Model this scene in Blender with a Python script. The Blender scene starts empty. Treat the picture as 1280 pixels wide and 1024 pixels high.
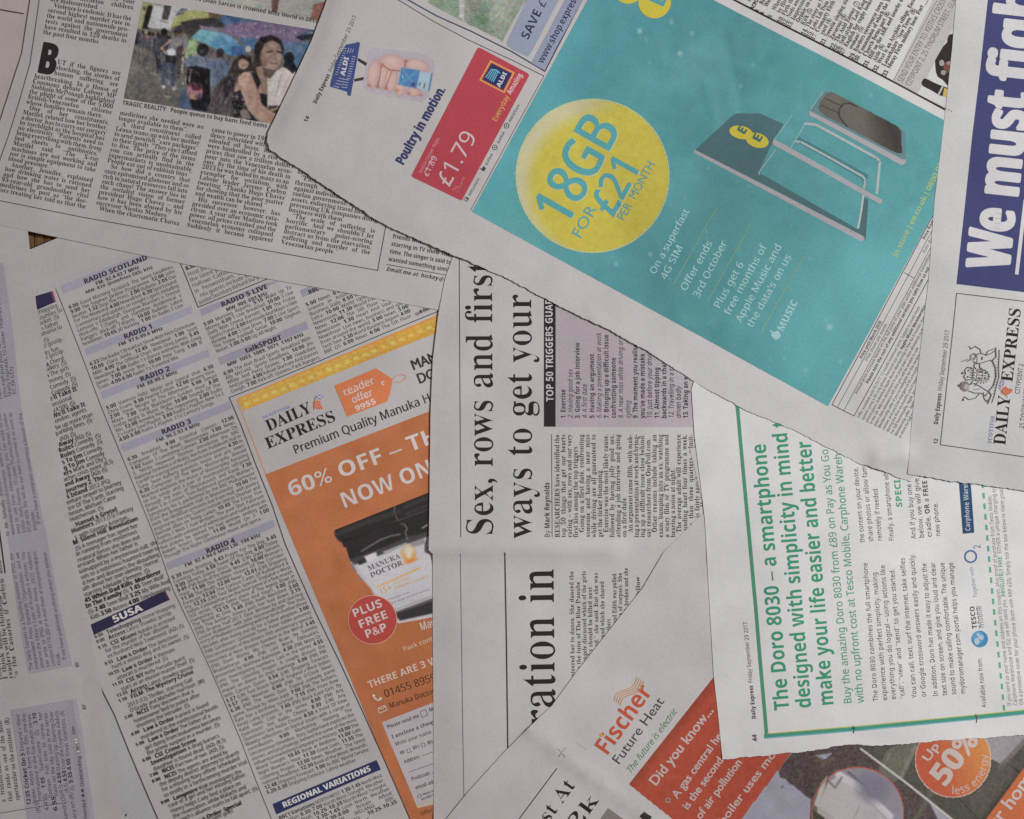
import bpy, math, random
import numpy as np
from mathutils import Vector
from mathutils.geometry import delaunay_2d_cdt, tessellate_polygon

random.seed(7); RNG = np.random.default_rng(11)
S = 0.0004                       # metres per unit of the layout grid (0.4 mm)
sc = bpy.context.scene; COL = sc.collection

# ------------------------------------------------------------------ camera
cam = bpy.data.objects.new('camera', bpy.data.cameras.new('camera')); COL.objects.link(cam); sc.camera = cam
CH = 1.5
cam.location = (0, 0, CH + 6*S)
cam.data.sensor_width = 36; cam.data.sensor_fit = 'HORIZONTAL'
cam.data.lens = 36*CH/(1280*S)
cam.data.clip_start = 0.05; cam.data.clip_end = 20

# ------------------------------------------------------------------ light: dim room, one broad soft lamp to the upper right
w = bpy.data.worlds.new('World'); sc.world = w; w.use_nodes = True
bg = w.node_tree.nodes['Background']
bg.inputs[0].default_value = (1.0, 0.66, 0.63, 1); bg.inputs[1].default_value = 0.17
def area(name, loc, target, size, power, col):
    l = bpy.data.lights.new(name, 'AREA'); l.shape = 'SQUARE'; l.size = size; l.energy = power; l.color = col
    o = bpy.data.objects.new(name, l); COL.objects.link(o); o.location = loc
    d = Vector(target) - Vector(loc); o.rotation_euler = d.to_track_quat('-Z', 'Y').to_euler(); return o
area('window_light', (0.80, 0.28, 0.88), (0.10, -0.08, 0), 0.24, 12.2, (0.97, 0.99, 0.98))
sc.view_settings.view_transform = 'Standard'; sc.view_settings.look = 'None'
sc.view_settings.exposure = 0; sc.view_settings.gamma = 1

# ------------------------------------------------------------------ colour helpers
PA = 0.60                        # albedo of newsprint
def lin(c):
    c = np.asarray(c, float)/255.0
    return np.where(c <= 0.04045, c/12.92, ((c+0.055)/1.055)**2.4)
def ref(x):                      # bare newsprint as the room light shows it, left to right
    x = np.asarray(x, float)
    return np.stack([np.interp(x, [0, 440, 600, 900, 1200], v) for v in ([146, 165, 172, 196, 192], [138, 160, 168, 196, 192], [136, 158, 167, 196, 192])], -1)
def ink(rgb, x):                 # the pigment that looks like rgb beside bare paper at x
    rgb = np.asarray(rgb, float); rgb = rgb*.94+rgb.mean()*.06
    return np.clip(lin(rgb)/lin(ref(x))*PA, 0.012, 0.85)
BLACK = (44, 38, 39)

def nodes_mat(name):
    m = bpy.data.materials.new(name); m.use_nodes = True; nt = m.node_tree
    b = nt.nodes['Principled BSDF']; b.inputs['Roughness'].default_value = 0.78
    b.inputs['Specular IOR Level'].default_value = 0.12
    return m, nt, b
def grain(nt, b, colsock, fine=0.05, mott=0.08, bump=0.25):
    N, L = nt.nodes, nt.links
    tc = N.new('ShaderNodeTexCoord')
    n1 = N.new('ShaderNodeTexNoise'); n1.inputs['Scale'].default_value = 1500; n1.inputs['Detail'].default_value = 2
    n2 = N.new('ShaderNodeTexNoise'); n2.inputs['Scale'].default_value = 38; n2.inputs['Detail'].default_value = 5
    for n in (n1, n2): L.new(tc.outputs['Object'], n.inputs['Vector'])
    def rng(n, a):
        r = N.new('ShaderNodeMapRange'); L.new(n.outputs['Fac'], r.inputs[0])
        r.inputs[1].default_value = 0.25; r.inputs[2].default_value = 0.75
        r.inputs[3].default_value = 1-a; r.inputs[4].default_value = 1+a; return r
    r1, r2 = rng(n1, fine), rng(n2, mott)
    mu = N.new('ShaderNodeMath'); mu.operation = 'MULTIPLY'
    L.new(r1.outputs[0], mu.inputs[0]); L.new(r2.outputs[0], mu.inputs[1])
    v = N.new('ShaderNodeVectorMath'); v.operation = 'SCALE'
    L.new(colsock, v.inputs[0]); L.new(mu.outputs[0], v.inputs['Scale'])
    # faint colour speckle of recycled fibre
    n3 = N.new('ShaderNodeTexNoise'); n3.inputs['Scale'].default_value = 900; n3.inputs['Detail'].default_value = 1
    L.new(tc.outputs['Object'], n3.inputs['Vector'])
    mx = N.new('ShaderNodeMix'); mx.data_type = 'RGBA'; mx.blend_type = 'SOFT_LIGHT'; mx.inputs[0].default_value = 0.24
    L.new(v.outputs[0], mx.inputs[6]); L.new(n3.outputs['Color'], mx.inputs[7])
    L.new(mx.outputs[2], b.inputs['Base Color'])
    bp = N.new('ShaderNodeBump'); bp.inputs['Strength'].default_value = bump; bp.inputs['Distance'].default_value = 0.0005
    n4 = N.new('ShaderNodeTexNoise'); n4.inputs['Scale'].default_value = 120; n4.inputs['Detail'].default_value = 3; n4.inputs['Distortion'].default_value = 1.2
    L.new(tc.outputs['Object'], n4.inputs['Vector'])
    ad_ = N.new('ShaderNodeMath'); ad_.operation = 'ADD'; L.new(n4.outputs['Fac'], ad_.inputs[0]); L.new(n2.outputs['Fac'], ad_.inputs[1])
    L.new(ad_.outputs[0], bp.inputs['Height']); L.new(bp.outputs[0], b.inputs['Normal'])
def paper_mat(name, col):
    m, nt, b = nodes_mat(name)
    c = nt.nodes.new('ShaderNodeRGB'); c.outputs[0].default_value = (*col, 1)
    grain(nt, b, c.outputs[0]); return m
M_INK, nt, b = nodes_mat('printed_ink')
at = nt.nodes.new('ShaderNodeAttribute'); at.attribute_name = 'Col'
grain(nt, b, at.outputs['Color'], fine=0.07, bump=0.2)
M_PAPER = paper_mat('newsprint', (PA, PA, PA))
M_PINK = paper_mat('newsprint_pinkish', (PA*.95, PA*.89, PA*.88))
M_WHITE = paper_mat('newsprint_white', (PA*1.19, PA*1.21, PA*1.21))
M_GREY = paper_mat('newsprint_greyish', (PA*.90, PA*.91, PA*.91))
M_COOL = paper_mat('newsprint_cool', (PA*.93, PA*.99, PA*1.02))

# wood
M_WOOD, nt, b = nodes_mat('slat_wood')
tc = nt.nodes.new('ShaderNodeTexCoord'); mp = nt.nodes.new('ShaderNodeMapping'); mp.inputs['Scale'].default_value = (900, 60, 60)
nz = nt.nodes.new('ShaderNodeTexNoise'); nz.inputs['Scale'].default_value = 1; nz.inputs['Detail'].default_value = 5
cr = nt.nodes.new('ShaderNodeValToRGB'); cr.color_ramp.elements[0].position = .3; cr.color_ramp.elements[1].position = .7
cr.color_ramp.elements[0].color = (.13, .07, .035, 1); cr.color_ramp.elements[1].color = (.30, .18, .085, 1)
nt.links.new(tc.outputs['Object'], mp.inputs[0]); nt.links.new(mp.outputs[0], nz.inputs['Vector'])
nt.links.new(nz.outputs['Fac'], cr.inputs[0]); nt.links.new(cr.outputs[0], b.inputs['Base Color'])

# ------------------------------------------------------------------ mesh helpers
def W(xy, z):                    # layout units -> metres
    xy = np.asarray(xy, float)
    return np.column_stack([(xy[:, 0]-640)*S, (512-xy[:, 1])*S, np.asarray(z, float)*S])
def tri_mesh(name, co, tris, col=None, quads=False):
    n = 4 if quads else 3
    me = bpy.data.meshes.new(name); me.vertices.add(len(co)); me.vertices.foreach_set('co', np.ascontiguousarray(co, 'f4').ravel())
    me.loops.add(len(tris)*n); me.loops.foreach_set('vertex_index', np.ascontiguousarray(tris, 'i4').ravel())
    me.polygons.add(len(tris)); me.polygons.foreach_set('loop_start', np.arange(0, len(tris)*n, n, dtype='i4'))
    try: me.polygons.foreach_set('loop_total', np.full(len(tris), n, 'i4'))
    except Exception: pass
    if col is not None:
        a = me.color_attributes.new('Col', 'FLOAT_COLOR', 'POINT')
        a.data.foreach_set('color', np.column_stack([col, np.ones(len(col))]).astype('f4').ravel())
    me.update(calc_edges=True); return me
def area2(p, t):
    a, b, c = p[t[:, 0]], p[t[:, 1]], p[t[:, 2]]
    return (b[:, 0]-a[:, 0])*(c[:, 1]-a[:, 1])-(b[:, 1]-a[:, 1])*(c[:, 0]-a[:, 0])
def orient(p, t):                # layout y runs down, so up-facing means negative area here
    f = area2(p, t) > 0; t = t.copy(); t[f] = t[f][:, ::-1]; return t
def split_long(p, c, t, lim):
    for _ in range(14):
        e = np.stack([np.hypot(*(p[t[:, i]]-p[t[:, (i+1) % 3]]).T) for i in range(3)], 1)
        k = e.argmax(1); bad = e.max(1) > lim
        if not bad.any(): break
        tb = t[bad]; kb = k[bad]; r = np.arange(len(tb))
        a, b2, o = tb[r, kb], tb[r, (kb+1) % 3], tb[r, (kb+2) % 3]
        m = len(p)+np.arange(len(tb))
        p = np.vstack([p, (p[a]+p[b2])/2]); c = np.vstack([c, (c[a]+c[b2])/2])
        t = np.vstack([t[~bad], np.column_stack([a, m, o]), np.column_stack([m, b2, o])])
    return p, c, t

# shared undulation of the heap and smaller waves of each sheet
def waves(seed, lo, hi, amp, n=7):
    r = np.random.default_rng(seed); ws = [(r.uniform(0, 2*math.pi), r.uniform(lo, hi), r.uniform(0, 6.28), r.uniform(.5, 1)) for _ in range(n)]
    tot = sum(a for *_, a in ws)
    def f(x, y):
        z = 0
        for th, L, ph, a in ws: z = z + a*np.sin((x*math.cos(th)+y*math.sin(th))*2*math.pi/L+ph)
        return z*amp/tot*1.6
    return f
bed = waves(3, 200, 520, 5.5)
def segd(x, y, a, b):
    ax, ay = a; bx, by = b; dx, dy = bx-ax, by-ay
    t = np.clip(((x-ax)*dx+(y-ay)*dy)/(dx*dx+dy*dy+1e-9), 0, 1)
    return np.hypot(x-ax-t*dx, y-ay-t*dy)
def ridge(a, b, wd, h):
    return lambda x, y: h*1.35*np.exp(-(segd(x, y, a, b)/wd)**2)
def lift(pts, wd, h):            # sheet curling up towards a poly-line edge
    def f(x, y):
        d = np.min([segd(x, y, pts[i], pts[i+1]) for i in range(len(pts)-1)], 0)
        return h*np.exp(-(d/(wd*1.5))**2)
    return f
def step(a, n, wd, h):           # fold: one side stands h higher
    return lambda x, y: h/(1+np.exp(-((x-a[0])*n[0]+(y-a[1])*n[1])/wd))

class Sheet:
    def __init__(s, label, outline, level, feats=(), seed=1, mat=None, torn=(), wave=.32, grid=9, name='newspaper_page'):
        s.level = level*.8; s.own = waves(seed, 90, 260, wave*.55); s.feats = feats
        pts = []; nz_ = 0
        n = len(outline)
        for i in range(n):       # torn runs get a ragged edge of fibres
            a, b = np.array(outline[i], float), np.array(outline[(i+1) % n], float)
            L = np.hypot(*(b-a)); tr = i in torn
            st = 1.7 if tr else 4.0
            k = max(1, int(L/st)); nn = np.array([-(b-a)[1], (b-a)[0]])/(L+1e-9)
            for j in range(k):
                p = a+(b-a)*j/k
                if tr: nz_ = nz_*.72+random.uniform(-.52, .52); p = p+nn*nz_
                pts.append(p)
        bound = len(pts)
        P = np.array(pts); x0, y0 = P.min(0); x1, y1 = P.max(0)
        gx, gy = np.meshgrid(np.arange(x0+4, x1, grid), np.arange(y0+4, y1, grid))
        gx = gx.ravel()+RNG.uniform(-.3, .3, gx.size); gy = gy.ravel()+RNG.uniform(-.3, .3, gy.size)
        q = inside(P, gx, gy); gx, gy = gx[q], gy[q]
        vs = [Vector(p) for p in pts]+[Vector((a, b)) for a, b in zip(gx, gy)]
        ed = [(i, (i+1) % bound) for i in range(bound)]
        r = delaunay_2d_cdt(vs, ed, [], 1, 1e-4)
        p = np.array([tuple(v) for v in r[0]]); t = np.array([f[:3] for f in r[2]])
        t = orient(p, t)
        z = s.z(p[:, 0], p[:, 1]); th = .16; n = len(p)
        eg = np.vstack([t[:, [0, 1]], t[:, [1, 2]], t[:, [2, 0]]]); key = np.sort(eg, 1); key = key[:, 0]*n+key[:, 1]
        _, ix, ct = np.unique(key, return_index=True, return_counts=True); be = eg[ix[ct == 1]]; m = len(be)
        co = np.vstack([W(p, z), W(p, z-th), W(p[be[:, 0]], z[be[:, 0]]), W(p[be[:, 1]], z[be[:, 1]]), W(p[be[:, 0]], z[be[:, 0]]-th), W(p[be[:, 1]], z[be[:, 1]]-th)])
        r0 = 2*n+np.arange(m); r1, r2, r3 = r0+m, r0+2*m, r0+3*m
        T4 = np.vstack([t, t[:, ::-1]+n, np.column_stack([r1, r0, r2]), np.column_stack([r1, r2, r3])])
        me = tri_mesh(name, co, T4)
        me.materials.append(mat or M_PAPER); me.polygons.foreach_set('use_smooth', [True]*len(me.polygons))
        o = bpy.data.objects.new(name, me); COL.objects.link(o)
        o['label'] = label; o['category'] = 'newspaper page'; o['group'] = 'newspaper pages strewn over the table'
        s.ob = o
    def z(s, x, y):
        z = s.level+bed(x, y)+s.own(x, y)
        for f in s.feats: z = z+f(x, y)
        return z
def inside(P, x, y):
    ins = np.zeros(np.shape(x), bool); n = len(P)
    for i in range(n):
        x1, y1 = P[i]; x2, y2 = P[(i+1) % n]
        if y1 == y2: continue
        c = ((y1 > y) != (y2 > y)) & (x < (x2-x1)*(y-y1)/(y2-y1)+x1); ins ^= c
    return ins

# ------------------------------------------------------------------ lettering
BASES = {'s': (0x1D400, 0x1D41A, 0x1D7CE, .0), 'n': (0x1D5A0, 0x1D5BA, 0x1D7E2, 0), 'b': (0x1D5D4, 0x1D5EE, 0x1D7EC, 0),
         'i': (0x1D434, 0x1D44E, None, .0), 'o': (0x1D608, 0x1D622, None, 0), 'k': (0x1D63C, 0x1D656, 0x1D7EC, 0),
         'x': (0x1D5D4, 0x1D5EE, 0x1D7EC, .030), 'h': (0x1D5A0, 0x1D5BA, 0x1D7E2, .009), 'g': (None, None, None, 0), 'G': (None, None, None, .024),
         'e': (0, 0, 0, .020), 'l': (0, 0, 0, 0), 'm': (0, 0, 0, 0), 't': (0x1D400, 0x1D41A, 0x1D7CE, 0)}
_tc = bpy.data.curves.new('tmp', 'FONT'); _to = bpy.data.objects.new('tmp', _tc)
SPL = 3.0
def _mesh(body, res):
    _tc.body = body; _tc.resolution_u = res; _tc.space_line = SPL
    me = bpy.data.meshes.new_from_object(_to)
    n = len(me.vertices); v = np.zeros(n*3, 'f4')
    if n: me.vertices.foreach_get('co', v)
    v = v.reshape(-1, 3)[:, :2].astype(float)
    me.calc_loop_triangles(); t = np.zeros(len(me.loop_triangles)*3, 'i4')
    if len(t): me.loop_triangles.foreach_get('vertices', t)
    bpy.data.meshes.remove(me); return v, t.reshape(-1, 3)
_I = _mesh('I', 1)[0][:, 0].max(); _SP = _mesh('I I', 1)[0][:, 0].max()-_mesh('II', 1)[0][:, 0].max()
_LH = _mesh('I', 1)[0][:, 1].min()-_mesh('I\nI', 1)[0][:, 1].min()
CHARS = [chr(c) for c in range(33, 127)]+list('“”‘’–£°★…')
ALNUM = [chr(65+i) for i in range(26)]+[chr(97+i) for i in range(26)]+[chr(48+i) for i in range(10)]
# letter shapes of the three newspaper faces (serif, light sans, bold sans), A-Z a-z 0-9, on a grid of 1/120 em:
# advance width, then each contour after 9999 as x, y pairs (x + 1000 marks a curve's control point), 8888 ends a letter
SHAPES = {
's': [78,9999,-2,0,-2,3,1002,3,1006,8,9,13,37,83,40,83,69,15,73,6,1075,3,79,3,79,0,41,0,41,3,1051,3,51,8,49,15,45,24,18,24,13,9,1013,3,22,3,23,3,23,0,9999,20,29,43,29,32,57,8888,
79,9999,3,0,3,3,1009,3,1013,8,13,15,13,66,1013,71,1011,76,1007,78,3,78,3,81,39,81,1071,81,71,63,1071,48,51,44,1075,40,75,24,1075,12,1058,0,42,0,9999,33,45,34,45,1043,45,1051,
52,51,62,1051,70,1045,78,39,78,1035,78,1033,74,33,70,9999,40,4,1047,4,1054,13,1054,33,1045,41,35,41,33,41,33,12,1033,8,1036,4,8888,84,9999,46,-2,1034,-2,1015,9,1005,28,1005,
53,1015,72,1034,83,46,83,1054,83,66,79,69,78,1074,78,75,83,78,83,78,55,75,55,1071,66,1056,79,47,79,1026,79,26,40,1026,4,50,4,1057,4,1071,12,77,19,80,16,1068,-2,8888,89,9999,
4,0,4,3,1009,3,1013,7,13,13,13,67,1013,74,1009,78,3,78,3,81,40,81,1061,81,1084,60,84,41,1084,0,41,0,9999,40,4,1051,4,1063,22,63,41,1063,77,40,77,1035,77,1033,74,33,69,33,13,
1033,8,1035,4,8888,79,9999,3,0,3,3,1009,3,1013,8,13,14,13,66,1013,74,1009,78,3,78,3,81,71,81,71,57,69,57,1067,68,1054,77,41,77,36,77,1034,76,33,74,33,69,33,44,35,44,1043,44,
1050,52,51,62,54,62,54,21,51,21,1051,28,1047,36,1039,40,33,40,33,40,33,12,1033,8,1036,5,41,5,1050,5,1062,9,1070,18,73,26,77,26,72,0,8888,72,9999,3,0,3,3,1009,4,1013,8,13,15,
13,67,1013,73,1009,78,3,78,3,81,70,81,70,57,67,57,1066,65,1061,73,1050,77,41,77,36,77,1034,76,33,75,33,71,33,44,34,44,1042,44,1050,52,51,62,54,62,54,21,51,21,1050,32,1042,
40,34,40,33,40,33,14,1033,10,1035,5,1040,3,46,3,46,0,8888,91,9999,48,-2,1035,-2,1016,9,1005,28,1005,53,1016,72,1034,83,46,83,1055,83,66,79,69,78,1071,78,72,79,75,83,78,83,
78,55,75,55,1072,62,1064,73,1054,79,48,79,1026,79,26,41,1026,22,1038,2,49,2,1056,2,1061,7,61,13,61,23,1061,28,1056,32,49,33,49,35,89,35,89,33,1084,32,1080,29,80,23,80,5,1064,
-2,8888,93,9999,3,0,3,3,1009,3,1013,8,13,14,13,68,1013,73,1009,78,3,78,3,81,43,81,43,78,36,77,1034,76,1033,72,33,68,33,45,61,45,61,68,60,74,1060,76,57,77,50,78,50,81,91,81,
91,78,1084,78,1080,74,80,68,80,14,1080,8,1084,3,91,3,91,0,50,0,50,3,1057,3,1061,8,61,14,61,39,33,39,33,14,1033,8,1037,3,43,3,43,0,8888,47,9999,2,0,2,3,1008,4,1013,8,13,13,
13,69,1013,75,1009,78,2,78,2,81,44,81,44,78,1037,78,1033,75,33,69,33,14,33,8,1034,6,37,5,44,3,44,0,8888,59,9999,19,-12,1014,-12,1005,-8,999,0,999,8,1004,13,1012,13,1017,9,
17,5,1017,2,15,0,14,-3,1014,-7,1023,-7,1026,-2,26,4,26,66,1026,70,1024,76,1019,78,14,78,14,81,56,81,56,78,1052,78,1047,76,46,73,46,66,46,16,1046,-12,8888,91,9999,3,0,3,3,1009,
3,1013,8,13,14,13,68,1013,73,1009,78,3,78,3,81,43,81,43,78,37,77,1034,76,1033,72,33,68,33,42,57,67,1062,72,1062,78,52,78,52,81,87,81,87,78,85,78,1075,78,62,64,48,51,83,8,87,
4,1089,3,93,3,93,0,50,0,50,3,55,3,57,4,1060,5,1060,8,57,12,36,38,33,35,33,14,1033,8,1037,3,43,3,43,0,8888,76,9999,3,0,3,3,1009,3,1013,8,13,14,13,68,1013,74,1009,78,3,78,3,
81,45,81,45,78,37,78,1035,77,1033,72,33,68,33,15,33,8,1034,6,36,6,42,5,1050,5,1062,9,1070,19,73,28,76,28,72,0,8888,113,9999,3,0,3,3,1009,3,1013,8,13,14,13,68,1013,72,1012,
76,9,77,3,78,3,81,33,81,57,25,80,81,110,81,110,78,1105,78,1100,73,100,68,100,15,1100,10,1102,5,104,4,110,3,110,0,71,0,71,3,77,4,1080,5,1081,10,81,15,81,71,51,0,48,0,19,69,
19,14,1019,7,1024,3,30,3,30,0,8888,88,9999,72,-2,19,63,19,14,1019,8,1023,3,30,3,30,0,3,0,3,3,1007,3,1012,5,1014,10,14,14,14,69,6,77,3,78,3,81,28,81,70,30,70,67,1070,72,1068,
76,66,77,59,78,59,81,86,81,86,78,1079,78,1075,74,75,67,75,-2,8888,94,9999,47,-2,1038,-2,1023,5,1011,16,1005,32,1005,50,1011,65,1023,77,1038,83,1056,83,1071,77,1083,66,1089,
50,1089,32,1083,16,1071,5,1056,-2,9999,47,2,1068,2,68,41,1068,60,1056,79,46,79,1026,79,26,41,1026,22,1037,2,8888,75,9999,3,0,3,3,1009,3,1013,8,13,14,13,68,1013,73,1009,78,
3,78,3,81,38,81,1054,81,1066,76,1073,66,73,59,1073,49,1058,37,43,37,33,37,33,14,1033,8,1037,3,43,3,43,0,9999,33,41,36,41,1045,41,1052,49,1052,68,1046,77,39,77,1035,77,1033,
74,33,71,8888,94,9999,68,-21,1043,-21,33,0,1024,3,1012,15,1005,31,1005,50,1011,65,1023,77,1038,83,1056,83,1071,77,1083,66,1089,50,89,41,1089,26,1073,4,59,0,1066,-14,79,-14,
1083,-14,88,-13,88,-16,1078,-21,9999,47,2,1068,2,68,41,1068,60,1056,79,46,79,1026,79,26,41,1026,22,1038,2,8888,84,9999,3,0,3,3,1009,3,1013,8,13,14,13,68,1013,73,1009,78,3,
78,3,81,39,81,1057,81,1075,71,75,60,1075,45,56,40,77,9,81,5,1082,3,85,3,86,3,86,0,60,0,36,38,33,38,33,14,1033,8,1037,3,43,3,43,0,9999,33,42,36,42,1046,42,1054,51,54,60,1054,
77,40,77,1035,77,1033,74,33,69,8888,70,9999,8,-2,8,28,11,28,1014,15,1026,3,35,3,1042,3,1050,10,50,16,1050,24,40,29,29,34,1019,39,1009,51,1009,67,1015,77,1026,83,33,83,41,82,
54,79,1057,79,57,83,61,83,61,57,58,57,1056,64,1049,74,1040,79,35,79,1029,79,1021,73,1021,63,1028,57,34,54,45,49,1053,45,1061,38,1064,29,64,24,1064,16,1057,5,1043,-2,34,-2,
28,-1,15,2,1013,2,12,1,11,-2,8888,76,9999,16,0,16,3,1023,3,1028,8,28,14,28,77,27,77,1017,77,1006,67,5,57,2,57,2,81,73,81,73,57,70,57,1068,77,48,77,47,77,47,14,1047,8,1052,
3,59,3,59,0,8888,88,9999,44,-2,1028,-2,1013,12,13,28,13,68,1013,73,1009,78,3,78,3,81,43,81,43,78,36,77,1034,76,33,74,32,68,32,25,1032,14,1040,4,49,4,1070,4,70,28,70,68,1070,
73,1066,78,59,78,59,81,85,81,85,78,1079,78,1075,73,75,68,75,32,1075,14,1060,-2,8888,76,9999,38,-2,8,68,4,75,1002,78,-3,78,-3,81,38,81,38,78,1032,78,1027,76,27,73,29,68,46,
26,62,67,63,73,1063,76,1059,78,53,78,53,81,79,81,79,78,1075,78,1071,74,68,68,41,-2,8888,109,9999,30,-2,6,70,1004,74,1001,78,-3,78,-3,81,32,81,32,78,1028,78,1025,76,25,73,26,
67,40,27,54,63,51,71,1050,75,1046,78,41,78,41,81,78,81,78,78,1070,78,70,74,71,69,85,30,97,66,98,73,1098,76,1094,78,90,78,90,81,111,81,111,78,1108,78,1104,73,103,68,80,-2,76,
-2,56,55,34,-2,8888,84,9999,2,0,2,3,1010,3,16,12,35,37,14,69,8,76,1006,78,3,78,3,78,3,81,44,81,44,78,41,78,1034,78,34,74,1034,72,36,69,47,52,57,67,1061,71,61,74,1061,78,52,
78,52,81,82,81,82,78,81,78,1076,78,1068,73,64,67,50,47,74,10,78,5,1080,3,82,3,83,3,83,0,43,0,43,3,43,3,1052,3,52,7,1052,10,49,14,37,33,25,14,1022,11,22,8,1022,3,31,3,31,0,
8888,76,9999,18,0,18,3,1024,3,1029,8,29,14,29,32,8,69,1005,75,3,77,0,78,-2,78,-2,81,37,81,37,78,35,78,1032,78,1028,76,28,74,29,70,44,40,60,65,1062,70,62,73,1062,78,53,78,53,
78,53,81,78,81,78,78,1075,78,73,76,68,70,48,36,48,14,1048,8,1052,3,59,3,59,0,8888,79,9999,4,0,4,2,49,77,38,77,1030,77,1020,73,1013,65,11,57,8,57,10,81,73,81,73,79,27,5,43,
5,1055,5,1070,17,73,29,76,29,73,0,8888,61,9999,45,-2,1036,-2,36,6,1028,-2,17,-2,1011,-2,1004,6,4,11,1004,19,1019,29,36,34,36,43,1036,48,1031,53,26,53,1019,53,19,49,20,46,1022,
43,22,41,1022,38,1017,34,1010,34,1006,39,1006,46,1012,53,1022,57,29,57,1042,57,1052,48,52,38,52,11,53,7,1053,6,54,6,57,7,59,5,1053,-2,9999,27,6,31,7,1033,9,36,11,36,30,1021,
27,21,15,1021,6,8888,64,9999,8,-2,8,69,1008,75,1005,78,1,78,1,81,25,81,25,50,1031,57,39,57,1046,57,1056,50,1061,38,61,30,1061,21,1054,6,1042,-2,1026,-2,19,5,9,-2,9999,33,3,
1039,3,1044,15,44,29,1044,40,1039,50,33,50,1030,50,1025,46,25,43,25,12,1025,3,8888,52,9999,28,-2,1021,-2,1010,6,1003,19,1003,36,1011,49,1023,57,1040,57,1050,50,50,44,1050,
40,1046,36,42,36,1035,36,35,45,35,48,1035,53,30,53,1020,53,20,33,1020,20,1029,7,36,7,1043,7,48,13,51,11,1042,-2,8888,66,9999,25,-2,1019,-2,1009,6,1003,18,3,26,1003,36,1009,
49,1020,57,26,57,1034,57,40,50,40,72,1040,75,1036,78,31,78,31,81,57,81,57,13,1057,9,1059,6,63,5,63,2,1054,2,40,-2,40,7,1035,-2,9999,31,5,1033,5,1039,10,40,14,40,43,1039,46,
1034,50,31,50,1025,50,1021,39,1021,16,1025,5,8888,54,9999,27,-2,1021,-2,1010,6,1003,19,1003,36,1010,49,1021,57,28,57,1038,57,1051,43,51,31,51,30,21,30,1021,8,36,8,1043,8,48,
15,51,13,1042,-2,9999,21,34,36,34,36,38,1036,46,1033,53,29,53,1021,53,21,36,8888,38,9999,3,0,3,3,7,4,1008,5,9,6,9,13,9,49,3,49,3,55,9,55,9,63,1009,73,1021,83,31,83,1039,83,
1047,76,1047,68,1043,63,1037,63,1033,67,1033,72,34,75,35,77,1035,79,1028,79,1026,74,26,70,26,55,36,55,36,49,26,49,26,12,1026,6,1030,3,36,3,36,0,8888,58,9999,26,-25,1014,-25,
1003,-18,3,-13,1003,-7,12,-5,1004,-1,4,5,1004,10,1011,17,18,20,1004,25,4,38,1004,44,1010,52,1021,57,1035,57,42,54,57,54,57,48,48,48,1052,43,52,36,1052,31,1047,23,1037,18,31,
18,25,19,1022,19,1018,15,18,13,1018,9,25,9,31,9,1041,9,1052,6,1056,-1,56,-7,1056,-15,1041,-25,9999,28,22,1032,22,1036,30,1036,46,1032,53,1024,53,1020,46,1020,30,1024,22,9999,
29,-21,1047,-21,47,-12,1047,-9,1042,-6,37,-6,17,-6,1013,-9,1013,-16,1021,-21,8888,68,9999,3,0,3,3,1007,3,1009,6,9,10,9,71,1009,75,1007,78,3,79,3,81,26,81,26,48,1033,57,43,
57,1059,57,59,38,59,10,1059,6,1061,3,65,3,65,0,36,0,36,3,37,3,1042,3,42,10,42,39,1042,44,1040,48,36,48,1031,48,26,42,26,10,1026,6,1029,3,32,3,32,0,8888,35,9999,18,65,1014,
65,1009,70,1009,78,1014,83,1022,83,1027,78,1027,70,1022,65,9999,3,0,3,3,1007,3,1009,6,9,10,9,45,1009,49,1007,52,4,52,4,55,27,55,27,10,1027,6,1029,3,32,3,32,0,8888,37,9999,
19,65,1015,65,1010,70,1010,78,1015,83,1023,83,1028,78,1028,70,1023,65,9999,6,-25,1002,-25,994,-22,990,-16,990,-9,994,-5,1001,-5,1005,-9,5,-12,1005,-14,3,-16,2,-18,1002,-21,
1009,-21,1011,-15,11,-10,11,45,1011,49,1009,52,4,53,4,55,28,55,28,-4,1028,-14,1017,-25,8888,64,9999,3,0,3,3,1007,3,1009,6,9,10,9,71,1009,75,1007,78,4,78,4,81,26,81,26,30,41,
44,1044,47,1044,52,37,52,37,52,37,55,62,55,62,52,1055,52,49,46,40,37,62,6,1064,3,67,3,67,0,38,0,38,3,39,3,1043,3,43,6,41,9,29,26,26,24,26,10,1026,6,1029,3,32,3,32,0,8888,36,
9999,3,0,3,3,1007,3,1009,6,9,10,9,71,1009,75,1007,78,4,78,4,81,27,81,27,10,1027,6,1029,3,32,3,32,0,8888,99,9999,3,0,3,3,1007,3,1009,6,9,10,9,45,1009,49,1007,52,3,53,3,55,26,
55,26,47,1033,57,42,57,1055,57,57,47,1064,57,75,57,1090,57,90,38,90,10,1090,6,1092,3,96,3,96,0,67,0,67,3,1071,3,1073,6,73,10,73,39,1073,44,1071,48,67,48,1062,48,58,42,58,10,
1058,6,1060,3,64,3,64,0,36,0,36,3,1039,3,1041,6,41,10,41,39,1041,44,1039,48,36,48,1030,48,26,42,26,10,1026,6,1028,3,32,3,32,0,8888,68,9999,3,0,3,3,1007,3,1009,6,9,10,9,45,
1009,49,1007,52,3,53,3,55,26,55,26,48,1033,57,43,57,1059,57,59,38,59,10,1059,6,1061,3,65,3,65,0,36,0,36,3,37,3,1042,3,42,10,42,39,1042,44,1040,48,36,48,1031,48,26,42,26,10,
1026,6,1029,3,32,3,32,0,8888,60,9999,30,-2,1022,-2,1010,6,1003,19,1003,36,1010,49,1022,57,1038,57,1050,49,1057,36,1057,19,1050,6,1038,-2,9999,30,2,1035,2,37,7,1038,9,39,15,
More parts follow.
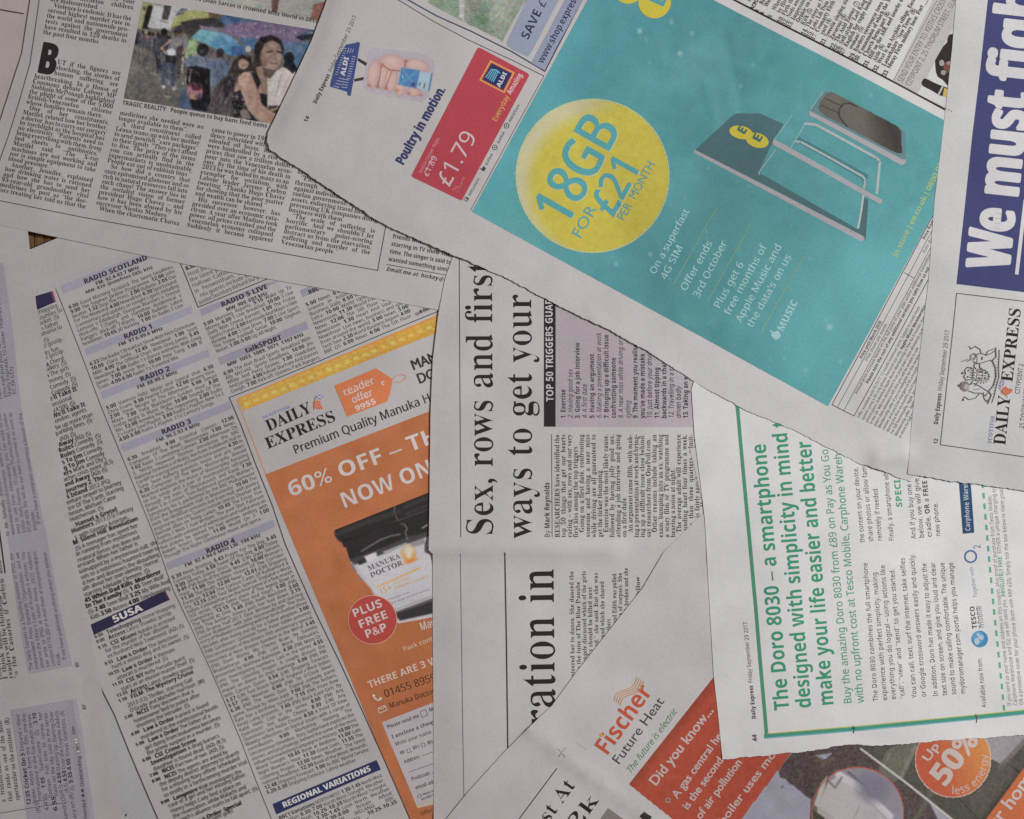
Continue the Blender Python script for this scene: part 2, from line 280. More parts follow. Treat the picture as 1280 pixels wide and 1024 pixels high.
39,27,1039,43,1035,53,1025,53,1021,43,21,28,21,15,1022,9,23,7,1025,2,8888,66,9999,3,-25,3,-22,1006,-22,1009,-20,9,-18,9,-11,9,43,1009,49,1007,52,3,53,3,55,26,55,26,47,1031,
57,41,57,1048,57,1057,50,1063,37,1063,20,1057,6,1047,-2,41,-2,1032,-2,26,6,26,-10,27,-18,1028,-20,30,-21,35,-22,35,-25,9999,35,5,1040,5,1045,16,1045,39,1041,50,1030,50,26,
42,26,12,1029,5,8888,65,9999,31,-25,31,-22,1036,-22,1040,-19,40,-15,40,5,1034,-2,25,-2,1019,-2,1009,5,1004,18,4,26,1004,35,1011,49,1023,57,1039,57,46,50,55,57,57,57,57,-15,
1057,-19,1060,-22,63,-22,63,-25,9999,32,5,1035,5,1039,9,40,12,40,43,1040,53,32,53,1026,53,1021,41,21,28,1021,16,1026,5,8888,51,9999,3,0,3,3,1007,3,1009,6,9,10,9,45,1009,50,
1007,52,4,52,4,55,26,55,26,45,1029,51,1038,57,42,57,1047,57,1052,52,1052,44,1048,40,1041,40,40,41,37,45,1036,46,1031,46,1027,40,27,34,27,10,1027,6,1030,3,35,3,35,0,8888,51,
9999,27,-2,1022,-2,15,1,13,2,1010,2,9,-2,6,-2,6,19,9,19,1011,11,1020,3,1030,3,1034,7,34,10,1034,15,28,19,19,23,1013,26,1007,34,7,39,1007,47,1017,57,25,57,30,56,38,54,1040,
54,41,57,44,57,44,40,41,40,1039,46,1031,53,1023,53,1019,49,1019,43,1022,40,26,38,34,34,1040,31,1046,23,46,17,1046,8,1036,-2,8888,41,9999,22,-2,1015,-2,1009,5,9,13,9,50,4,50,
4,54,16,66,1021,72,23,76,26,76,26,55,37,55,37,50,26,50,26,15,1026,11,1028,7,30,7,1034,7,37,13,40,12,1034,-2,8888,67,9999,23,-2,1015,-2,1008,8,8,17,8,44,1008,48,1006,52,2,53,
2,55,25,55,25,13,1025,10,1029,6,32,6,1037,6,41,12,41,44,1041,49,1038,52,34,53,34,55,58,55,58,12,1058,8,1060,6,64,5,64,2,1054,2,41,-2,41,7,1038,3,1029,-2,8888,55,9999,25,-2,
7,44,4,50,1003,52,0,52,0,55,29,55,29,53,28,53,1023,53,23,49,23,48,33,22,42,45,43,49,1043,53,36,53,36,55,54,55,54,53,1051,52,50,50,46,43,29,-2,8888,78,9999,22,-2,3,47,1,51,
1000,52,-2,52,-2,55,25,55,25,52,21,52,1020,51,20,49,30,23,38,42,36,48,34,52,1033,53,30,53,30,55,58,55,58,52,1053,52,53,49,60,25,68,46,69,49,1069,51,68,52,64,53,64,55,80,55,
80,53,1077,53,76,51,74,46,54,-2,52,-2,40,35,25,-2,8888,57,9999,1,0,1,3,1006,4,11,10,22,24,8,47,1004,52,1,52,1,55,30,55,30,53,1025,53,25,50,27,46,33,37,40,46,1042,48,1042,51,
41,52,36,53,36,55,56,55,56,53,1051,52,45,45,35,33,52,6,54,4,1055,3,57,3,57,0,28,0,28,3,32,3,1033,4,1033,7,31,11,25,20,17,11,1015,8,15,6,1015,3,20,3,21,3,21,0,8888,54,9999,
9,-25,1005,-25,999,-20,-1,-15,999,-12,1003,-7,1009,-7,1013,-11,13,-14,13,-16,1013,-18,1017,-18,20,-13,23,-8,25,-1,6,45,4,49,3,51,1002,52,-1,52,-1,55,29,55,29,52,24,52,1023,
51,23,49,33,21,42,46,42,49,1042,51,41,52,36,52,36,55,54,55,54,52,1051,52,50,50,46,43,29,-4,1026,-13,1020,-22,1014,-25,8888,52,9999,2,0,2,3,30,51,23,51,1016,51,1009,46,8,39,
5,39,6,55,49,55,49,52,22,4,27,4,1036,4,1044,11,46,19,49,19,48,0,8888,67,9999,34,-1,1023,-1,1010,10,1004,30,1004,56,1010,76,1023,87,1044,87,1057,76,1063,56,1063,30,1057,10,
1044,-1,9999,34,7,1040,7,1044,26,1044,60,1040,79,1027,79,1023,60,1023,26,1027,7,8888,67,9999,12,0,12,6,21,6,1025,6,1027,10,27,14,27,74,19,65,1016,62,1009,62,1005,67,5,71,13,
74,1018,75,24,80,32,86,45,86,45,14,1045,10,1048,6,51,6,61,6,61,0,8888,67,9999,4,0,4,12,22,30,1029,38,1037,50,1040,60,1040,73,1035,80,31,80,1025,80,1020,69,20,59,1013,59,1005,
64,5,71,1005,75,1011,82,1022,87,31,87,1045,87,1059,76,59,67,1059,63,1056,55,52,50,43,39,16,13,44,13,1047,13,1053,18,54,21,54,25,62,25,61,0,8888,67,9999,29,-1,1020,-1,1009,
3,1003,9,1003,18,1009,23,14,23,1014,15,1022,7,28,7,1032,7,1039,10,1043,18,1043,32,1033,41,24,41,17,41,17,48,25,48,1033,48,1040,58,40,66,1040,72,1035,80,1026,80,1021,74,21,
70,20,61,1012,61,1004,66,1004,78,1018,87,1044,87,1059,77,59,67,1059,59,1048,48,40,46,1045,45,1055,40,1062,32,1062,17,1056,7,1047,1,1035,-1,8888,67,9999,22,0,22,6,25,6,1029,
6,1035,9,35,15,35,22,2,22,2,30,36,86,52,86,52,30,65,30,65,22,52,22,52,15,1052,9,1058,6,62,6,64,6,64,0,9999,10,30,35,30,36,74,8888,67,9999,29,-1,1020,-1,1010,3,1005,10,1005,
18,1010,22,14,22,1014,18,1017,12,1023,7,1032,7,1038,11,1042,19,42,26,1042,35,1034,44,26,44,18,44,13,42,7,44,11,86,56,86,57,64,50,64,49,68,48,71,1047,72,44,72,19,72,17,50,23,
52,30,52,1044,52,1061,39,61,26,1061,19,1055,8,1046,2,1035,-1,8888,67,9999,35,-1,1026,-1,1013,8,1005,26,5,40,1005,50,1010,67,1018,80,1031,87,1047,87,1057,83,1061,77,1061,70,
1054,64,46,64,46,72,1045,75,1042,80,39,80,1031,80,1023,63,22,48,29,51,1033,53,39,53,1050,53,1063,39,63,28,1063,15,1049,-1,9999,36,7,1040,7,1045,16,1045,36,1040,45,34,45,1031,
45,1024,42,22,39,1022,22,1030,7,8888,67,9999,20,0,52,73,20,73,1014,73,13,66,12,60,5,60,6,86,63,86,63,80,30,0,8888,67,9999,33,-1,1023,-1,1010,5,1004,15,4,22,1004,30,1013,39,
21,43,1014,48,1006,58,6,65,1006,71,1012,81,1024,87,34,87,1047,87,1060,75,60,66,1060,59,1051,50,44,46,1054,41,1063,30,63,23,1063,11,1047,-1,9999,36,51,1041,53,1045,60,45,66,
1045,70,1042,76,1037,80,33,80,1029,80,1023,72,1023,60,1030,53,9999,33,6,1039,6,1047,14,1047,27,1039,34,29,39,1025,36,1020,28,1020,14,1027,6,8888,67,9999,27,-1,1020,-1,1011,
3,1008,9,1008,15,1010,19,13,19,1015,14,1022,6,28,6,1043,6,45,41,1042,38,1034,33,28,33,1017,33,1004,46,4,58,1004,66,1011,80,1023,87,1040,87,1054,78,1062,61,62,47,1062,37,1058,
19,1050,6,1036,-1,9999,33,42,1037,42,1043,46,45,50,1045,65,1038,79,1027,79,1022,69,22,59,1022,42,8888,],
'n': [77,9999,0,0,33,86,43,86,77,0,65,0,55,27,21,27,11,0,9999,25,36,52,36,38,75,8888,78,9999,12,0,12,86,36,86,1052,86,1069,76,69,64,1069,57,1060,47,52,45,52,45,1058,44,1066,39,1072,
31,72,24,1072,13,1056,0,42,0,9999,22,49,38,49,1049,49,1057,56,1057,70,1048,76,37,76,22,76,9999,22,9,40,9,1051,9,1060,18,1060,32,1051,40,39,40,22,40,8888,76,9999,47,-1,1034,
-1,1016,10,1007,30,1007,56,1017,76,1035,87,1062,87,72,82,68,73,59,76,1054,77,48,77,1035,77,1019,59,1019,27,1033,8,48,8,59,9,69,12,69,2,59,0,8888,88,9999,12,0,12,86,38,86,1051,
86,1070,76,1080,57,80,44,1080,22,1057,0,36,0,9999,22,9,34,9,1069,9,69,43,1069,60,1052,76,36,76,22,76,8888,67,9999,12,0,12,86,60,86,60,76,22,76,22,49,57,49,57,40,22,40,22,9,
60,9,60,0,8888,62,9999,12,0,12,86,60,86,60,76,22,76,22,46,57,46,57,36,22,36,22,0,8888,87,9999,48,-1,1035,-1,1017,9,1007,29,1007,56,1018,76,1038,87,52,87,1059,87,1072,84,77,
82,73,72,63,76,1057,77,51,77,1036,77,1019,59,19,43,1019,33,1025,17,1039,8,51,8,60,9,68,10,68,36,49,36,49,45,78,45,78,3,1072,1,1057,-1,8888,89,9999,12,0,12,86,22,86,22,49,66,
49,66,86,77,86,77,0,66,0,66,40,22,40,22,0,8888,41,9999,5,0,5,6,15,9,15,77,5,79,5,86,36,86,36,79,26,77,26,9,36,6,36,0,8888,33,9999,0,-23,-6,-22,-9,-21,-9,-12,-5,-13,-1,-13,
1002,-13,1008,-11,1011,-5,11,0,11,86,22,86,22,1,1022,-11,1010,-23,8888,74,9999,12,0,12,86,22,86,22,43,60,86,73,86,39,48,74,0,62,0,31,41,22,33,22,0,8888,63,9999,12,0,12,86,
22,86,22,10,60,10,60,0,8888,109,9999,12,0,12,86,28,86,54,15,54,15,81,86,97,86,97,0,87,0,87,53,87,75,87,75,58,0,49,0,21,75,21,75,22,0,8888,91,9999,12,0,12,86,24,86,70,15,70,
15,69,86,80,86,80,0,67,0,21,71,21,71,22,48,22,0,8888,94,9999,47,-1,1034,-1,1016,10,1007,30,1007,56,1016,76,1034,87,1060,87,1077,76,1086,56,1086,30,1077,10,1060,-1,9999,47,
8,1062,8,1075,27,1075,59,1062,78,1033,78,1019,59,1019,27,1032,8,8888,73,9999,12,0,12,86,34,86,1051,86,1066,72,66,60,1066,53,1060,41,1045,33,32,33,22,33,22,0,9999,22,43,31,
43,1043,43,1055,51,55,60,1055,68,1045,76,33,76,22,76,8888,94,9999,66,-20,50,-1,47,-1,1034,-1,1016,10,1007,30,1007,56,1016,76,1034,87,1060,87,1077,76,1086,56,86,43,1086,27,
1074,5,61,1,82,-20,9999,47,8,1062,8,1075,27,1075,59,1062,78,1033,78,1019,59,1019,27,1032,8,8888,75,9999,12,0,12,86,35,86,1051,86,1066,74,66,61,1066,54,1061,45,1054,40,49,38,
73,0,60,0,39,35,22,35,22,0,9999,22,45,35,45,1046,45,1055,53,1055,69,1045,76,35,76,22,76,8888,66,9999,30,-1,1022,-1,1010,1,6,3,6,13,17,10,1023,8,30,8,1040,8,1049,16,49,22,1049,
26,1046,32,41,34,29,40,1018,44,1007,55,7,65,1007,72,1014,82,1027,87,35,87,1042,87,1053,84,58,82,55,73,45,76,1040,77,34,77,1026,77,1018,71,18,65,1018,61,1022,55,26,53,37,48,
1044,45,1055,39,1060,30,60,23,1060,12,1044,-1,8888,67,9999,28,0,28,76,1,76,1,86,65,86,65,76,39,76,39,0,8888,88,9999,43,-1,1027,-1,1011,16,11,30,11,86,22,86,22,30,1022,20,1033,
8,1056,8,1066,21,66,30,66,86,77,86,77,30,1077,21,1070,7,1055,-1,8888,72,9999,31,0,0,86,11,86,34,21,36,12,38,21,61,86,72,86,41,0,8888,112,9999,24,0,1,86,13,86,29,23,30,13,32,
23,35,34,50,86,61,86,77,34,80,23,81,13,83,23,99,86,110,86,87,0,76,0,55,73,54,66,35,0,8888,70,9999,0,0,29,45,2,86,14,86,35,52,56,86,68,86,41,45,70,0,58,0,35,37,12,0,8888,68,
9999,29,0,29,33,0,86,12,86,34,44,56,86,68,86,39,33,39,0,8888,69,9999,5,0,5,8,50,76,6,76,6,86,63,86,63,78,18,10,64,10,64,0,8888,67,9999,26,-1,1017,-1,1006,8,1006,27,1021,38,
36,38,47,39,47,43,1047,51,1040,57,34,57,1029,57,24,55,16,52,13,60,1017,62,1028,65,35,65,1046,65,1058,55,58,44,58,0,50,0,48,9,47,9,1043,4,1034,-1,9999,28,7,1036,7,1047,16,47,
26,47,31,38,31,1026,31,1016,24,1016,12,1023,7,8888,74,9999,41,-1,1033,-1,1024,4,21,8,20,8,18,0,10,0,10,91,21,91,20,56,21,56,1024,60,1033,65,41,65,1053,65,1067,49,1067,16,1053,
-1,9999,39,8,1048,8,1056,20,56,32,1056,57,39,57,1029,57,1021,45,21,33,21,32,1021,20,1029,8,8888,58,9999,36,-1,1027,-1,1014,6,1007,20,1007,44,1015,59,1028,66,37,66,46,65,54,
62,50,53,44,55,36,56,1018,56,18,32,1018,20,1027,8,36,8,1041,8,45,9,53,12,53,2,45,0,8888,74,9999,33,-1,1021,-1,1007,15,1007,49,1021,66,33,66,1041,66,1050,60,53,56,54,56,53,
66,53,91,64,91,64,0,55,0,54,9,53,9,1050,5,1041,-1,9999,35,8,1045,8,1053,19,53,30,53,32,1053,44,1045,57,35,57,1026,57,1018,43,1018,20,1026,8,8888,68,9999,38,-1,1028,-1,1014,
6,1007,21,1007,42,1014,57,1027,66,1043,66,1055,58,1062,45,62,36,62,30,18,30,1018,19,1028,8,38,8,1044,8,49,9,59,12,59,3,49,0,1044,-1,9999,18,39,51,39,1050,47,1043,57,1027,57,
1019,47,8888,41,9999,13,0,13,56,2,56,2,61,13,65,13,68,1013,81,1024,92,34,92,41,91,46,90,44,81,39,83,34,83,1029,83,1024,76,24,69,24,64,40,64,40,56,24,56,24,0,8888,74,9999,35,
-29,1021,-29,12,-25,12,-15,1021,-20,35,-20,1044,-20,1053,-10,53,-2,54,9,53,9,1047,-1,1021,-1,1007,16,1007,47,1021,66,33,66,1039,66,1050,61,53,56,54,56,55,64,64,64,64,-1,1064,
-15,1050,-29,9999,35,7,1044,7,1053,18,53,30,53,32,1053,45,1044,57,34,57,1026,57,1018,44,1018,20,1026,7,8888,74,9999,10,0,10,91,21,91,21,64,20,55,21,55,1024,60,1035,65,41,65,
1053,65,1064,54,64,42,64,0,54,0,54,41,1054,57,40,57,1029,57,1021,45,21,33,21,0,8888,31,9999,16,75,1013,75,1009,78,1009,85,1013,88,1018,88,1022,85,1022,78,1018,75,9999,10,0,
10,64,21,64,21,0,8888,31,9999,16,75,1013,75,1009,78,1009,85,1013,88,1018,88,1022,85,1022,78,1018,75,9999,3,-29,-3,-28,-7,-27,-7,-19,-3,-20,1,-20,1005,-20,1010,-16,10,-10,10,
64,21,64,21,-10,1021,-19,1012,-29,8888,64,9999,10,0,10,91,21,91,20,33,21,33,49,64,61,64,35,37,63,0,50,0,28,30,21,24,21,0,8888,31,9999,10,0,10,91,21,91,21,0,8888,112,9999,10,
0,10,64,19,64,20,56,21,56,1024,61,1034,66,40,66,1055,66,60,55,60,55,1063,60,1075,66,81,66,1092,66,1102,54,102,42,102,0,92,0,92,41,1092,57,79,57,1070,57,1062,46,62,36,62,0,
51,0,51,41,1051,57,38,57,1028,57,1021,45,21,33,21,0,8888,74,9999,10,0,10,64,19,64,20,56,21,56,1024,61,1035,66,41,66,1053,66,1064,54,64,42,64,0,54,0,54,41,1054,57,40,57,1029,
57,1021,45,21,33,21,0,8888,73,9999,36,-1,1028,-1,1014,7,1007,22,7,32,1007,48,1023,66,36,66,1045,66,1059,58,1066,43,66,32,1066,16,1050,-1,9999,36,8,1046,8,1055,21,1055,44,1046,
57,1026,57,1018,44,1018,21,1027,8,8888,74,9999,10,-29,10,64,19,64,20,56,21,56,1024,60,1033,66,41,66,1053,66,1067,49,1067,16,1053,-1,41,-1,1033,-1,1024,4,21,8,20,8,21,-29,9999,
39,8,1045,8,1053,14,1056,25,56,32,1056,43,1048,57,1029,57,1021,46,21,34,21,32,1021,20,1029,8,8888,74,9999,53,-29,54,9,53,9,1050,5,1040,-1,33,-1,1021,-1,1007,15,1007,49,1021,
66,33,66,1041,66,1050,60,53,56,54,56,55,64,64,64,64,-29,9999,35,8,1045,8,1053,18,53,30,53,32,1053,44,1045,57,35,57,1026,57,1018,43,1018,20,1026,8,8888,50,9999,10,0,10,64,19,
64,20,53,21,53,1024,58,1033,66,40,66,48,65,46,55,39,56,1035,56,1026,51,1021,41,21,34,21,0,8888,57,9999,26,-1,1020,-1,1010,1,6,3,6,12,16,9,1021,7,27,7,1035,7,1042,12,42,17,
1042,19,1039,23,36,25,15,34,1011,36,1006,43,6,48,1006,57,1019,66,30,66,1036,66,41,64,51,61,47,53,39,56,1034,57,30,57,1023,57,1016,53,16,49,1016,46,1019,43,23,41,43,32,1048,
30,1052,23,52,18,1052,8,1038,-1,8888,43,9999,30,-1,1025,-1,1016,2,1011,11,11,19,11,56,2,56,2,61,11,65,15,79,22,79,22,64,40,64,40,56,22,56,22,19,1022,13,1027,7,32,7,37,8,41,
9,41,1,36,-1,8888,74,9999,33,-1,1021,-1,1009,10,9,22,9,64,20,64,20,23,1020,8,34,8,1045,8,1053,20,53,31,53,64,64,64,64,0,55,0,54,9,53,9,1050,3,1039,-1,8888,61,9999,24,0,0,64,
11,64,30,9,31,9,50,64,61,64,36,0,8888,94,9999,19,0,1,64,12,64,25,11,26,11,42,64,53,64,67,19,68,11,69,11,71,19,82,64,93,64,75,0,63,0,47,53,47,53,45,46,42,36,31,0,8888,63,9999,
2,0,25,33,3,64,15,64,32,40,48,64,60,64,38,33,61,0,49,0,32,26,14,0,8888,61,9999,10,-29,5,-29,1,-28,1,-19,8,-20,1014,-20,1021,-14,23,-9,26,0,0,64,11,64,29,19,31,10,31,10,50,
64,61,64,33,-9,1030,-18,1019,-29,8888,56,9999,5,0,5,7,39,56,7,56,7,64,51,64,51,56,17,8,52,8,52,0,8888,69,9999,34,-1,1020,-1,1006,22,6,43,1006,57,1012,77,1024,87,34,87,1049,
87,1063,64,63,43,1063,29,1057,9,1045,-1,9999,34,8,1044,8,1052,25,1052,60,1044,78,1024,78,1016,60,1016,25,1024,8,8888,69,9999,32,0,33,75,16,61,11,68,34,86,43,86,43,0,8888,69,
9999,6,0,6,9,39,43,1044,48,1048,58,48,63,1048,71,1040,78,1027,78,1017,74,12,70,7,77,1012,81,1025,87,33,87,1045,87,1059,75,59,64,1059,57,1053,46,48,40,37,28,19,10,19,10,62,
10,62,0,8888,69,9999,29,-1,1022,-1,1011,1,5,3,5,13,1011,11,1023,8,29,8,1041,8,1051,17,1051,33,1038,40,27,40,18,40,18,49,27,49,1037,49,1048,58,48,65,1048,71,1040,78,1026,78,
21,76,11,71,6,78,1010,82,1024,87,33,87,1046,87,1059,75,1059,57,1050,47,41,45,41,45,1052,43,1062,33,62,24,1062,17,1055,5,1040,-1,8888,69,9999,44,0,44,19,3,19,3,28,43,86,54,
86,54,29,66,29,66,19,54,19,54,0,9999,13,29,44,29,44,75,44,75,41,70,39,66,8888,69,9999,30,-1,1023,-1,1012,1,8,3,8,13,1012,11,1024,8,30,8,1039,8,1051,17,51,26,1051,35,1041,44,
30,44,22,43,15,42,10,45,13,86,56,86,56,76,22,76,20,51,25,52,33,53,1046,53,1062,39,62,27,1062,14,1045,-1,8888,69,9999,36,-1,1028,-1,1014,7,1007,24,7,37,1007,46,1010,64,1018,
78,1034,87,46,87,51,87,56,86,56,77,52,78,46,78,1038,78,1027,73,1020,63,1018,51,17,44,18,44,1021,48,1030,54,38,54,1049,54,1063,40,1063,14,1048,-1,9999,36,8,1043,8,1053,17,53,
28,1053,36,1044,45,36,45,1030,45,1022,41,1017,33,17,30,1017,24,1021,14,1030,8,8888,69,9999,16,0,51,76,5,76,5,86,63,86,63,78,28,0,8888,69,9999,35,-1,1021,-1,1006,11,6,22,1006,
28,1011,36,1019,43,24,45,1017,48,1009,59,9,66,1009,73,1015,82,1027,87,34,87,1045,87,1060,76,60,66,1060,61,1055,54,52,51,44,45,53,40,1057,36,1063,28,63,22,1063,11,1047,-1,9999,
35,49,1041,52,1049,60,1049,72,1041,78,1027,78,1019,72,19,66,1019,62,1023,56,27,53,9999,34,7,1043,7,1052,15,1052,28,1042,37,34,40,32,40,1024,37,1016,28,1016,15,1025,7,8888,
69,9999,23,-1,17,-1,12,0,12,9,1017,7,23,7,1031,7,1042,13,1049,22,1051,35,52,42,51,42,1048,38,1038,32,31,32,1020,32,1006,46,6,58,1006,67,1013,80,1025,87,1042,87,1055,79,1062,
62,62,49,1062,40,1059,22,1051,7,1035,-1,9999,33,40,1039,40,1047,45,1052,52,52,56,1052,61,1048,71,1039,78,33,78,1026,78,1016,68,16,58,1016,50,1024,40,8888,],
'b': [83,9999,0,0,30,86,52,86,83,0,63,0,57,20,26,20,20,0,9999,30,36,53,36,41,73,8888,81,9999,11,0,11,86,37,86,1055,86,1072,76,72,64,1072,57,1065,47,59,45,59,45,1063,44,1070,40,1074,
32,74,25,1074,13,1057,0,43,0,9999,29,52,39,52,1047,52,1054,57,1054,66,1046,71,39,71,29,71,9999,29,15,41,15,1049,15,1055,21,1055,31,1049,37,40,37,29,37,8888,76,9999,45,-1,1032,
-1,1015,10,1007,30,1007,56,1016,76,1034,87,47,87,1054,87,1066,84,72,81,66,66,57,70,1052,72,47,72,1037,72,1026,56,1026,29,1036,14,47,14,1052,14,58,15,69,18,69,3,1063,1,1052,
-1,8888,89,9999,11,0,11,86,38,86,1051,86,1071,76,1082,57,82,44,1082,22,1057,0,35,0,9999,29,15,37,15,1063,15,63,43,1063,57,1051,71,39,71,29,71,8888,67,9999,11,0,11,86,60,86,
60,71,29,71,29,52,58,52,58,37,29,37,29,15,60,15,60,0,8888,66,9999,11,0,11,86,60,86,60,71,29,71,29,49,58,49,58,34,29,34,29,0,8888,87,9999,47,-1,1028,-1,1007,21,7,43,1007,56,
1017,76,1037,87,52,87,1059,87,1072,84,77,82,71,67,62,70,1057,72,52,72,1044,72,1032,65,1026,51,1026,34,1030,21,1040,14,48,14,55,14,60,15,60,33,43,33,43,48,77,48,77,4,63,0,1056,
-1,8888,92,9999,11,0,11,86,29,86,29,52,63,52,63,86,81,86,81,0,63,0,63,37,29,37,29,0,8888,47,9999,4,0,4,10,14,15,14,71,4,75,4,86,43,86,43,75,32,71,32,15,43,10,43,0,8888,40,
9999,2,-25,-4,-25,-9,-24,-9,-9,-5,-10,0,-10,1003,-10,1008,-8,1011,-1,11,5,11,86,29,86,29,6,1029,-6,1022,-19,1010,-25,8888,80,9999,11,0,11,86,29,86,29,46,59,86,79,86,50,48,
80,0,59,0,37,36,29,31,29,0,8888,68,9999,11,0,11,86,29,86,29,15,64,15,64,0,8888,113,9999,11,0,11,86,36,86,56,20,56,20,78,86,102,86,102,0,85,0,86,67,86,67,64,0,47,0,26,67,26,
67,27,0,8888,98,9999,11,0,11,86,34,86,71,21,71,21,70,86,87,86,87,0,64,0,26,65,26,65,27,0,8888,96,9999,48,-1,1034,-1,1016,10,1007,30,1007,56,1016,76,1034,87,1062,87,1080,76,
1089,56,1089,30,1080,10,1062,-1,9999,48,14,1059,14,1069,30,1069,57,1059,72,1036,72,1026,57,1026,30,1036,14,8888,75,9999,11,0,11,86,38,86,1055,86,1070,71,70,59,1070,51,1064,
38,1049,30,37,30,29,30,29,0,9999,29,45,35,45,1043,45,1052,51,52,58,1052,71,37,71,29,71,8888,96,9999,65,-20,49,-1,48,-1,1034,-1,1016,10,1007,30,1007,56,1016,76,1034,87,1062,
87,1080,76,1089,56,89,43,1089,29,1078,8,67,3,88,-20,9999,48,14,1059,14,1069,30,1069,57,1059,72,1036,72,1026,57,1026,30,1036,14,8888,79,9999,11,0,11,86,36,86,1053,86,1070,73,
70,60,1070,54,1066,45,1058,39,54,37,79,0,59,0,39,33,29,33,29,0,9999,29,48,35,48,1044,48,1052,54,1052,66,1043,71,34,71,29,71,8888,66,9999,30,-1,1016,-1,6,4,6,21,18,16,1025,
14,1038,14,1044,19,1044,28,39,31,20,40,14,45,1011,48,1006,57,6,63,1006,74,1022,87,36,87,1042,87,48,85,61,81,55,67,45,70,1040,72,1030,72,1024,67,1024,59,1032,53,40,49,1047,
46,1056,40,1061,30,61,24,1061,12,1045,-1,8888,69,9999,26,0,26,71,2,71,2,86,67,86,67,71,44,71,44,0,8888,91,9999,45,-1,1028,-1,1010,16,10,30,10,86,28,86,28,33,1028,23,1037,14,
1054,14,1062,23,62,33,62,86,81,86,81,30,1081,21,1073,7,1057,-1,8888,78,9999,29,0,0,86,18,86,39,16,60,86,78,86,49,0,8888,116,9999,22,0,0,86,18,86,33,16,49,86,67,86,83,16,98,
86,116,86,94,0,74,0,58,65,42,0,8888,80,9999,0,0,28,44,2,86,22,86,40,55,58,86,78,86,51,43,80,0,59,0,39,32,19,0,8888,75,9999,28,0,28,33,0,86,20,86,37,50,55,86,75,86,46,33,46,
0,8888,69,9999,3,0,3,12,44,71,4,71,4,86,66,86,66,74,24,15,67,15,67,0,8888,72,9999,25,-1,1017,-1,1005,9,1005,30,1020,40,34,40,46,41,46,44,1046,49,1040,54,1031,54,26,52,17,49,
11,61,1016,64,1029,67,36,67,1049,67,1063,55,63,44,63,0,51,0,48,9,47,9,1043,4,1033,-1,9999,32,12,1038,12,1046,19,46,25,46,30,39,30,1030,30,1023,24,1023,15,1028,12,8888,76,9999,
45,-1,1038,-1,1030,4,27,7,26,7,23,0,9,0,9,91,27,91,27,57,27,57,1030,61,1039,67,46,67,1057,67,1071,50,1071,16,1057,-1,9999,40,13,1046,13,1052,24,1052,43,1046,52,40,52,1033,
52,1027,44,27,35,27,33,1027,24,1033,13,8888,62,9999,36,-1,1021,-1,1005,15,5,32,1005,44,1014,60,1028,67,38,67,1044,67,49,65,58,62,53,48,45,51,38,52,1024,52,24,33,1024,23,1031,
13,38,13,1043,13,1052,16,56,19,56,4,1052,1,1043,-1,8888,76,9999,30,-1,1019,-1,1005,16,1005,49,1019,67,31,67,1038,67,1047,61,49,57,50,57,49,63,49,70,49,91,67,91,67,0,53,0,49,
9,49,9,1046,4,1037,-1,9999,36,13,1044,13,1050,22,50,31,50,33,1050,42,1044,52,36,52,1030,52,1024,42,1024,23,1030,13,8888,71,9999,39,-1,1029,-1,1014,6,1005,21,1005,44,1013,59,
1027,67,36,67,1050,67,1066,51,66,37,66,28,24,28,1024,21,1032,12,40,12,1046,12,1057,15,62,17,62,3,1057,1,1047,-1,9999,24,40,49,40,1049,46,1043,54,36,54,1031,54,1024,47,8888,
46,9999,12,0,12,52,2,52,2,61,12,66,12,70,1012,79,1018,88,1028,92,35,92,45,91,52,89,47,76,43,77,37,78,1034,78,1030,73,30,70,30,66,46,66,46,52,30,52,30,0,8888,76,9999,34,-29,
21,-28,1015,-27,9,-25,9,-11,1021,-16,1049,-16,49,-1,49,9,49,9,1045,3,1036,-1,30,-1,1018,-1,1005,17,1005,49,1019,67,1043,67,50,57,50,57,51,66,67,66,67,0,1067,-14,1050,-29,9999,
36,13,1043,13,1050,21,50,30,50,33,1050,43,1043,52,36,52,1024,52,1024,13,8888,79,9999,9,0,9,91,27,91,26,57,27,57,1030,62,1040,67,46,67,1057,67,1070,55,70,43,70,0,52,0,52,38,
1052,52,41,52,1033,52,1027,41,27,31,27,0,8888,37,9999,18,74,1014,74,1009,78,1009,87,1014,91,1022,91,1028,87,1028,78,1022,74,9999,9,0,9,66,27,66,27,0,8888,37,9999,18,74,1014,
74,1009,78,1009,87,1014,91,1022,91,1028,87,1028,78,1022,74,9999,4,-29,-2,-28,-8,-27,-8,-13,-4,-14,1,-14,1004,-14,1009,-10,9,-4,9,66,27,66,27,-7,1027,-13,1023,-23,1012,-29,
8888,74,9999,9,0,9,91,27,91,27,50,53,66,73,66,47,37,74,0,54,0,35,27,27,20,27,0,8888,37,9999,9,0,9,91,27,91,27,0,8888,118,9999,9,0,9,66,23,66,25,57,26,57,1029,62,1040,67,45,
67,1053,67,1063,62,65,57,67,57,1070,62,1081,67,86,67,1097,67,1109,55,109,43,109,0,91,0,91,38,1091,52,81,52,1074,52,1068,42,68,33,68,0,50,0,50,38,1050,52,40,52,1033,52,1027,
41,27,31,27,0,8888,79,9999,9,0,9,66,23,66,25,57,26,57,1030,62,1040,67,47,67,1057,67,1070,55,70,43,70,0,52,0,52,38,1052,45,1047,52,41,52,1033,52,1027,41,27,31,27,0,8888,74,
9999,37,-1,1028,-1,1014,7,1005,22,5,33,1005,49,1022,67,37,67,1047,67,1061,59,1069,44,69,33,1069,17,1052,-1,9999,37,13,1044,13,1051,23,1051,43,1044,52,1030,52,1024,43,1024,
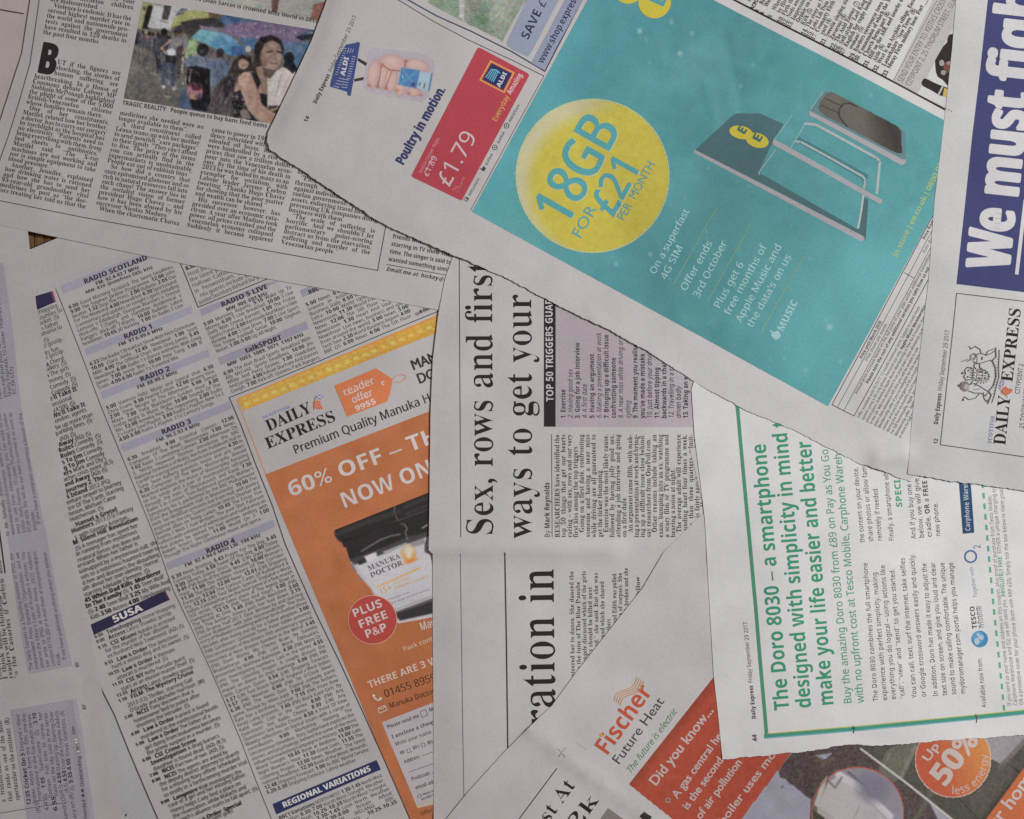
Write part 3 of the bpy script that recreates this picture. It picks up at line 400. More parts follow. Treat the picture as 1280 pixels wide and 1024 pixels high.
23,1030,13,8888,76,9999,9,-29,9,66,24,66,26,57,27,57,1030,61,1039,67,46,67,1057,67,1071,50,1071,16,1056,-1,45,-1,1038,-1,1030,4,27,7,26,7,27,-2,27,-29,9999,40,13,1046,13,1052,
24,52,33,1052,52,40,52,1033,52,1027,44,27,35,27,33,1027,24,1033,13,8888,76,9999,49,-29,49,-1,49,9,49,9,1046,4,1037,-1,30,-1,1019,-1,1005,16,1005,49,1019,67,30,67,1038,67,1047,
61,49,57,50,57,51,66,67,66,67,-29,9999,36,13,1044,13,1050,22,50,30,50,33,1050,42,1044,52,36,52,1030,52,1024,42,24,32,1024,13,8888,54,9999,9,0,9,66,23,66,26,54,26,54,1029,60,
1039,67,46,67,52,66,51,49,45,50,1041,50,1032,47,1027,40,27,33,27,0,8888,60,9999,27,-1,15,0,1010,1,6,3,6,17,17,13,1023,12,1033,12,1037,15,37,18,37,21,33,24,23,28,13,33,1009,
36,1005,43,5,48,1005,58,1020,67,31,67,1037,67,1048,64,54,62,49,49,40,52,1036,54,31,54,1023,54,23,49,24,46,28,44,47,35,1051,33,1055,25,55,19,1055,9,1041,-1,8888,52,9999,32,
-1,1026,-1,1017,3,1011,12,11,21,11,52,3,52,3,60,13,66,18,79,29,79,29,66,48,66,48,52,29,52,29,21,1029,17,1033,13,37,13,43,14,48,15,48,2,41,0,8888,79,9999,32,-1,1022,-1,1009,
10,9,23,9,66,27,66,27,27,1027,20,1032,13,37,13,1046,13,1052,24,52,35,52,66,69,66,69,0,56,0,53,8,52,8,1049,3,1038,-1,8888,68,9999,25,0,0,66,19,66,31,28,33,21,34,15,34,15,1035,
21,37,28,50,66,68,66,43,0,8888,103,9999,20,0,1,66,19,66,27,36,30,15,31,15,42,66,61,66,72,15,72,15,76,36,84,66,102,66,83,0,63,0,51,52,51,52,39,0,8888,69,9999,1,0,23,33,2,66,
22,66,35,45,48,66,68,66,46,33,69,0,48,0,35,22,21,0,8888,68,9999,13,-29,8,-29,4,-28,4,-14,11,-14,1017,-14,1023,-8,25,-3,26,0,0,66,20,66,32,29,33,23,34,17,34,17,35,23,37,29,
49,66,68,66,41,-8,1037,-19,1023,-29,8888,59,9999,3,0,3,11,34,52,5,52,5,66,54,66,54,54,24,14,55,14,55,0,8888,69,9999,34,-1,1019,-1,1004,22,4,43,1004,57,1010,76,1023,87,34,87,
1050,87,1064,64,64,43,1064,29,1058,9,1045,-1,9999,34,13,1041,13,1046,28,1046,57,1041,72,1027,72,1022,57,1022,28,1027,13,8888,69,9999,31,0,32,67,16,53,7,64,35,86,50,86,50,0,
8888,69,9999,5,0,5,13,37,45,1041,50,1044,57,44,62,1044,67,1039,72,1029,72,1020,67,14,63,5,75,12,81,1017,83,1027,87,1044,87,1056,81,1062,70,1062,57,1057,45,51,39,38,26,27,16,
27,15,65,15,65,0,8888,69,9999,29,-1,1015,-1,5,3,5,19,1010,16,1022,13,27,13,1037,13,1045,20,45,26,1045,30,1041,35,1032,37,24,37,18,37,18,51,24,51,1032,51,1041,54,1044,59,44,
63,1044,67,1038,72,1025,72,21,70,13,66,5,78,1010,82,1023,87,33,87,1046,87,1061,76,1061,58,1051,47,43,45,43,45,1053,44,1064,33,64,25,1064,18,1057,6,1041,-1,8888,69,9999,39,
0,39,18,2,18,2,30,40,86,56,86,56,32,67,32,67,18,56,18,56,0,9999,18,32,39,32,39,65,39,65,37,60,8888,69,9999,29,-1,1022,-1,1010,1,6,3,6,19,1010,17,1023,14,28,14,1036,14,1045,
20,45,27,1045,40,28,40,21,39,15,38,8,42,11,86,57,86,57,70,27,70,25,54,29,54,36,55,1044,55,1056,49,1063,37,63,29,1063,15,1046,-1,8888,69,9999,36,-1,1027,-1,1013,7,1004,24,4,
36,1004,44,1006,58,1012,71,1021,81,1036,87,47,87,53,86,59,86,59,71,54,72,48,72,1038,72,1026,66,1021,54,21,46,22,46,1024,50,1033,56,40,56,1051,56,1065,42,1065,15,1049,-1,9999,
35,13,1040,13,1047,21,47,28,1047,35,1041,42,36,42,1032,42,1026,38,1022,33,22,30,1022,26,1025,18,1031,13,8888,69,9999,13,0,45,70,3,70,3,86,65,86,65,74,32,0,8888,69,9999,34,
-1,1020,-1,1004,11,4,22,1004,31,1014,41,21,45,1015,48,1007,59,1007,73,1015,82,1027,87,1042,87,1054,82,1062,73,1062,58,1053,48,46,45,55,40,1059,36,1064,28,64,22,1064,15,1057,
5,1043,-1,9999,34,53,1038,55,1045,60,1045,69,1039,74,1030,74,1024,69,1024,60,1030,55,9999,34,12,1041,12,1048,18,48,23,1048,26,46,28,41,33,33,37,1028,35,1021,28,1021,18,1028,
12,8888,69,9999,21,-1,15,-1,10,0,10,14,15,13,20,13,1031,13,1042,20,1047,32,48,40,47,40,1044,36,1036,30,28,30,1017,30,1004,44,1004,71,1020,87,33,87,1042,87,1056,79,1064,62,
64,49,1064,42,1062,27,1057,14,1047,4,1032,-1,9999,33,44,1037,44,1043,47,1046,53,46,56,1046,60,1043,67,1038,72,33,72,1028,72,1021,65,21,57,1021,51,1027,44,8888,],
}
def _contour(c):
    pts = [((c[i]-1000, c[i+1], True) if c[i] > 700 else (c[i], c[i+1], False)) for i in range(0, len(c), 2)]
    full = []
    for i, (x, y, off) in enumerate(pts):     # put back the knots halfway between two controls
        if off and pts[i-1][2]: full.append(((x+pts[i-1][0])/2, (y+pts[i-1][1])/2, False))
        full.append((x, y, off))
    while full[0][2]: full.append(full.pop(0))
    co, hl, hr = [], [], []; n = len(full)
    for i, (x, y, off) in enumerate(full):
        if off: continue
        a, b = full[i-1], full[(i+1) % n]; p = np.array([x, y], float)
        f = lambda q: p+(np.array(q[:2])-p)*(2/3 if q[2] else 1/3)
        co.append(p); hl.append(f(a)); hr.append(f(b))
    return [np.array(v)/120 for v in (co, hl, hr)]
FACE = {}
for st, nn_ in SHAPES.items():
    cur, k = [], 0
    for v in nn_:
        if v == 8888:
            cs, one = [], None
            for u_ in cur[1:]:
                if u_ == 9999: one = []; cs.append(one)
                else: one.append(u_)
            cs = [_contour(c) for c in cs]
            FACE[(st, ALNUM[k])] = (cur[0]/120, [len(c[0]) for c in cs], *[np.vstack([c[j] for c in cs]) for j in range(3)])
            cur = []; k += 1
        else: cur.append(v)
def thinned(base, d):            # a lighter cut of a face: upright strokes drawn in from both sides
    out = {}
    for ch in ALNUM:
        adv, ns, co, hl, hr = FACE[(base, ch)]; co, hl, hr = co.copy(), hl.copy(), hr.copy(); j = 0; A = []
        for n in ns:
            p = co[j:j+n]; A.append(.5*np.sum(p[:, 0]*np.roll(p[:, 1], -1)-np.roll(p[:, 0], -1)*p[:, 1])); j += n
        sg = 1 if A[int(np.argmax(np.abs(A)))] > 0 else -1; j = 0
        for n in ns:
            k = slice(j, j+n); p = co[k]
            def nx(a, b):
                t = b-a; L = np.hypot(t[:, 0], t[:, 1])+1e-9; return t[:, 1]/L*sg
            pr, nt_ = np.roll(p, 1, 0), np.roll(p, -1, 0)
            ti = np.where((np.hypot(*(p-hl[k]).T) > 1e-4)[:, None], hl[k], pr); to = np.where((np.hypot(*(hr[k]-p)).T > 1e-4)[:, None], hr[k], nt_) if False else hr[k]
            a, b = nx(ti, p), nx(p, to); m = np.where(np.abs(a) > np.abs(b), a, b)
            q = -d*np.clip(m*1.15, -1, 1); co[k, 0] += q; hl[k, 0] += q; hr[k, 0] += q; j += n
        out[ch] = (adv, ns, co, hl, hr)
    return out
for nm_, b_, d_ in (('l', 's', .017), ('m', 's', .010)):
    for ch, v in thinned(b_, d_).items(): FACE[(nm_, ch)] = v
_G = {}
def _mesh_arrays(ob):
    me = bpy.data.meshes.new_from_object(ob); n = len(me.vertices); v = np.zeros(n*3, 'f4'); me.vertices.foreach_get('co', v)
    me.calc_loop_triangles(); t = np.zeros(len(me.loop_triangles)*3, 'i4'); me.loop_triangles.foreach_get('vertices', t)
    bpy.data.meshes.remove(me); return v.reshape(-1, 3)[:, :2].astype(float), t.reshape(-1, 3)
def _split(v, t, step, chars, advs):
    k = np.floor((-v[:, 1]+.35*step)/step).astype(int); k[k < 0] = 0
    k = np.floor((-v[:, 1]+.9*1.0)/step).astype(int); kt = k[t[:, 0]]; d = {}
    for i, c in enumerate(chars):
        m = np.flatnonzero(k == i); mp_ = np.zeros(len(v), 'i4'); mp_[m] = np.arange(len(m))
        d[c] = (v[m]+np.array([0, i*step]), mp_[t[kt == i]], advs[c])
    return d
def _load(base, res):
    if base == 'g':
        v, _ = _mesh('\n'.join(c+'I' for c in CHARS), 1); k = np.floor((-v[:, 1]+.9)/_LH).astype(int)
        advs = {c: v[k == i, 0].max()-_I for i, c in enumerate(CHARS)}
        v, t = _mesh('\n'.join(CHARS), res); _G[('g', res)] = _split(v, t, _LH, CHARS, advs); return
    cu = bpy.data.curves.new('outline', 'CURVE'); cu.dimensions = '2D'; cu.fill_mode = 'BOTH'; cu.resolution_u = res
    for i, ch in enumerate(ALNUM):
        adv, ns, co, hl, hr = FACE[(base, ch)]; off = np.array([0, -3.0*i]); j = 0
        for n in ns:
            sp = cu.splines.new('BEZIER'); sp.bezier_points.add(n-1); sp.use_cyclic_u = True
            for arr, nm in ((co, 'co'), (hl, 'handle_left'), (hr, 'handle_right')):
                a3 = np.zeros((n, 3)); a3[:, :2] = arr[j:j+n]+off; sp.bezier_points.foreach_set(nm, a3.ravel())
            j += n
    o = bpy.data.objects.new('outline', cu); v, t = _mesh_arrays(o); bpy.data.objects.remove(o); bpy.data.curves.remove(cu)
    _G[(base, res)] = _split(v, t, 3.0, ALNUM, {c: FACE[(base, c)][0] for c in ALNUM})
ROOT = {'l': 'l', 'm': 'm', 's': 's', 'n': 'n', 'b': 'b', 'i': 's', 'o': 'n', 'k': 'b', 'x': 'b', 'h': 'n', 'g': 'g', 'G': 'g', 't': 's', 'e': 'n'}
def glyph(c, st, res):
    base = ROOT[st] if c.isalnum() and c.isascii() else 'g'
    if (base, res) not in _G: _load(base, res)
    v, t, adv = _G[(base, res)][c]
    if st in 'iok': v = np.column_stack([v[:, 0]+.2*v[:, 1], v[:, 1]])
    return v, t, adv
CAP = {}
def caph(st):
    if st not in CAP: CAP[st] = glyph('H', st, 1)[0][:, 1].max()
    return CAP[st]

class Part:
    """One printed element of a page: flat ink laid on the sheet's own surface."""
    def __init__(s, name, sheet, parent=None, layer=1, label=None):
        s.name, s.sheet, s.parent, s.layer, s.label = name, sheet, parent or sheet.ob, layer, label
        s.p, s.c, s.t, s.dz, s.n, s.k = [], [], [], [], 0, 0; s.dzx = 0
    def add(s, p, t, rgb, raw=False):
        p = np.asarray(p, float); t = np.asarray(t, 'i4').reshape(-1, 3)
        if not len(t): return
        c = ink(rgb, p[:, 0].mean()); c = np.tile(c, (len(p), 1))
        e = max(np.hypot(*(p[t[:, 0]]-p[t[:, 1]]).T).max(), np.hypot(*(p[t[:, 1]]-p[t[:, 2]]).T).max())
        if e > 6.5: p, c, t = split_long(p, c, t, 6.5)
        s.p.append(p); s.c.append(c); s.t.append(t+s.n); s.dz.append(np.full(len(p), s.k*.012+s.dzx*.003)); s.n += len(p)
    def poly(s, pts, rgb):
        s.k += 1
        t = tessellate_polygon([[Vector((a, b, 0)) for a, b in pts]]); s.add(pts, t, rgb); return s
    def line(s, pts, wd, rgb=BLACK):
        s.k += 1
        for i in range(len(pts)-1):
            a, b = np.array(pts[i], float), np.array(pts[i+1], float); d = b-a; L = np.hypot(*d)
            if L < 1e-6: continue
            n = np.array([-d[1], d[0]])/L*wd/2; e = d/L*(wd*.3 if len(pts) > 2 else 0)
            s.add([a+n-e, b+n+e, b-n+e, a-n-e], [(0, 1, 2), (0, 2, 3)], rgb)
        return s
    def dash(s, a, b, on, off, wd, rgb):
        a, b = np.array(a, float), np.array(b, float); L = np.hypot(*(b-a)); d = (b-a)/L; x = 0
        while x < L: s.line([a+d*x, a+d*min(L, x+on)], wd, rgb); x += on+off
        return s
    def disc(s, c, rx, ry=None, rgb=BLACK, n=40, ang=0):
        ry = ry or rx; ca, sa = math.cos(ang), math.sin(ang)
        return s.poly([(c[0]+rx*math.cos(q)*ca-ry*math.sin(q)*sa, c[1]+rx*math.cos(q)*sa+ry*math.sin(q)*ca)
                       for q in [2*math.pi*i/n for i in range(n)]], rgb)
    def ring(s, c, r, wd, rgb, a0=0, a1=2*math.pi, n=48):
        return s.line([(c[0]+r*math.cos(a0+(a1-a0)*i/n), c[1]+r*math.sin(a0+(a1-a0)*i/n)) for i in range(n+1)], wd, rgb)
    def T(s, text, p0, p1, cap, st='n', rgb=BLACK, res=None, lean=0, track=0, mirror=False):
        """lettering whose baseline runs from p0 to p1 exactly, capitals cap high; *..* switches to bold"""
        s.k += 1
        p0, p1 = np.array(p0, float), np.array(p1, float); d = p1-p0; L = np.hypot(*d); d /= L
        up = np.array([d[1], -d[0]]); em = cap/caph(st); res = res or (1 if em < 11 else 3 if em < 30 else 5)
        run = []; x = 0; bold = False
        B = {'n': 'b', 'h': 'b', 'o': 'k', 'g': 'G'}.get(st, st)
        for c in text:
            if c == '*': bold = not bold; continue
            if c == ' ': x += _SP*(1.0)+track; continue
            g = glyph(c, B if bold else st, res); run.append((g, x)); x += g[2]+track
        sx = L/max(x-track, 1e-6)
        P, T_, n = [], [], 0
        for (v, t, a), x in run:
            if not len(t): continue
            vx = (v[:, 0]+x)*sx + v[:, 1]*em*lean; vy = v[:, 1]*em
            P.append(p0+vx[:, None]*d+vy[:, None]*up); T_.append(t+n); n += len(v)
        if P:
            V, TT = np.vstack(P), np.vstack(T_); r = BASES[st][3]*em
            s.add(V, TT, rgb)
            if r:
                for q_ in range(8 if em > 14 else 2):
                    s.dzx += 1; an = q_*math.pi/4 if em > 14 else q_*math.pi
                    s.add(V+d*r*math.cos(an)+up*r*.55*math.sin(an), TT, rgb)
        return s
    def B(s, q, lines, em, st='n', rgb=BLACK, cond=.88, bold=None, justify=True):
        """block of lines; q = first baseline start, first baseline end, last baseline start, last baseline end"""
        s.k += 1
        A, Bq, C, D = [np.array(v, float) for v in q]; n = len(lines); P, T_, k = [], [], 0; Pb, Tb, kb = [], [], 0
        em *= 1.12 if ROOT[st] in ('s', 'l', 'm') else 1.0
        Bo = bold or {'n': 'b', 'h': 'b', 'o': 'k', 'g': 'G'}.get(st, st)
        BW = 1.16 if st in 'nh' and em < 7.7 else 1.0
        if justify:              # set the face as wide as the measure asks
            fs = []
            for i, ln in enumerate(lines):
                if ln.endswith('~') or not ln.strip(): continue
                L = np.hypot(*((Bq-A)*(1-i/max(1, n-1))+(D-C)*(i/max(1, n-1)))); bo = False; w0 = 0; ns = 0
                for c in ln.strip():
                    if c == '*': bo = not bo
                    elif c == ' ': ns += 1
                    else: w0 += glyph(c, Bo if bo else st, 1)[2]*em*(BW if bo else 1)
                fs.append((L-(len(ln)-len(ln.lstrip()))*.35*em-ns*.30*em)/w0)
            if fs: cond = float(np.clip(np.percentile(fs, 38), .55, 1.25))
        for i, ln in enumerate(lines):
            if not ln.strip(): continue
            t = i/max(1, n-1); a = A+(C-A)*t; b = Bq+(D-Bq)*t; d = b-a; L = np.hypot(*d); d /= L; up = np.array([d[1], -d[0]])
            just = justify; 
            if ln.endswith('~'): ln = ln[:-1]; just = False
            ind = len(ln)-len(ln.lstrip(' ')); x = ind*.35*em; ln = ln.strip(' ')
            run, bo, w0, ns = [], False, 0, 0
            for c in ln:
                if c == '*': bo = not bo; continue
                if c == ' ': run.append(None); ns += 1; continue
                g = glyph(c, Bo if bo else st, 1); isb = bo and Bo != st; run.append((g[0]*np.array([BW, 1]) if isb else g[0], g[1], g[2]*(BW if isb else 1), isb)); w0 += run[-1][2]*em*cond
            sp = _SP*em*.8; f = 1.0
            if just and ns:
                sp = (L-x-w0)/ns
                if sp < .13*em: f = (L-x)/(w0+ns*.2*em); sp = .2*em*f
                elif sp > 3*em: sp = .5*em
            elif just: f = min(1.15, (L-x)/w0)
            elif x+w0+ns*sp > L*1.02: f = (L-x)/(w0+ns*sp); sp *= f
            for g in run:
                if g is None: x += sp; continue
                v, tt, adv, isb = g
                if len(tt) and isb:
                    vx = v[:, 0]*em*cond*f+x; Pb.append(a+vx[:, None]*d+(v[:, 1]*em*1.06)[:, None]*up); Tb.append(tt+kb); kb += len(v)
                elif len(tt):
                    vx = v[:, 0]*em*cond*f+x; P.append(a+vx[:, None]*d+(v[:, 1]*em)[:, None]*up); T_.append(tt+k); k += len(v)
                x += adv*em*cond*f
        if P: s.add(np.vstack(P), np.vstack(T_), rgb)
        if Pb: s.add(np.vstack(Pb), np.vstack(Tb), tuple(v*.5 for v in rgb))
        return s
    def arc(s, text, c, r, a0, a1, cap, st, rgb):
        """lettering round a circle, read anticlockwise along its inside bottom"""
        em = cap/caph(st); gl = [glyph(ch, st, 2) if ch != ' ' else None for ch in text]
        ws = [g[2] if g else _SP for g in gl]; tot = sum(ws); x = 0; s.k += 1
        for g, wd in zip(gl, ws):
            a = a0+(a1-a0)*(x+wd/2)/tot
            if g and len(g[1]):
                base = np.array([c[0]+r*math.cos(a), c[1]+r*math.sin(a)])
                up = -np.array([math.cos(a), math.sin(a)]); d = np.array([-up[1], up[0]])
                v = g[0]; s.add(base+((v[:, 0]-wd/2)*em)[:, None]*d+(v[:, 1]*em)[:, None]*up, g[1], rgb)
            x += wd
        return s
    def end(s):
        p, c, t, dz = np.vstack(s.p), np.vstack(s.c), np.vstack(s.t), np.concatenate(s.dz)
        t = orient(p, t)
        z = s.sheet.z(p[:, 0], p[:, 1])+.12+.10*s.layer+dz
        me = tri_mesh(s.name, W(p, z), t, c); me.materials.append(M_INK)
        me.polygons.foreach_set('use_smooth', [False]*len(me.polygons))
        o = bpy.data.objects.new(s.name, me); COL.objects.link(o); o.parent = s.parent
        if s.label: o['label'] = s.label
        return o

class Pic:
    """A printed picture: a fine mesh laid on the sheet, each vertex carrying its ink colour."""
    def __init__(s, name, sheet, quad, base, stepn=1.1, parent=None, layer=1, label=None):
        s.name, s.sheet, s.parent, s.layer, s.label = name, sheet, parent or sheet.ob, layer, label
        a, b, c, d = [np.array(v, float) for v in quad]
        nu = max(2, int(max(np.hypot(*(b-a)), np.hypot(*(c-d)))/stepn)+1); nv = max(2, int(max(np.hypot(*(d-a)), np.hypot(*(c-b)))/stepn)+1)
        u, v = np.meshgrid(np.linspace(0, 1, nu), np.linspace(0, 1, nv))
        P = (a*((1-u)*(1-v))[..., None]+b*(u*(1-v))[..., None]+c*(u*v)[..., None]+d*((1-u)*v)[..., None])
        s.X, s.Y = P[..., 0], P[..., 1]; s.I = np.ones(s.X.shape+(3,))*np.array(base, float); s.mask = None
    def blend(s, al, rgb): s.I = s.I*(1-al[..., None])+np.array(rgb, float)*al[..., None]; return s
    def poly(s, pts, rgb, soft=.9, op=1):
        P = np.array(pts, float); d = np.min([segd(s.X, s.Y, P[i], P[(i+1) % len(P)]) for i in range(len(P))], 0)
        d = np.where(inside(P, s.X, s.Y), -d, d); return s.blend(np.clip(.5-d/(2*soft), 0, 1)*op, rgb)
    def line(s, pts, wd, rgb, soft=.6, op=1):
        d = np.min([segd(s.X, s.Y, pts[i], pts[i+1]) for i in range(len(pts)-1)], 0)
        return s.blend(np.clip(.5-(d-wd/2)/(2*soft), 0, 1)*op, rgb)
    def blob(s, c, rx, ry, rgb, ang=0, soft=.9, op=1):
        ca, sa = math.cos(ang), math.sin(ang); x = s.X-c[0]; y = s.Y-c[1]
        r = np.hypot((x*ca+y*sa)/rx, (-x*sa+y*ca)/ry); return s.blend(np.clip(.5-(r-1)*min(rx, ry)/(2*soft), 0, 1)*op, rgb)
    def noise(s, amp, size=1, pts=None, seed=0, colour=.5):
        r = np.random.default_rng(seed); h, w_ = s.X.shape; hh, ww = int(h/size)+2, int(w_/size)+2
        n = r.normal(0, 1, (hh, ww, 1))+colour*r.normal(0, 1, (hh, ww, 3))
        yy = np.linspace(0, hh-1.001, h); xx = np.linspace(0, ww-1.001, w_); yi, xi = yy.astype(int), xx.astype(int)
        fy, fx = (yy-yi)[:, None, None], (xx-xi)[None, :, None]
        n = n[yi][:, xi]*(1-fy)*(1-fx)+n[yi+1][:, xi]*fy*(1-fx)+n[yi][:, xi+1]*(1-fy)*fx+n[yi+1][:, xi+1]*fy*fx
        m = inside(np.array(pts, float), s.X, s.Y)[..., None] if pts is not None else 1
        s.I = s.I+n*amp*m; return s
    def blur(s, n=1):
        for _ in range(n):
            I = s.I; P = np.pad(I, ((1, 1), (1, 1), (0, 0)), 'edge')
            s.I = (P[:-2, 1:-1]+P[2:, 1:-1]+P[1:-1, :-2]+P[1:-1, 2:]+2*I)/6
        return s
    def clip(s, pts): s.mask = inside(np.array(pts, float), s.X, s.Y); return s
    def end(s):
        h, w_ = s.X.shape; idx = np.arange(h*w_).reshape(h, w_)
        q = np.stack([idx[:-1, :-1], idx[1:, :-1], idx[1:, 1:], idx[:-1, 1:]], -1).reshape(-1, 4)
        if s.mask is not None: q = q[s.mask.ravel()[q].all(1)]
        p = np.column_stack([s.X.ravel(), s.Y.ravel()])
        if len(q) and area2(p, q[:1, :3])[0] > 0: q = q[:, ::-1]
        s.I = s.I*.95+s.I.mean(2, keepdims=True)*.05
        c = np.clip(lin(np.clip(s.I, 6, 250))/lin(ref(s.X))*PA, .012, .85).reshape(-1, 3)
        me = tri_mesh(s.name, W(p, s.sheet.z(p[:, 0], p[:, 1])+.12+.10*s.layer), q, c, quads=True)
        me.materials.append(M_INK); o = bpy.data.objects.new(s.name, me); COL.objects.link(o); o.parent = s.parent
        if s.label: o['label'] = s.label
        return o

# ================================================================== the table
def box_mesh(name, x0, x1, y0, y1, z0, z1, bev=.4):
    xs = [x0, x0+bev, x1-bev, x1]; zt = [z1-bev, z1, z1, z1-bev]
    vs = []; 
    for y in (y0, y1):
        for x, z in zip(xs, zt): vs.append((x, y, z))
        vs += [(x1, y, z0), (x0, y, z0)]
    f = [[i, (i+1) % 6, 6+(i+1) % 6, 6+i] for i in range(6)]+[[5, 4, 3, 2, 1, 0], [6, 7, 8, 9, 10, 11]]
    me = bpy.data.meshes.new(name); co = W([(v[0], v[1]) for v in vs], [v[2] for v in vs])
    me.from_pydata([tuple(c) for c in co], [], f); me.update(); me.materials.append(M_WOOD); return me
tb = bpy.data.objects.new('wooden_table', box_mesh('table_board', -110, 1390, -110, 1134, -22, -9)); COL.objects.link(tb)
tb['label'] = 'brown slatted wooden table top showing in the small gap between the pages'; tb['category'] = 'table'
sm = box_mesh('slat', 0, 11.4, -110, 1134, -8.6, -4.2)
for i in range(60):
    o = bpy.data.objects.new('slat', sm); COL.objects.link(o); o.location.x = (-80+12.2*i-.4)*S; o.parent = tb
sm2 = box_mesh('table_top_board', 652, 1390, -110, 1134, -8.6, -4.2)
o = bpy.data.objects.new('board', sm2); COL.objects.link(o); o.parent = tb

# ================================================================== the sheets, lowest first
pinkpg = Sheet('plain pinkish page in the top left corner with a short black rule', [(-60, -60), (90, -60), (80, 210), (-60, 230)], .6, seed=21, mat=M_PINK)
under = Sheet('pale bluish page edge showing between the lavender boxes page and the TV listings', [(60, 820), (240, 820), (260, 1080), (60, 1080)], .3, seed=22, mat=M_COOL)
listing = Sheet('radio and TV listings page with an orange honey advert at its lower right',
    [(20, 319), (39, 311), (75, 296), (130, 273), (330, 240), (620, 300), (640, 1080), (226, 1080), (205, 1040), (192, 1010), (175, 970), (158, 930), (143, 893), (130, 868), (112, 832), (60, 640)],
    1.9, seed=23, feats=[lift([(226, 1080), (192, 1010), (158, 930), (130, 868), (100, 800)], 9, .7), ridge((480, 300), (560, 1060), 60, .5)])
left = Sheet('page with upward running print in lavender boxes along the left edge',
    [(-60, 260), (35, 285), (35, 290), (45, 385), (58, 460), (72, 560), (88, 660), (103, 740), (112, 790), (122, 842), (124, 850), (131, 880), (140, 930), (157, 1050), (160, 1090), (-60, 1090)],
    3.3, seed=24, feats=[ridge((-60, 868), (124, 846), 8, 1.0), ridge((-60, 861), (90, 846), 3.5, .5), ridge((86, 848), (112, 1024), 5, .55), lift([(58, 460), (88, 660), (122, 842), (157, 1050)], 8, .5)],
    torn=(3, 4, 5, 6, 7, 8, 10, 11, 12))
venez = Sheet('page with a photograph of a queue under umbrellas and a large drop cap B',
    [(37, -60), (37, 0), (27, 66), (0, 150), (-60, 268), (0, 281), (35, 289), (235, 331), (400, 360), (550, 388), (640, 400), (640, -60)],
    4.7, seed=25, feats=[lift([(-60, 268), (35, 289), (235, 331), (400, 360), (550, 388)], 7, -.7), lift([(37, -60), (37, 0), (27, 66), (0, 150), (-30, 210)], 8, -1.4)])
sexp = Sheet('page with a large upward serif headline, creased across the middle',
    [(567, 250), (567, 318), (556, 350), (548, 392), (541, 450), (538, 520), (537, 600), (536, 688), (541, 692), (541, 800), (542, 900), (542, 1080), (600, 1080), (705, 890), (778, 795), (845, 700), (884, 668), (892, 640), (892, 400), (892, 250)],
    6.1, seed=26, feats=[step((0, 690), (0, -1), 2.0, 1.5), ridge((530, 684), (765, 687), 13, 3.0), lift([(567, 318), (548, 392), (538, 520), (537, 600), (536, 688), (541, 694), (542, 1000)], 14, -1.7)], grid=8)
fisch = Sheet('page with an orange red heating advert and house photograph at the bottom',
    [(862, 560), (881, 640), (868, 652), (830, 690), (803, 736), (762, 788), (720, 841), (690, 882), (665, 905), (630, 940), (585, 990), (545, 1040), (520, 1090), (1340, 1090), (1340, 880), (900, 560)],
    8.8, seed=27, wave=.2, feats=[ridge((655, 908), (860, 1060), 6, 1.5), ridge((668, 905), (760, 985), 16, 1.0), lift([(881, 640), (830, 690), (762, 788), (690, 882), (630, 940), (545, 1040)], 7, -.2), ridge((640, 925), (700, 960), 16, .4)])
doro = Sheet('page with a green bordered smartphone advert at the right',
    [(868, 474), (864, 487), (868, 545), (875, 600), (881, 650), (886, 740), (892, 845), (897, 890), (903, 949), (950, 945), (1000, 940), (1060, 930), (1100, 932), (1180, 925), (1340, 915), (1340, 560), (1120, 500), (960, 480)],
    10.0, seed=28, wave=.2, mat=M_WHITE, feats=[lift([(862, 485), (881, 650), (892, 845)], 7, -.15), lift([(903, 949), (1000, 940), (1100, 932), (1340, 915)], 6, .35), ridge((1068, 930), (1112, 924), 9, -.55), ridge((1075, 912), (1108, 913), 5, .4),
    ridge((903, 948), (918, 925), 6, .45), ridge((930, 948), (912, 930), 3, -.35), ridge((880, 690), (915, 760), 4, .3), ridge((900, 620), (925, 690), 5, -.25), ridge((912, 924), (914, 926), 2.2, .5)], torn=(8, 9, 10, 11, 12, 13))
eeb = [(335, 166), (334, 176), (337, 186), (352, 197), (377, 213), (405, 232), (440, 255), (480, 281), (520, 299), (567, 319), (640, 351), (700, 384), (760, 412), (810, 440), (862, 474), (930, 512), (960, 524), (1000, 542), (1047, 566), (1075, 580), (1105, 589), (1122, 597), (1136, 600)]
ee = Sheet('page with a big turquoise SIM card advert and a small red supermarket advert',
    [(430, -60), (409, 0), (390, 50), (372, 88)]+eeb+[(1220, 560), (1290, 100), (1300, -60)], 11.4, seed=29, wave=.5, grid=5.5,
    feats=[lift([(409, 0), (390, 50), (372, 88)]+eeb[:9], 9, -1.5), lift([(409, -20), (390, 50), (372, 88), (335, 166)], 9, -1.2), lift(eeb[11:19], 8, .4), ridge((1100, 572), (1128, 566), 15, 5),
           ridge((850, 60), (960, 95), 8, .8), ridge((905, 40), (925, 130), 8, -.7), ridge((960, 85), (1010, 70), 8, .7), ridge((930, 115), (1000, 118), 8, -.6), ridge((880, 100), (895, 160), 8, .6), ridge((760, 40), (800, 200), 20, .8), ridge((1020, 380), (1090, 240), 16, .7),
           ridge((735, 385), (745, 400), 6, .5), ridge((700, 100), (860, 480), 22, -.9), ridge((1030, 200), (1110, 560), 26, .9), ridge((820, 300), (860, 440), 9, .3)],
    torn=tuple(range(5, 26)))
web_ = [(1134, 592), (1160, 597), (1200, 603), (1240, 608), (1290, 615), (1340, 620)]
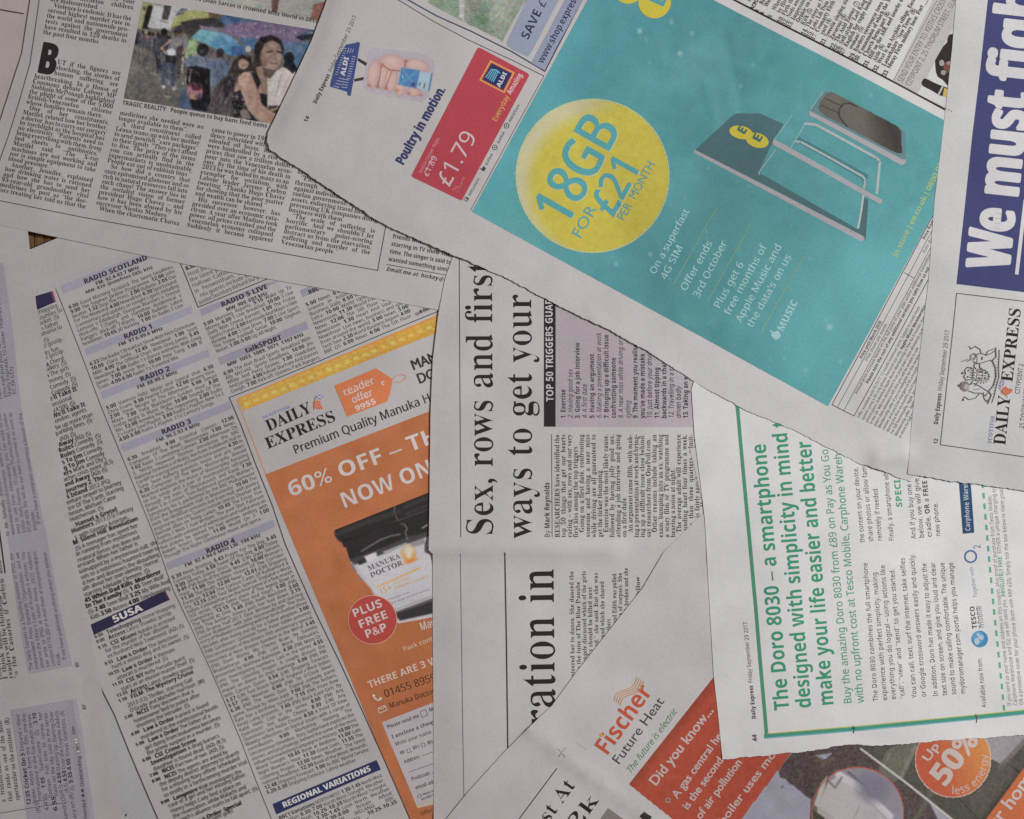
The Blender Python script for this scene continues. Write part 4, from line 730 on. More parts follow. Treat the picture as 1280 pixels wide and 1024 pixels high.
wepg = Sheet('page with white headline lettering on a dark blue panel at the right edge',
    [(1197, -60), (1195, 0), (1190, 60), (1180, 150), (1168, 250), (1160, 350), (1148, 450), (1140, 520)]+web_+[(1340, -60)], 12.7, seed=30, mat=M_GREY,
    feats=[lift(web_, 8, .7), ridge((1100, 572), (1128, 566), 15, 5), lift([(1195, 0), (1180, 150), (1160, 350), (1140, 520), (1134, 592)], 7, -.2)], torn=(8, 9, 10, 11, 12))

# ================================================================== pinkish page
Part('rule', pinkpg).line([(-40, 5), (0, 11.5), (28, 16.3)], 1.6, (50, 38, 42)).end()
Part('crop_mark', under).line([(156, 1021), (158, 1018)], 1.5).end()

# ================================================================== queue page
SER = (54, 46, 48)
Part('border', venez).line([(51, -20), (48, 2), (42, 45), (37, 79), (24, 125), (12, 165), (0, 200), (-20, 258)], 1.0, (70, 60, 62)) \
    .line([(-20, 247), (0, 251), (100, 271), (250, 298), (360, 318), (472, 338), (485, 267)], 1.0, (70, 60, 62)).end()
Part('article_column', venez).B([(65, -13), (168, 5), (53, 42), (156, 60)],
    ['where four out of five your', 'many Venezuelan children', 'are malnourished.~', '  Violence is endemic. It has the', 'second highest murder rate in', 'the world and nationwide pro-', 'tests against the government', 'have resulted in 120 deaths in', 'the past four months.~'], 7.6, 'm', SER, .78) \
    .B([(71, 79.5), (150, 94), (67, 93), (147, 108)], ['UT  if  the  figures  are', 'shocking, the stories of', 'human suffering are'], 7.6, 'm', SER, .78) \
    .B([(42, 97), (146, 116), (-2, 239.5), (107, 261)],
    ['heartbreaking. In a House of', 'Commons debate Labour MP', 'Siobhain McDonagh highlighted', 'the plight of some of the 5,000', 'British-Venezuelan citizens', 'whose families remain there.~', '  One of her constituents,', 'Marifel, related how her brother,', 'a doctor, has to carry out surgery', 'by torchlight as the hospital has', 'no electricity. “Patients need to', 'bring everything with them, from', 'bed sheets to antibiotics,”', 'Marifel said. “The X-ray', 'machines are not working and', 'nor is simple equipment to take', 'blood pressure.”~', '  Another, Jennifer, explained', 'how drinking water is rationed', 'and how she has to send her', '93-year-old grandmother vital', 'medicines by post as “the doc-', 'tors treating her told us that the'], 7.6, 'm', SER, .78).end()
Part('drop_cap', venez).T('B', (45, 89.5), (68, 94), 38, 'x', (38, 30, 32)).end()
Part('article_column', venez).B([(149, 143), (254, 161), (118, 262), (224, 282)],
    ['medicines she needed were no', 'longer available to them”.~', '  A third constituent called', 'Leana teams up with her mother', 'to send monthly “care packages”', 'to their family. “They can’t afford', 'to live. The price of the items', 'you can actually find in the', 'supermarkets is unobtainable.', 'People eat out of rubbish bins.”~', '  So how did a country that', 'once epitomised glamour and so', 'rich in natural resources fall into', 'such chaos? The answer lies in', 'the socialist vision of former', 'president Hugo Chavez – and', 'how it has been abused by his', 'successor Nicolas Maduro.~', '  When the charismatic Chavez'], 7.6, 'm', SER, .78).end()
Part('article_column', venez).B([(264, 164), (374, 184), (233, 283.5), (341, 303)],
    ['came to power in 1999. His presi-', 'dency coincided with an unprec-', 'edented oil boom: his reforms', 'were bankrolled by a rise in oil', 'prices that saw a trillion dollars', 'pour into the Venezuelan econ-', 'omy. By the time of his death in', '2013 he was hailed by many as an', 'exemplar for socialism, with', 'Labour leader Jeremy Corbyn', 'tweeting: “Thanks Hugo Chavez', 'for showing that the poor matter', 'and wealth can be shared.”~', '  His successor, however, has', 'presided over an economic cata-', 'clysm. A year after Maduro took', 'power, oil prices crashed and the', 'Venezuelan economy collapsed.', 'Suddenly it became apparent'], 7.6, 'm', SER, .78).end()
Part('article_column', venez).B([(373, 210), (482, 231), (351, 305), (461, 325)],
    ['sum, as the House heard,', 'says McDonagh.~', '  “Parliament must now act', 'through targeted sanctions', 'against individuals in the Vene-', 'zuelan government, by freezing', 'assets, enforcing travel bans and', 'preventing UK companies doing', 'business with them.~', '  “The scale of suffering is', 'horrific. And we shouldn’t let', 'parliamentary point-scoring', 'distract us from the starvation,', 'suffering and murder of the', 'Venezuelan people.”~'], 7.6, 'm', SER, .78).end()
Part('article_column', venez).B([(496, 269), (590, 287), (485, 326), (578, 343)],
    ['Jagger~', 'eventually changed his~', 'name in 1955.~', '  Some claim he came to be~', 'friends with actor James Dean~', 'starring in TV show The King~', 'time. The singer is said to have~', 'wanted something similar~'][1:], 7.6, 'b', (66, 56, 58), .84) \
    .line([(483, 330.5), (575, 347)], .9, (80, 70, 72)).T('Email me at: hickey@express', (482.5, 338.5), (580, 356), 5.2, 'k', (66, 56, 58)).end()
Part('photo_caption', venez).T('Venezuela’s Ivian Sarcos is crowned Miss World in 2011', (212, -6), (397, 29), 5.2, 'b', (62, 52, 54)).end()
Part('photo_caption', venez).T('TRAGIC REALITY:', (152, 130.5), (208, 138.8), 5.5, 'b', (58, 48, 50)).T('People queue to buy basic food items', (212, 139.4), (333.5, 159.8), 5.3, 'b', (62, 52, 54)).end()

tp = Pic('photograph', venez, [(236, -40), (460, 0), (420, 34), (226, -12)], (140, 138, 132), 1.4)
tp.poly([(236, -40), (330, -30), (325, 12), (236, -5)], (128, 136, 128)).poly([(275, 0), (300, -6), (325, 2), (318, 9)], (150, 150, 138)).poly([(338, -10), (350, -6), (346, 16), (340, 14)], (92, 66, 62)).poly([(392, 5), (420, 0), (420, 30), (388, 24)], (120, 84, 76)).noise(7, 2).noise(5)
tp.end()

q = Pic('photograph', venez, [(178.5, 1.5), (393, 37.5), (370, 160), (154, 122.5)], (100, 91, 84), .9, label='printed photograph of people queueing beside umbrellas')
g = q
g.poly([(178, 0), (235, 10), (235, 60), (200, 62), (160, 100), (150, 50)], (106, 97, 86))
g.poly([(178, 0), (194, 3), (186, 36), (168, 36)], (146, 142, 78)).poly([(184, 8), (188, 6), (191, 9), (186, 36), (177, 36)], (44, 36, 34)).poly([(179, 8), (182, 9), (181, 13), (179, 12)], (60, 54, 40))
g.poly([(193, 3), (222, 8), (213, 38), (184, 34)], (166, 160, 160)).poly([(205, 5.5), (215, 7), (209.5, 25), (202, 24)], (66, 58, 54)).line([(200, 26), (210, 28)], 1.2, (110, 92, 88)).poly([(193, 3), (204, 5), (203, 9), (193, 7)], (130, 130, 134))
g.poly([(214, 7), (250, 12), (250, 16), (216, 26), (213, 34)], (160, 158, 160)).poly([(226, 10), (235, 9), (234, 17), (219, 20)], (96, 100, 98)).line([(220, 15), (234, 14)], 1.5, (126, 128, 126))
g.poly([(217, 22), (240, 12), (266, 14), (280, 16), (262, 23), (228, 30), (213, 36)], (158, 156, 66)).poly([(216, 34), (228, 30), (252, 32), (247, 45), (238, 54), (232, 42)], (72, 62, 54))
g.poly([(258, 12), (300, 18), (394, 36), (384, 52), (300, 42), (276, 34)], (52, 92, 138)).poly([(260, 12), (276, 15), (275, 24), (262, 22)], (112, 82, 50))
g.poly([(225, 28), (240, 24), (268, 22), (283, 32), (277, 34), (250, 33), (233, 36), (228, 32)], (62, 56, 58)).poly([(248, 31), (272, 36), (278, 40), (252, 36)], (124, 96, 122))
g.poly([(272, 41), (285, 31), (305, 27), (335, 27), (365, 32), (388, 38), (379, 44), (370, 47), (386, 55), (376, 58), (352, 52), (335, 55), (300, 47), (284, 45)], (112, 84, 128))
for i in range(60):
    x, y = random.uniform(285, 375), random.uniform(29, 52); g.blob((x, y), .7, .7, (190, 160, 180), op=.55)
g.poly([(300, 47), (322, 48), (318, 62), (304, 60)], (44, 100, 150)).poly([(352, 52), (388, 54), (380, 72), (370, 86), (352, 70)], (62, 104, 146)).poly([(369, 46), (393, 37), (388, 50), (376, 50)], (44, 44, 54)).poly([(374, 44), (392, 38), (391, 42)], (80, 120, 158))
g.poly([(238, 47), (250, 36), (272, 40), (286, 44), (270, 50), (262, 57)], (74, 156, 176)).poly([(260, 56.5), (268, 47), (278, 43), (289, 45), (302, 58), (289, 70)], (48, 128, 178)).poly([(289, 57), (302, 58), (314, 61), (306, 68), (289, 70)], (42, 88, 158)).poly([(276, 43), (290, 45), (289, 57)], (70, 140, 184))
# the far crowd
for i in range(30):
    x = 168+i*2.6+random.uniform(-1, 1); y = 37+i*.55+random.uniform(-1.5, 1.5); h = 17+i*.55
    c = random.choice([(50, 48, 60), (66, 62, 78), (90, 80, 84), (46, 42, 46), (110, 104, 110), (96, 66, 66), (60, 72, 96)])
    g.poly([(x-2, y+3), (x+2, y+3), (x+1.6, y+h*.55), (x+1, y+h), (x-2.4, y+h), (x-2.5, y+h*.5)], c).blob((x, y+1), 1.7, 2, random.choice([(52, 40, 38), (112, 80, 66), (40, 34, 36)]))
g.blob((205, 40), 4, 5, (44, 38, 40)).poly([(200, 44), (210, 44), (211, 64), (204, 70), (199, 58)], (58, 54, 66)).blob((184, 46), 3, 2, (170, 92, 100)).blob((182, 40), 1.6, 3, (150, 142, 100))
g.blob((222, 43), 5, 5, (110, 78, 62)).blob((222, 39), 5, 3, (58, 46, 42)).poly([(214, 46), (230, 47), (235, 52), (233, 70), (210, 68)], (106, 104, 116)).line([(213, 50), (201, 60), (207, 66)], 2.4, (170, 124, 96)).line([(211, 50), (220, 56), (226, 52)], 2.2, (170, 124, 100))
g.blob((213, 65), 6, 4.5, (176, 180, 192)).poly([(206, 68), (220, 70), (219, 82), (206, 80)], (40, 40, 46))
g.poly([(203, 76), (211, 78), (209, 96), (207, 107), (202, 107), (202, 90)], (62, 76, 104)).poly([(212, 78), (221, 80), (220, 96), (217, 108), (212, 106), (213, 90)], (58, 70, 96)).blob((204, 108), 2.5, 1.8, (176, 168, 164)).blob((217, 110), 2.6, 2.2, (180, 150, 150)).blob((209, 102), 3, 4, (150, 148, 150), op=.6)
g.poly([(193, 62), (199, 62), (201, 90), (196, 92)], (50, 50, 62)).line([(188, 91), (195, 92)], 1.6, (130, 120, 96)).poly([(220, 60), (228, 56), (231, 72), (228, 96), (221, 98)], (84, 60, 60)).line([(228, 66), (233, 60)], 2.5, (160, 110, 80))
g.poly([(230, 71), (236, 50), (243, 48), (250, 60), (245, 69), (236, 73)], (134, 168, 96)).blob((240, 67), 2.5, 2, (170, 132, 100)).line([(228, 72), (227, 96)], 3, (146, 140, 128)).line([(228, 104), (233, 98)], 3, (168, 140, 120))
g.poly([(229, 78), (236, 70), (246, 68), (262, 74), (268, 70), (285, 80), (288, 100), (265, 108), (240, 90)], (88, 110, 142)).blob((253, 62), 7.5, 8, (36, 32, 38)).blob((266, 70), 4, 4, (160, 62, 96), op=.7).blob((275, 66), 5, 6, (54, 46, 50)).poly([(264, 76), (286, 74), (288, 96), (270, 98)], (76, 98, 128))
g.poly([(234, 83), (246, 82), (262, 86), (262, 122), (242, 118), (232, 104)], (34, 30, 34)).line([(238, 86), (236, 106)], .9, (190, 110, 120)).line([(226, 92), (233, 108), (222, 118)], 3.4, (112, 88, 72)).poly([(204, 118), (214, 121), (213, 123), (204, 120)], (150, 140, 110))
g.poly([(222, 125), (226, 112), (233, 108), (241, 124), (250, 132), (262, 134), (262, 142), (222, 134)], (64, 86, 120)).poly([(236, 124), (262, 116), (264, 140), (240, 136)], (36, 34, 42))
g.blob((243, 114), 10, 10.5, (176, 84, 96)).blob((244, 108), 8, 5, (96, 36, 44)).blob((241, 120), 4, 3, (200, 140, 90), op=.7).blob((248, 120), 5, 4, (70, 60, 100), op=.8).blob((237, 112), 2.5, 6, (196, 110, 118), op=.7)
g.poly([(258, 140), (266, 112), (275, 100), (288, 90), (300, 88), (294, 112), (296, 145), (275, 143)], (82, 66, 68)).poly([(280, 96), (296, 92), (290, 120), (278, 122)], (56, 48, 50))
for i in range(36):
    x, y = random.uniform(264, 294), random.uniform(96, 140); g.line([(x, y), (x-2, y+5)], .8, random.choice([(150, 120, 120), (50, 40, 44), (120, 90, 92)]), op=.7)
g.poly([(284, 92), (292, 74), (302, 68), (314, 70), (316, 86), (300, 92)], (62, 50, 44)).blob((304, 79), 6.5, 7.5, (172, 122, 96), ang=.3).poly([(297, 74), (306, 69), (314, 74), (312, 78), (303, 73)], (58, 46, 40)).line([(302, 82), (308, 80)], 1, (120, 66, 60)).blob((310, 61), 3.5, 4, (176, 146, 130))
g.poly([(318, 56), (322, 52), (333, 60), (327, 95), (305, 90), (316, 80)], (66, 54, 50))
g.poly([(320, 84), (334, 80), (340, 95), (334, 118), (322, 112)], (148, 108, 86)).poly([(292, 112), (296, 98), (304, 90), (316, 89), (322, 96), (330, 122), (346, 138), (346, 160), (326, 152), (312, 140)], (170, 118, 92)).poly([(296, 98), (304, 90), (312, 90), (306, 112)], (186, 134, 106))
g.poly([(313, 90), (319, 89), (326, 102), (322, 112), (317, 100)], (48, 42, 46)).poly([(291, 116), (300, 112), (310, 138), (322, 152), (291, 148)], (44, 38, 42)).poly([(324, 116), (334, 118), (334, 136), (326, 128)], (42, 38, 44))
for i in range(40): g.blob((random.uniform(292, 308), random.uniform(120, 148)), .6, .6, (180, 170, 170), op=.6)
g.poly([(299, 138), (308, 136), (314, 148), (302, 150)], (120, 104, 92))
g.poly([(334, 96), (352, 84), (368, 88), (374, 96), (358, 128), (346, 136), (334, 134)], (182, 164, 154)).line([(352, 92), (344, 120)], 1.2, (150, 130, 124)).line([(361, 96), (352, 118)], 1, (160, 142, 134)).poly([(335, 132), (350, 132), (346, 142), (336, 138)], (60, 48, 46)).line([(338, 138), (350, 134)], 3, (160, 108, 84))
g.blob((338, 68), 13.5, 20, (150, 108, 88), ang=-.12).poly([(320, 78), (318, 58), (325, 47), (338, 43), (350, 48), (355, 60), (354, 70), (350, 55), (340, 50), (331, 54), (326, 64), (325, 78)], (46, 38, 40)).blob((329, 74), 5, 10, (124, 84, 66), ang=-.2, op=.5)
g.line([(333, 65), (340, 64)], 1.8, (60, 42, 40)).line([(346, 64), (352, 66)], 1.8, (64, 46, 42)).line([(342, 66), (346, 73), (342, 74)], 1.1, (116, 76, 62)).line([(338, 79), (346, 79)], 1.7, (128, 66, 60)).blob((348, 70), 3, 4, (172, 128, 106), op=.5).blob((340, 57), 7, 3, (170, 128, 108), op=.5).poly([(328, 84), (345, 88), (338, 98), (330, 96)], (96, 66, 56))
g.blob((361, 72), 6.5, 7, (42, 40, 46)).poly([(356, 76), (366, 76), (372, 86), (366, 92), (354, 82)], (38, 36, 42))
for i in range(40): g.blob((random.uniform(158, 228), random.uniform(84, 124)), random.uniform(.5, 1.2), .6, random.choice([(150, 140, 118), (80, 72, 68), (128, 118, 106)]), op=.7)
for i in range(420):
    x = random.uniform(166, 300); y = random.uniform(38+(x-166)*.22, 72+(x-166)*.62); l_ = random.uniform(2, 6)
    g.line([(x, y), (x+random.uniform(-1.5, 1.5), y+l_)], random.uniform(.6, 1.6), random.choice([(36, 34, 40), (40, 40, 52), (60, 62, 84), (96, 90, 96), (120, 92, 78), (150, 142, 140), (84, 56, 58), (46, 40, 40), (70, 84, 108)]), op=random.uniform(.25, .6))
for i in range(60):
    x, y = random.uniform(236, 385), random.uniform(28, 68); g.line([(x, y), (x+random.uniform(-8, 8), y+random.uniform(-2, 5))], .8, random.choice([(40, 70, 110), (120, 150, 170), (90, 70, 110)]), op=.25)
g.I = g.I*.50+g.I.mean(2, keepdims=True)*.50
g.noise(5, 9, seed=50, colour=.1).noise(5, 4, seed=51, colour=.1)
g.I = g.I*1.08-14
g.blur(1).noise(5, 2.0, seed=1, colour=.3).noise(4, 1, seed=2, colour=.3)
q.end()

# ================================================================== listings page
LT = (62, 55, 57); LAV = (138, 132, 145); NAVY = (42, 38, 62)
Part('rule', listing).poly([(46, 362), (170, 312), (240, 284), (240, 289), (172, 318), (46, 368)], (150, 144, 144)).end()
Part('rule', listing).line([(69, 361), (100, 441), (128, 514), (165, 604), (190, 665), (216, 738), (236, 780), (268, 850), (300, 925), (320, 978), (345, 1040)], 1.0, (80, 72, 74)).end()
Part('rule', listing).line([(286, 497), (300, 530), (320, 583), (340, 632), (357, 682), (395, 768), (425, 830), (452, 888), (480, 950), (512, 1024), (530, 1064)], 1.3, (70, 62, 64)).line([(286, 497), (320, 484), (400, 451), (470, 421), (560, 384)], 1.1, (70, 62, 64)).end()
def bar(qd, title, t0, t1, sub, s0, s1):
    p = Part('heading_bar', listing); p.poly(qd, LAV); p.T(title, t0, t1, 6.3, 'x', (52, 44, 48)); o = p.end()
    Part('frequency_line', listing, layer=2).T(sub, s0, s1, 4.5, 'b', (56, 48, 50)).end()
bar([(75, 357), (190, 312), (196, 320), (79, 367)], 'RADIO SCOTLAND', (105, 355), (184.5, 324), 'FM: 92.4-92.7 MHz', (119.5, 356.5), (174, 335.5))
Part('frequency_line', listing).T('MW: 810 (Dumfries 585) kHz', (106.5, 367.5), (191, 335.5), 4.1, 'b', (56, 48, 50)).end()
bar([(105, 436), (238, 382.5), (241, 391), (108, 444.5)], 'RADIO 1', (155, 424), (191, 410), 'FM: 97.6-99.8 MHz', (148, 433.5), (203.5, 412))
bar([(125, 490), (259, 437), (262, 445.5), (128.5, 499)], 'RADIO 2', (175.5, 477.5), (212.5, 463), 'FM: 88-90.2 MHz', (171.5, 486.5), (221.5, 466.5))
bar([(151, 556), (286, 502), (289, 511), (154.5, 565)], 'RADIO 3', (202, 543.5), (239, 529), 'FM: 90.2-92.4 MHz', (195, 553.5), (250, 531.5))
bar([(206.5, 704), (341, 650), (344, 659), (210, 713)], 'RADIO 4', (258, 692.5), (294, 678), 'FM: 92.4-94.6 MHz LW: 198 kHz', (231, 709.5), (326, 670.5))
bar([(249, 387), (335, 353), (352, 350), (252, 395)], 'RADIO 5 LIVE', (277, 384), (335, 360), 'MW: 909, 693 kHz', (283, 389.5), (334.5, 368))
bar([(272, 447.5), (382, 401.5), (385.5, 411), (276, 456.5)], 'talkSPORT', (307, 441.5), (352.5, 424), 'MW: 1053, 1089, 1071, 1107 kHz', (284.5, 458.5), (380, 419.5))
bar([(375, 362.5), (405, 350), (420, 356), (378, 371)], 'BBC WORLD', (386, 367), (430, 349), ' ', (386, 370), (387, 370)) if False else None
Part('heading_bar', listing).poly([(375, 362.5), (412, 347), (425, 352), (378, 371.5)], LAV).T('BBC WORLD SERVICE', (386, 368), (455, 340), 5.4, 'x', (52, 44, 48)).end()
Part('article_column', listing).B([(86, 386.5), (217, 334.5), (103, 432.5), (230, 382.5)],
    ['*6.00* Good Morning Scotland. The latest headlines.', '*9.00* The Stephen Jardine Programme. *12.00* John', 'Beattie. *1.32* Stop The Press. *2.00* Bulletin. *2.05* Out', 'For The Weekend. *4.00* Newsdrive. *6.30* Sportsound.', 'Commentary and updates on tonight’s sport, including', 'Leinster v Edinburgh, Glasgow Warriors v Treviso', '(Kick-offs 7.35pm), and Hamilton Academical v', 'Rangers (Kick-off 7.45pm). *10.00* Bulletin. Latest', 'headlines. *10.05* Jill Barkley. *1.00* As Radio 5 Live.'], 6.3, 'n', LT, .84).end()
Part('article_column', listing).B([(112, 457.5), (244.5, 405), (122.5, 487.5), (256, 435)],
    ['*6.33* The Radio 1 Breakfast Show With Nick Grimshaw.', '*10.00* Clara Amfo. *12.45* Newsbeat. *1.00* Scott', 'Mills. *4.00* The Official Chart With Greg James. *5.45*', 'Newsbeat. *6.00* Radio 1’s Dance Anthems With Greg', 'James. *7.00* Annie Mac. *10.00* Pete Tong. *1.00* B.', 'Traits. *4.00-6.00* Radio 1’s Essential Mix.~'], 6.3, 'n', LT, .84).end()
Part('article_column', listing).B([(133, 512.5), (267, 459.5), (149, 552.5), (282, 499)],
    ['*5.00* Vanessa Feltz: Music and topical chat. *6.30*', 'Chris Evans. *9.30* Fearne Cotton. *12.00* Jeremy Vine.', '*2.00* Steve Wright In The Afternoon. *5.00* Simon', 'Mayo. *7.00* Tony Blackburn’s Golden Hour. *8.00*', 'Friday Night Is Music Night. *10.00* Sounds Of The', '80s. *12.00* Anneka Rice: The Happening. *2.00* Radio', '2’s Funky Soul Playlist. *3.00* Radio 2 Playlist: New To 2', '*4.00-5.00* Radio 2 Playlist: 21st Century Songs.~'], 6.3, 'n', LT, .84).end()
Part('article_column', listing).B([(159.5, 577), (292.5, 523.5), (205, 699.5), (339, 645)],
    ['*6.30* Breakfast. *9.00* Essential Classics. *12.00*', 'Composer Of The Week: Mussorgsky. *1.00* News.', '*1.02* Radio 3 Lunchtime Concert. *2.00* Afternoon On', '3. Nicola Heywood Thomas introduces the BBC', 'National Orchestra of Wales, live from Hoddinott Hall in', 'Cardiff in a programme of French tone poems. *4.30* In', 'Tune. Sean Rafferty presents music and arts news.', '*6.30* Composer Of The Week: Mussorgsky. Donald', 'Macleod explores the music of Mussorgsky, focusing', 'on his songs and a pair of masterpieces refracted', 'through the eyes of Shostakovich and Ravel. *7.30*', 'Radio 3 In Concert. Tom Redmond presents Mahler’s', 'Symphony No 3, performed by the BBC Philharmonic', 'from the Bridgewater Hall in Manchester. *10.00* The', 'Verb. Ian McMillan presents live from Hull, with poetry', 'inspired by the city. Guests include Imtiaz Dharker and', 'Rachael Allen on Philip Larkin. *10.45* The Essay: Five', 'Poems I Wish I Had Written. The poet Don Paterson', 'reflects with a mixture of admiration and rueful envy on', 'five poems he wished he had written, ending with', 'Robert Frost’s Design. *11.00* World On 3. *1.00*', 'Through The Night: Continuous music and opera.~'], 6.3, 'n', LT, .84).end()
R4 = ['*5.30* News Briefing. *5.43* Prayer For The Day. *5.45*', 'Farming Today. *5.58* Tweet Of The Day. *6.00* Today.', '*9.00* Desert Island Discs. *9.45* (LW) Daily Service.', '*9.45* (FM) Book of the Week: Wounds. *10.00* Woman’s', 'Hour. *11.00* The Hidden History Of The Corridor.', '*11.30* The Rivals. *12.00* News. *12.01* (LW) Shipping', 'Forecast. *12.04* The Curious Cases Of Rutherford &', 'Fry. *12.15* (LW) Test Match Special: England v West', 'Indies. Commentary on the final game in a five-match', 'ODI series, which takes place at The Ageas Bowl in', 'Hampshire. *12.15* (FM) You And Yours. *1.00* (FM)', 'The World At One. *1.45* (FM) Reith Revisited. *2.00*', '(FM) The Archers. Emma puts her foot down. *2.15*', '(FM) Drama: Hull 2017: Glue. Written by and starring', 'Louise Wallwein, with Julie Hesmondhalgh. The true', 'story of Wallwein’s meeting with her birth mother three', 'decades after being put up for a failed adoption. *3.00*', '(FM) Gardeners’ Question Time. Peter Gibbs presents', 'the second part of the show’s 70th anniversary special,', 'recorded at Ness Botanic Gardens in the Wirral. *3.45*', '(FM) Short Works: My Chemo Brain, by Susmita', 'Bhattacharya. *4.00* (FM) Last Word. Obituaries,', 'presented by Matthew Bannister. *4.30* (FM) More Or', 'Less. Investigating numbers. Last in the series. *4.55*', '(FM) The Listening Project. A couple discuss the', 'impact on illness on their marriage. *5.00* (FM) PM.', 'With Carolyn Quinn. *5.54* (LW) Shipping Forecast.', '*5.57* (LW) Test Match Special: England v West Indies.', '*5.57* (FM) Weather. *6.00* (FM) Six O’Clock News.', '*6.30* (FM) The News Quiz. Topical comedy panel', 'game, hosted by Miles Jupp. *7.00* (FM) The Archers.', 'Kate has a birthday surprise. *7.15* (FM) Front Row.', 'Kirsty Lang presents. *7.45* (FM) Black Eyed Girls: By', 'Katie Hims. Last in the series. *8.00* (FM) Any', 'Questions? See Radio Choice. *8.30* (LW) Any', 'Questions? See Radio Choice. *8.50* A Point Of View.', 'Weekly reflections on topical issues with a range of', 'contributors. *9.00* Marketing: Hacking The', 'Unconscious Omnibus. Rory Sutherland explores the', 'stories, and psychology, behind the some of the most', 'influential marketing campaigns in history. *10.00* The', 'World Tonight. *10.45* Book at Bedtime. *11.00* Late', 'Night Woman’s Hour. *11.30* Great Lives. *11.55* The', 'Listening Project. *12.00* News, Weather. The latest', 'national headlines. *12.30* Book of the Week: Wounds.', '*12.48* Shipping Forecast. *1.00* As BBC World Service.', '*5.20-5.30* Shipping Forecast. Latest weather.~']
def warp(n, lines, pts):         # a long column following the bend of the page: pts = (line index, start, end)
    p = Part('article_column', listing)
    for (i0, a0, b0), (i1, a1, b1) in zip(pts[:-1], pts[1:]):
        seg = lines[i0:i1+(1 if i1 == n-1 else 0)]; m = len(seg); tot = i1-i0
        f = (m-1)/tot; A0, B0, A1, B1 = map(np.array, (a0, b0, a1, b1))
        p.B([A0, B0, A0+(A1-A0)*f, B0+(B1-B0)*f], seg, 6.3, 'n', LT, .84)
    p.end()
n = len(R4)
warp(n, R4, [(0, (215., 725.), (346., 672.)), (15, (250., 806.), (384., 755.)), (31, (294., 904.), (424., 852.)), (n-1, (333.5, 994.), (465., 945.))])
Part('article_column', listing).B([(255, 408), (364.5, 360.5), (270, 441.5), (379, 397)],
    ['*5.00* Morning Reports. *5.15* Wake Up To', 'Money. *6.00* 5 Live Breakfast. *10.00* 5 Live', 'Daily With Emma Barnett. *1.00* The Friday', 'Sports Panel. *2.00* Kermode And Mayo’s Film', 'Review. *4.00* 5 Live Drive. *7.00* 5 Live Sport:', 'The Friday Football Social. *10.00* Stephen', 'Nolan. *1.00-5.00* Up All Night.~'], 6.3, 'n', LT, .84).end()
Part('article_column', listing).B([(280, 469.5), (389, 424), (289, 491.5), (401, 448)],
    ['*6.00* The Alan Brazil Sports Breakfast With', 'Ally McCoist. Sports headlines. *10.00* Jim', 'White And Perry Groves. *1.00* Hawksbee', 'And Jacobs. *4.00* Adrian Durham And Darren', 'Gough. *7.00* Kick-off: Queens Park Rangers.'], 6.3, 'n', LT, .84).end()
Part('article_column', listing).B([(383, 383.5), (492, 337), (406, 442.5), (516, 396)],
    ['*5.00* News. *6.00* Newsday. *5.30* World', 'Science in Action. *8.06* The Inquiry', 'Business Daily. *8.50* Witness. *9.00* News', 'Extra. *10.00* World Update. *11.00* The', 'Newsroom. *11.30* World Football. *12.00*', 'News. *12.06* The 5th Floor. *1.00* The', 'Newsroom. *1.30* Heart And Soul. *2.00*', 'Newshour. Live news, business and sport', 'from around the world. *3.00* News. *3.06*', 'Tech Tent. *3.30* World Business Report. *4.00*', 'BBC OS. *6.00* News. *6.06* The 5th Floor.'], 6.3, 'n', LT, .84) \
    .B([(519, 395), (560, 378), (524, 391.5), (565, 375)], ['sport today~'], 6.3, 'n', LT, .84).T('4.00-5.00', (524.5, 392), (549, 382), 4.3, 'b', (60, 52, 54)).end()
Part('radio_choice_box', listing).line([(222, 322), (232, 346), (247, 384), (345, 344)], 1.1, (64, 56, 58)).T('Radio Choice', (227, 331), (280, 310), 5.6, 'x', (58, 50, 52)).T('8.30PM Any Questions', (232.5, 338), (300, 311), 5, 'x', (58, 50, 52)) \
    .B([(235, 345.5), (330, 309), (249, 380.5), (330, 345)], ['Host Jonathan Dimbleby chairs', 'the latest political panel at All', 'Hallows Catholic High School', 'in Penwortham, Lancashire', '  His guests include Shadow', 'Justice Secretary Richard Burgon'], 7, 'h', (86, 78, 80), .84).end()
Part('channel_bar', listing).poly([(40, 371), (65, 363.5), (69, 377), (44, 388)], NAVY).poly([(62, 364.5), (65, 363.5), (69, 377), (67, 378)], (110, 50, 72)).end()
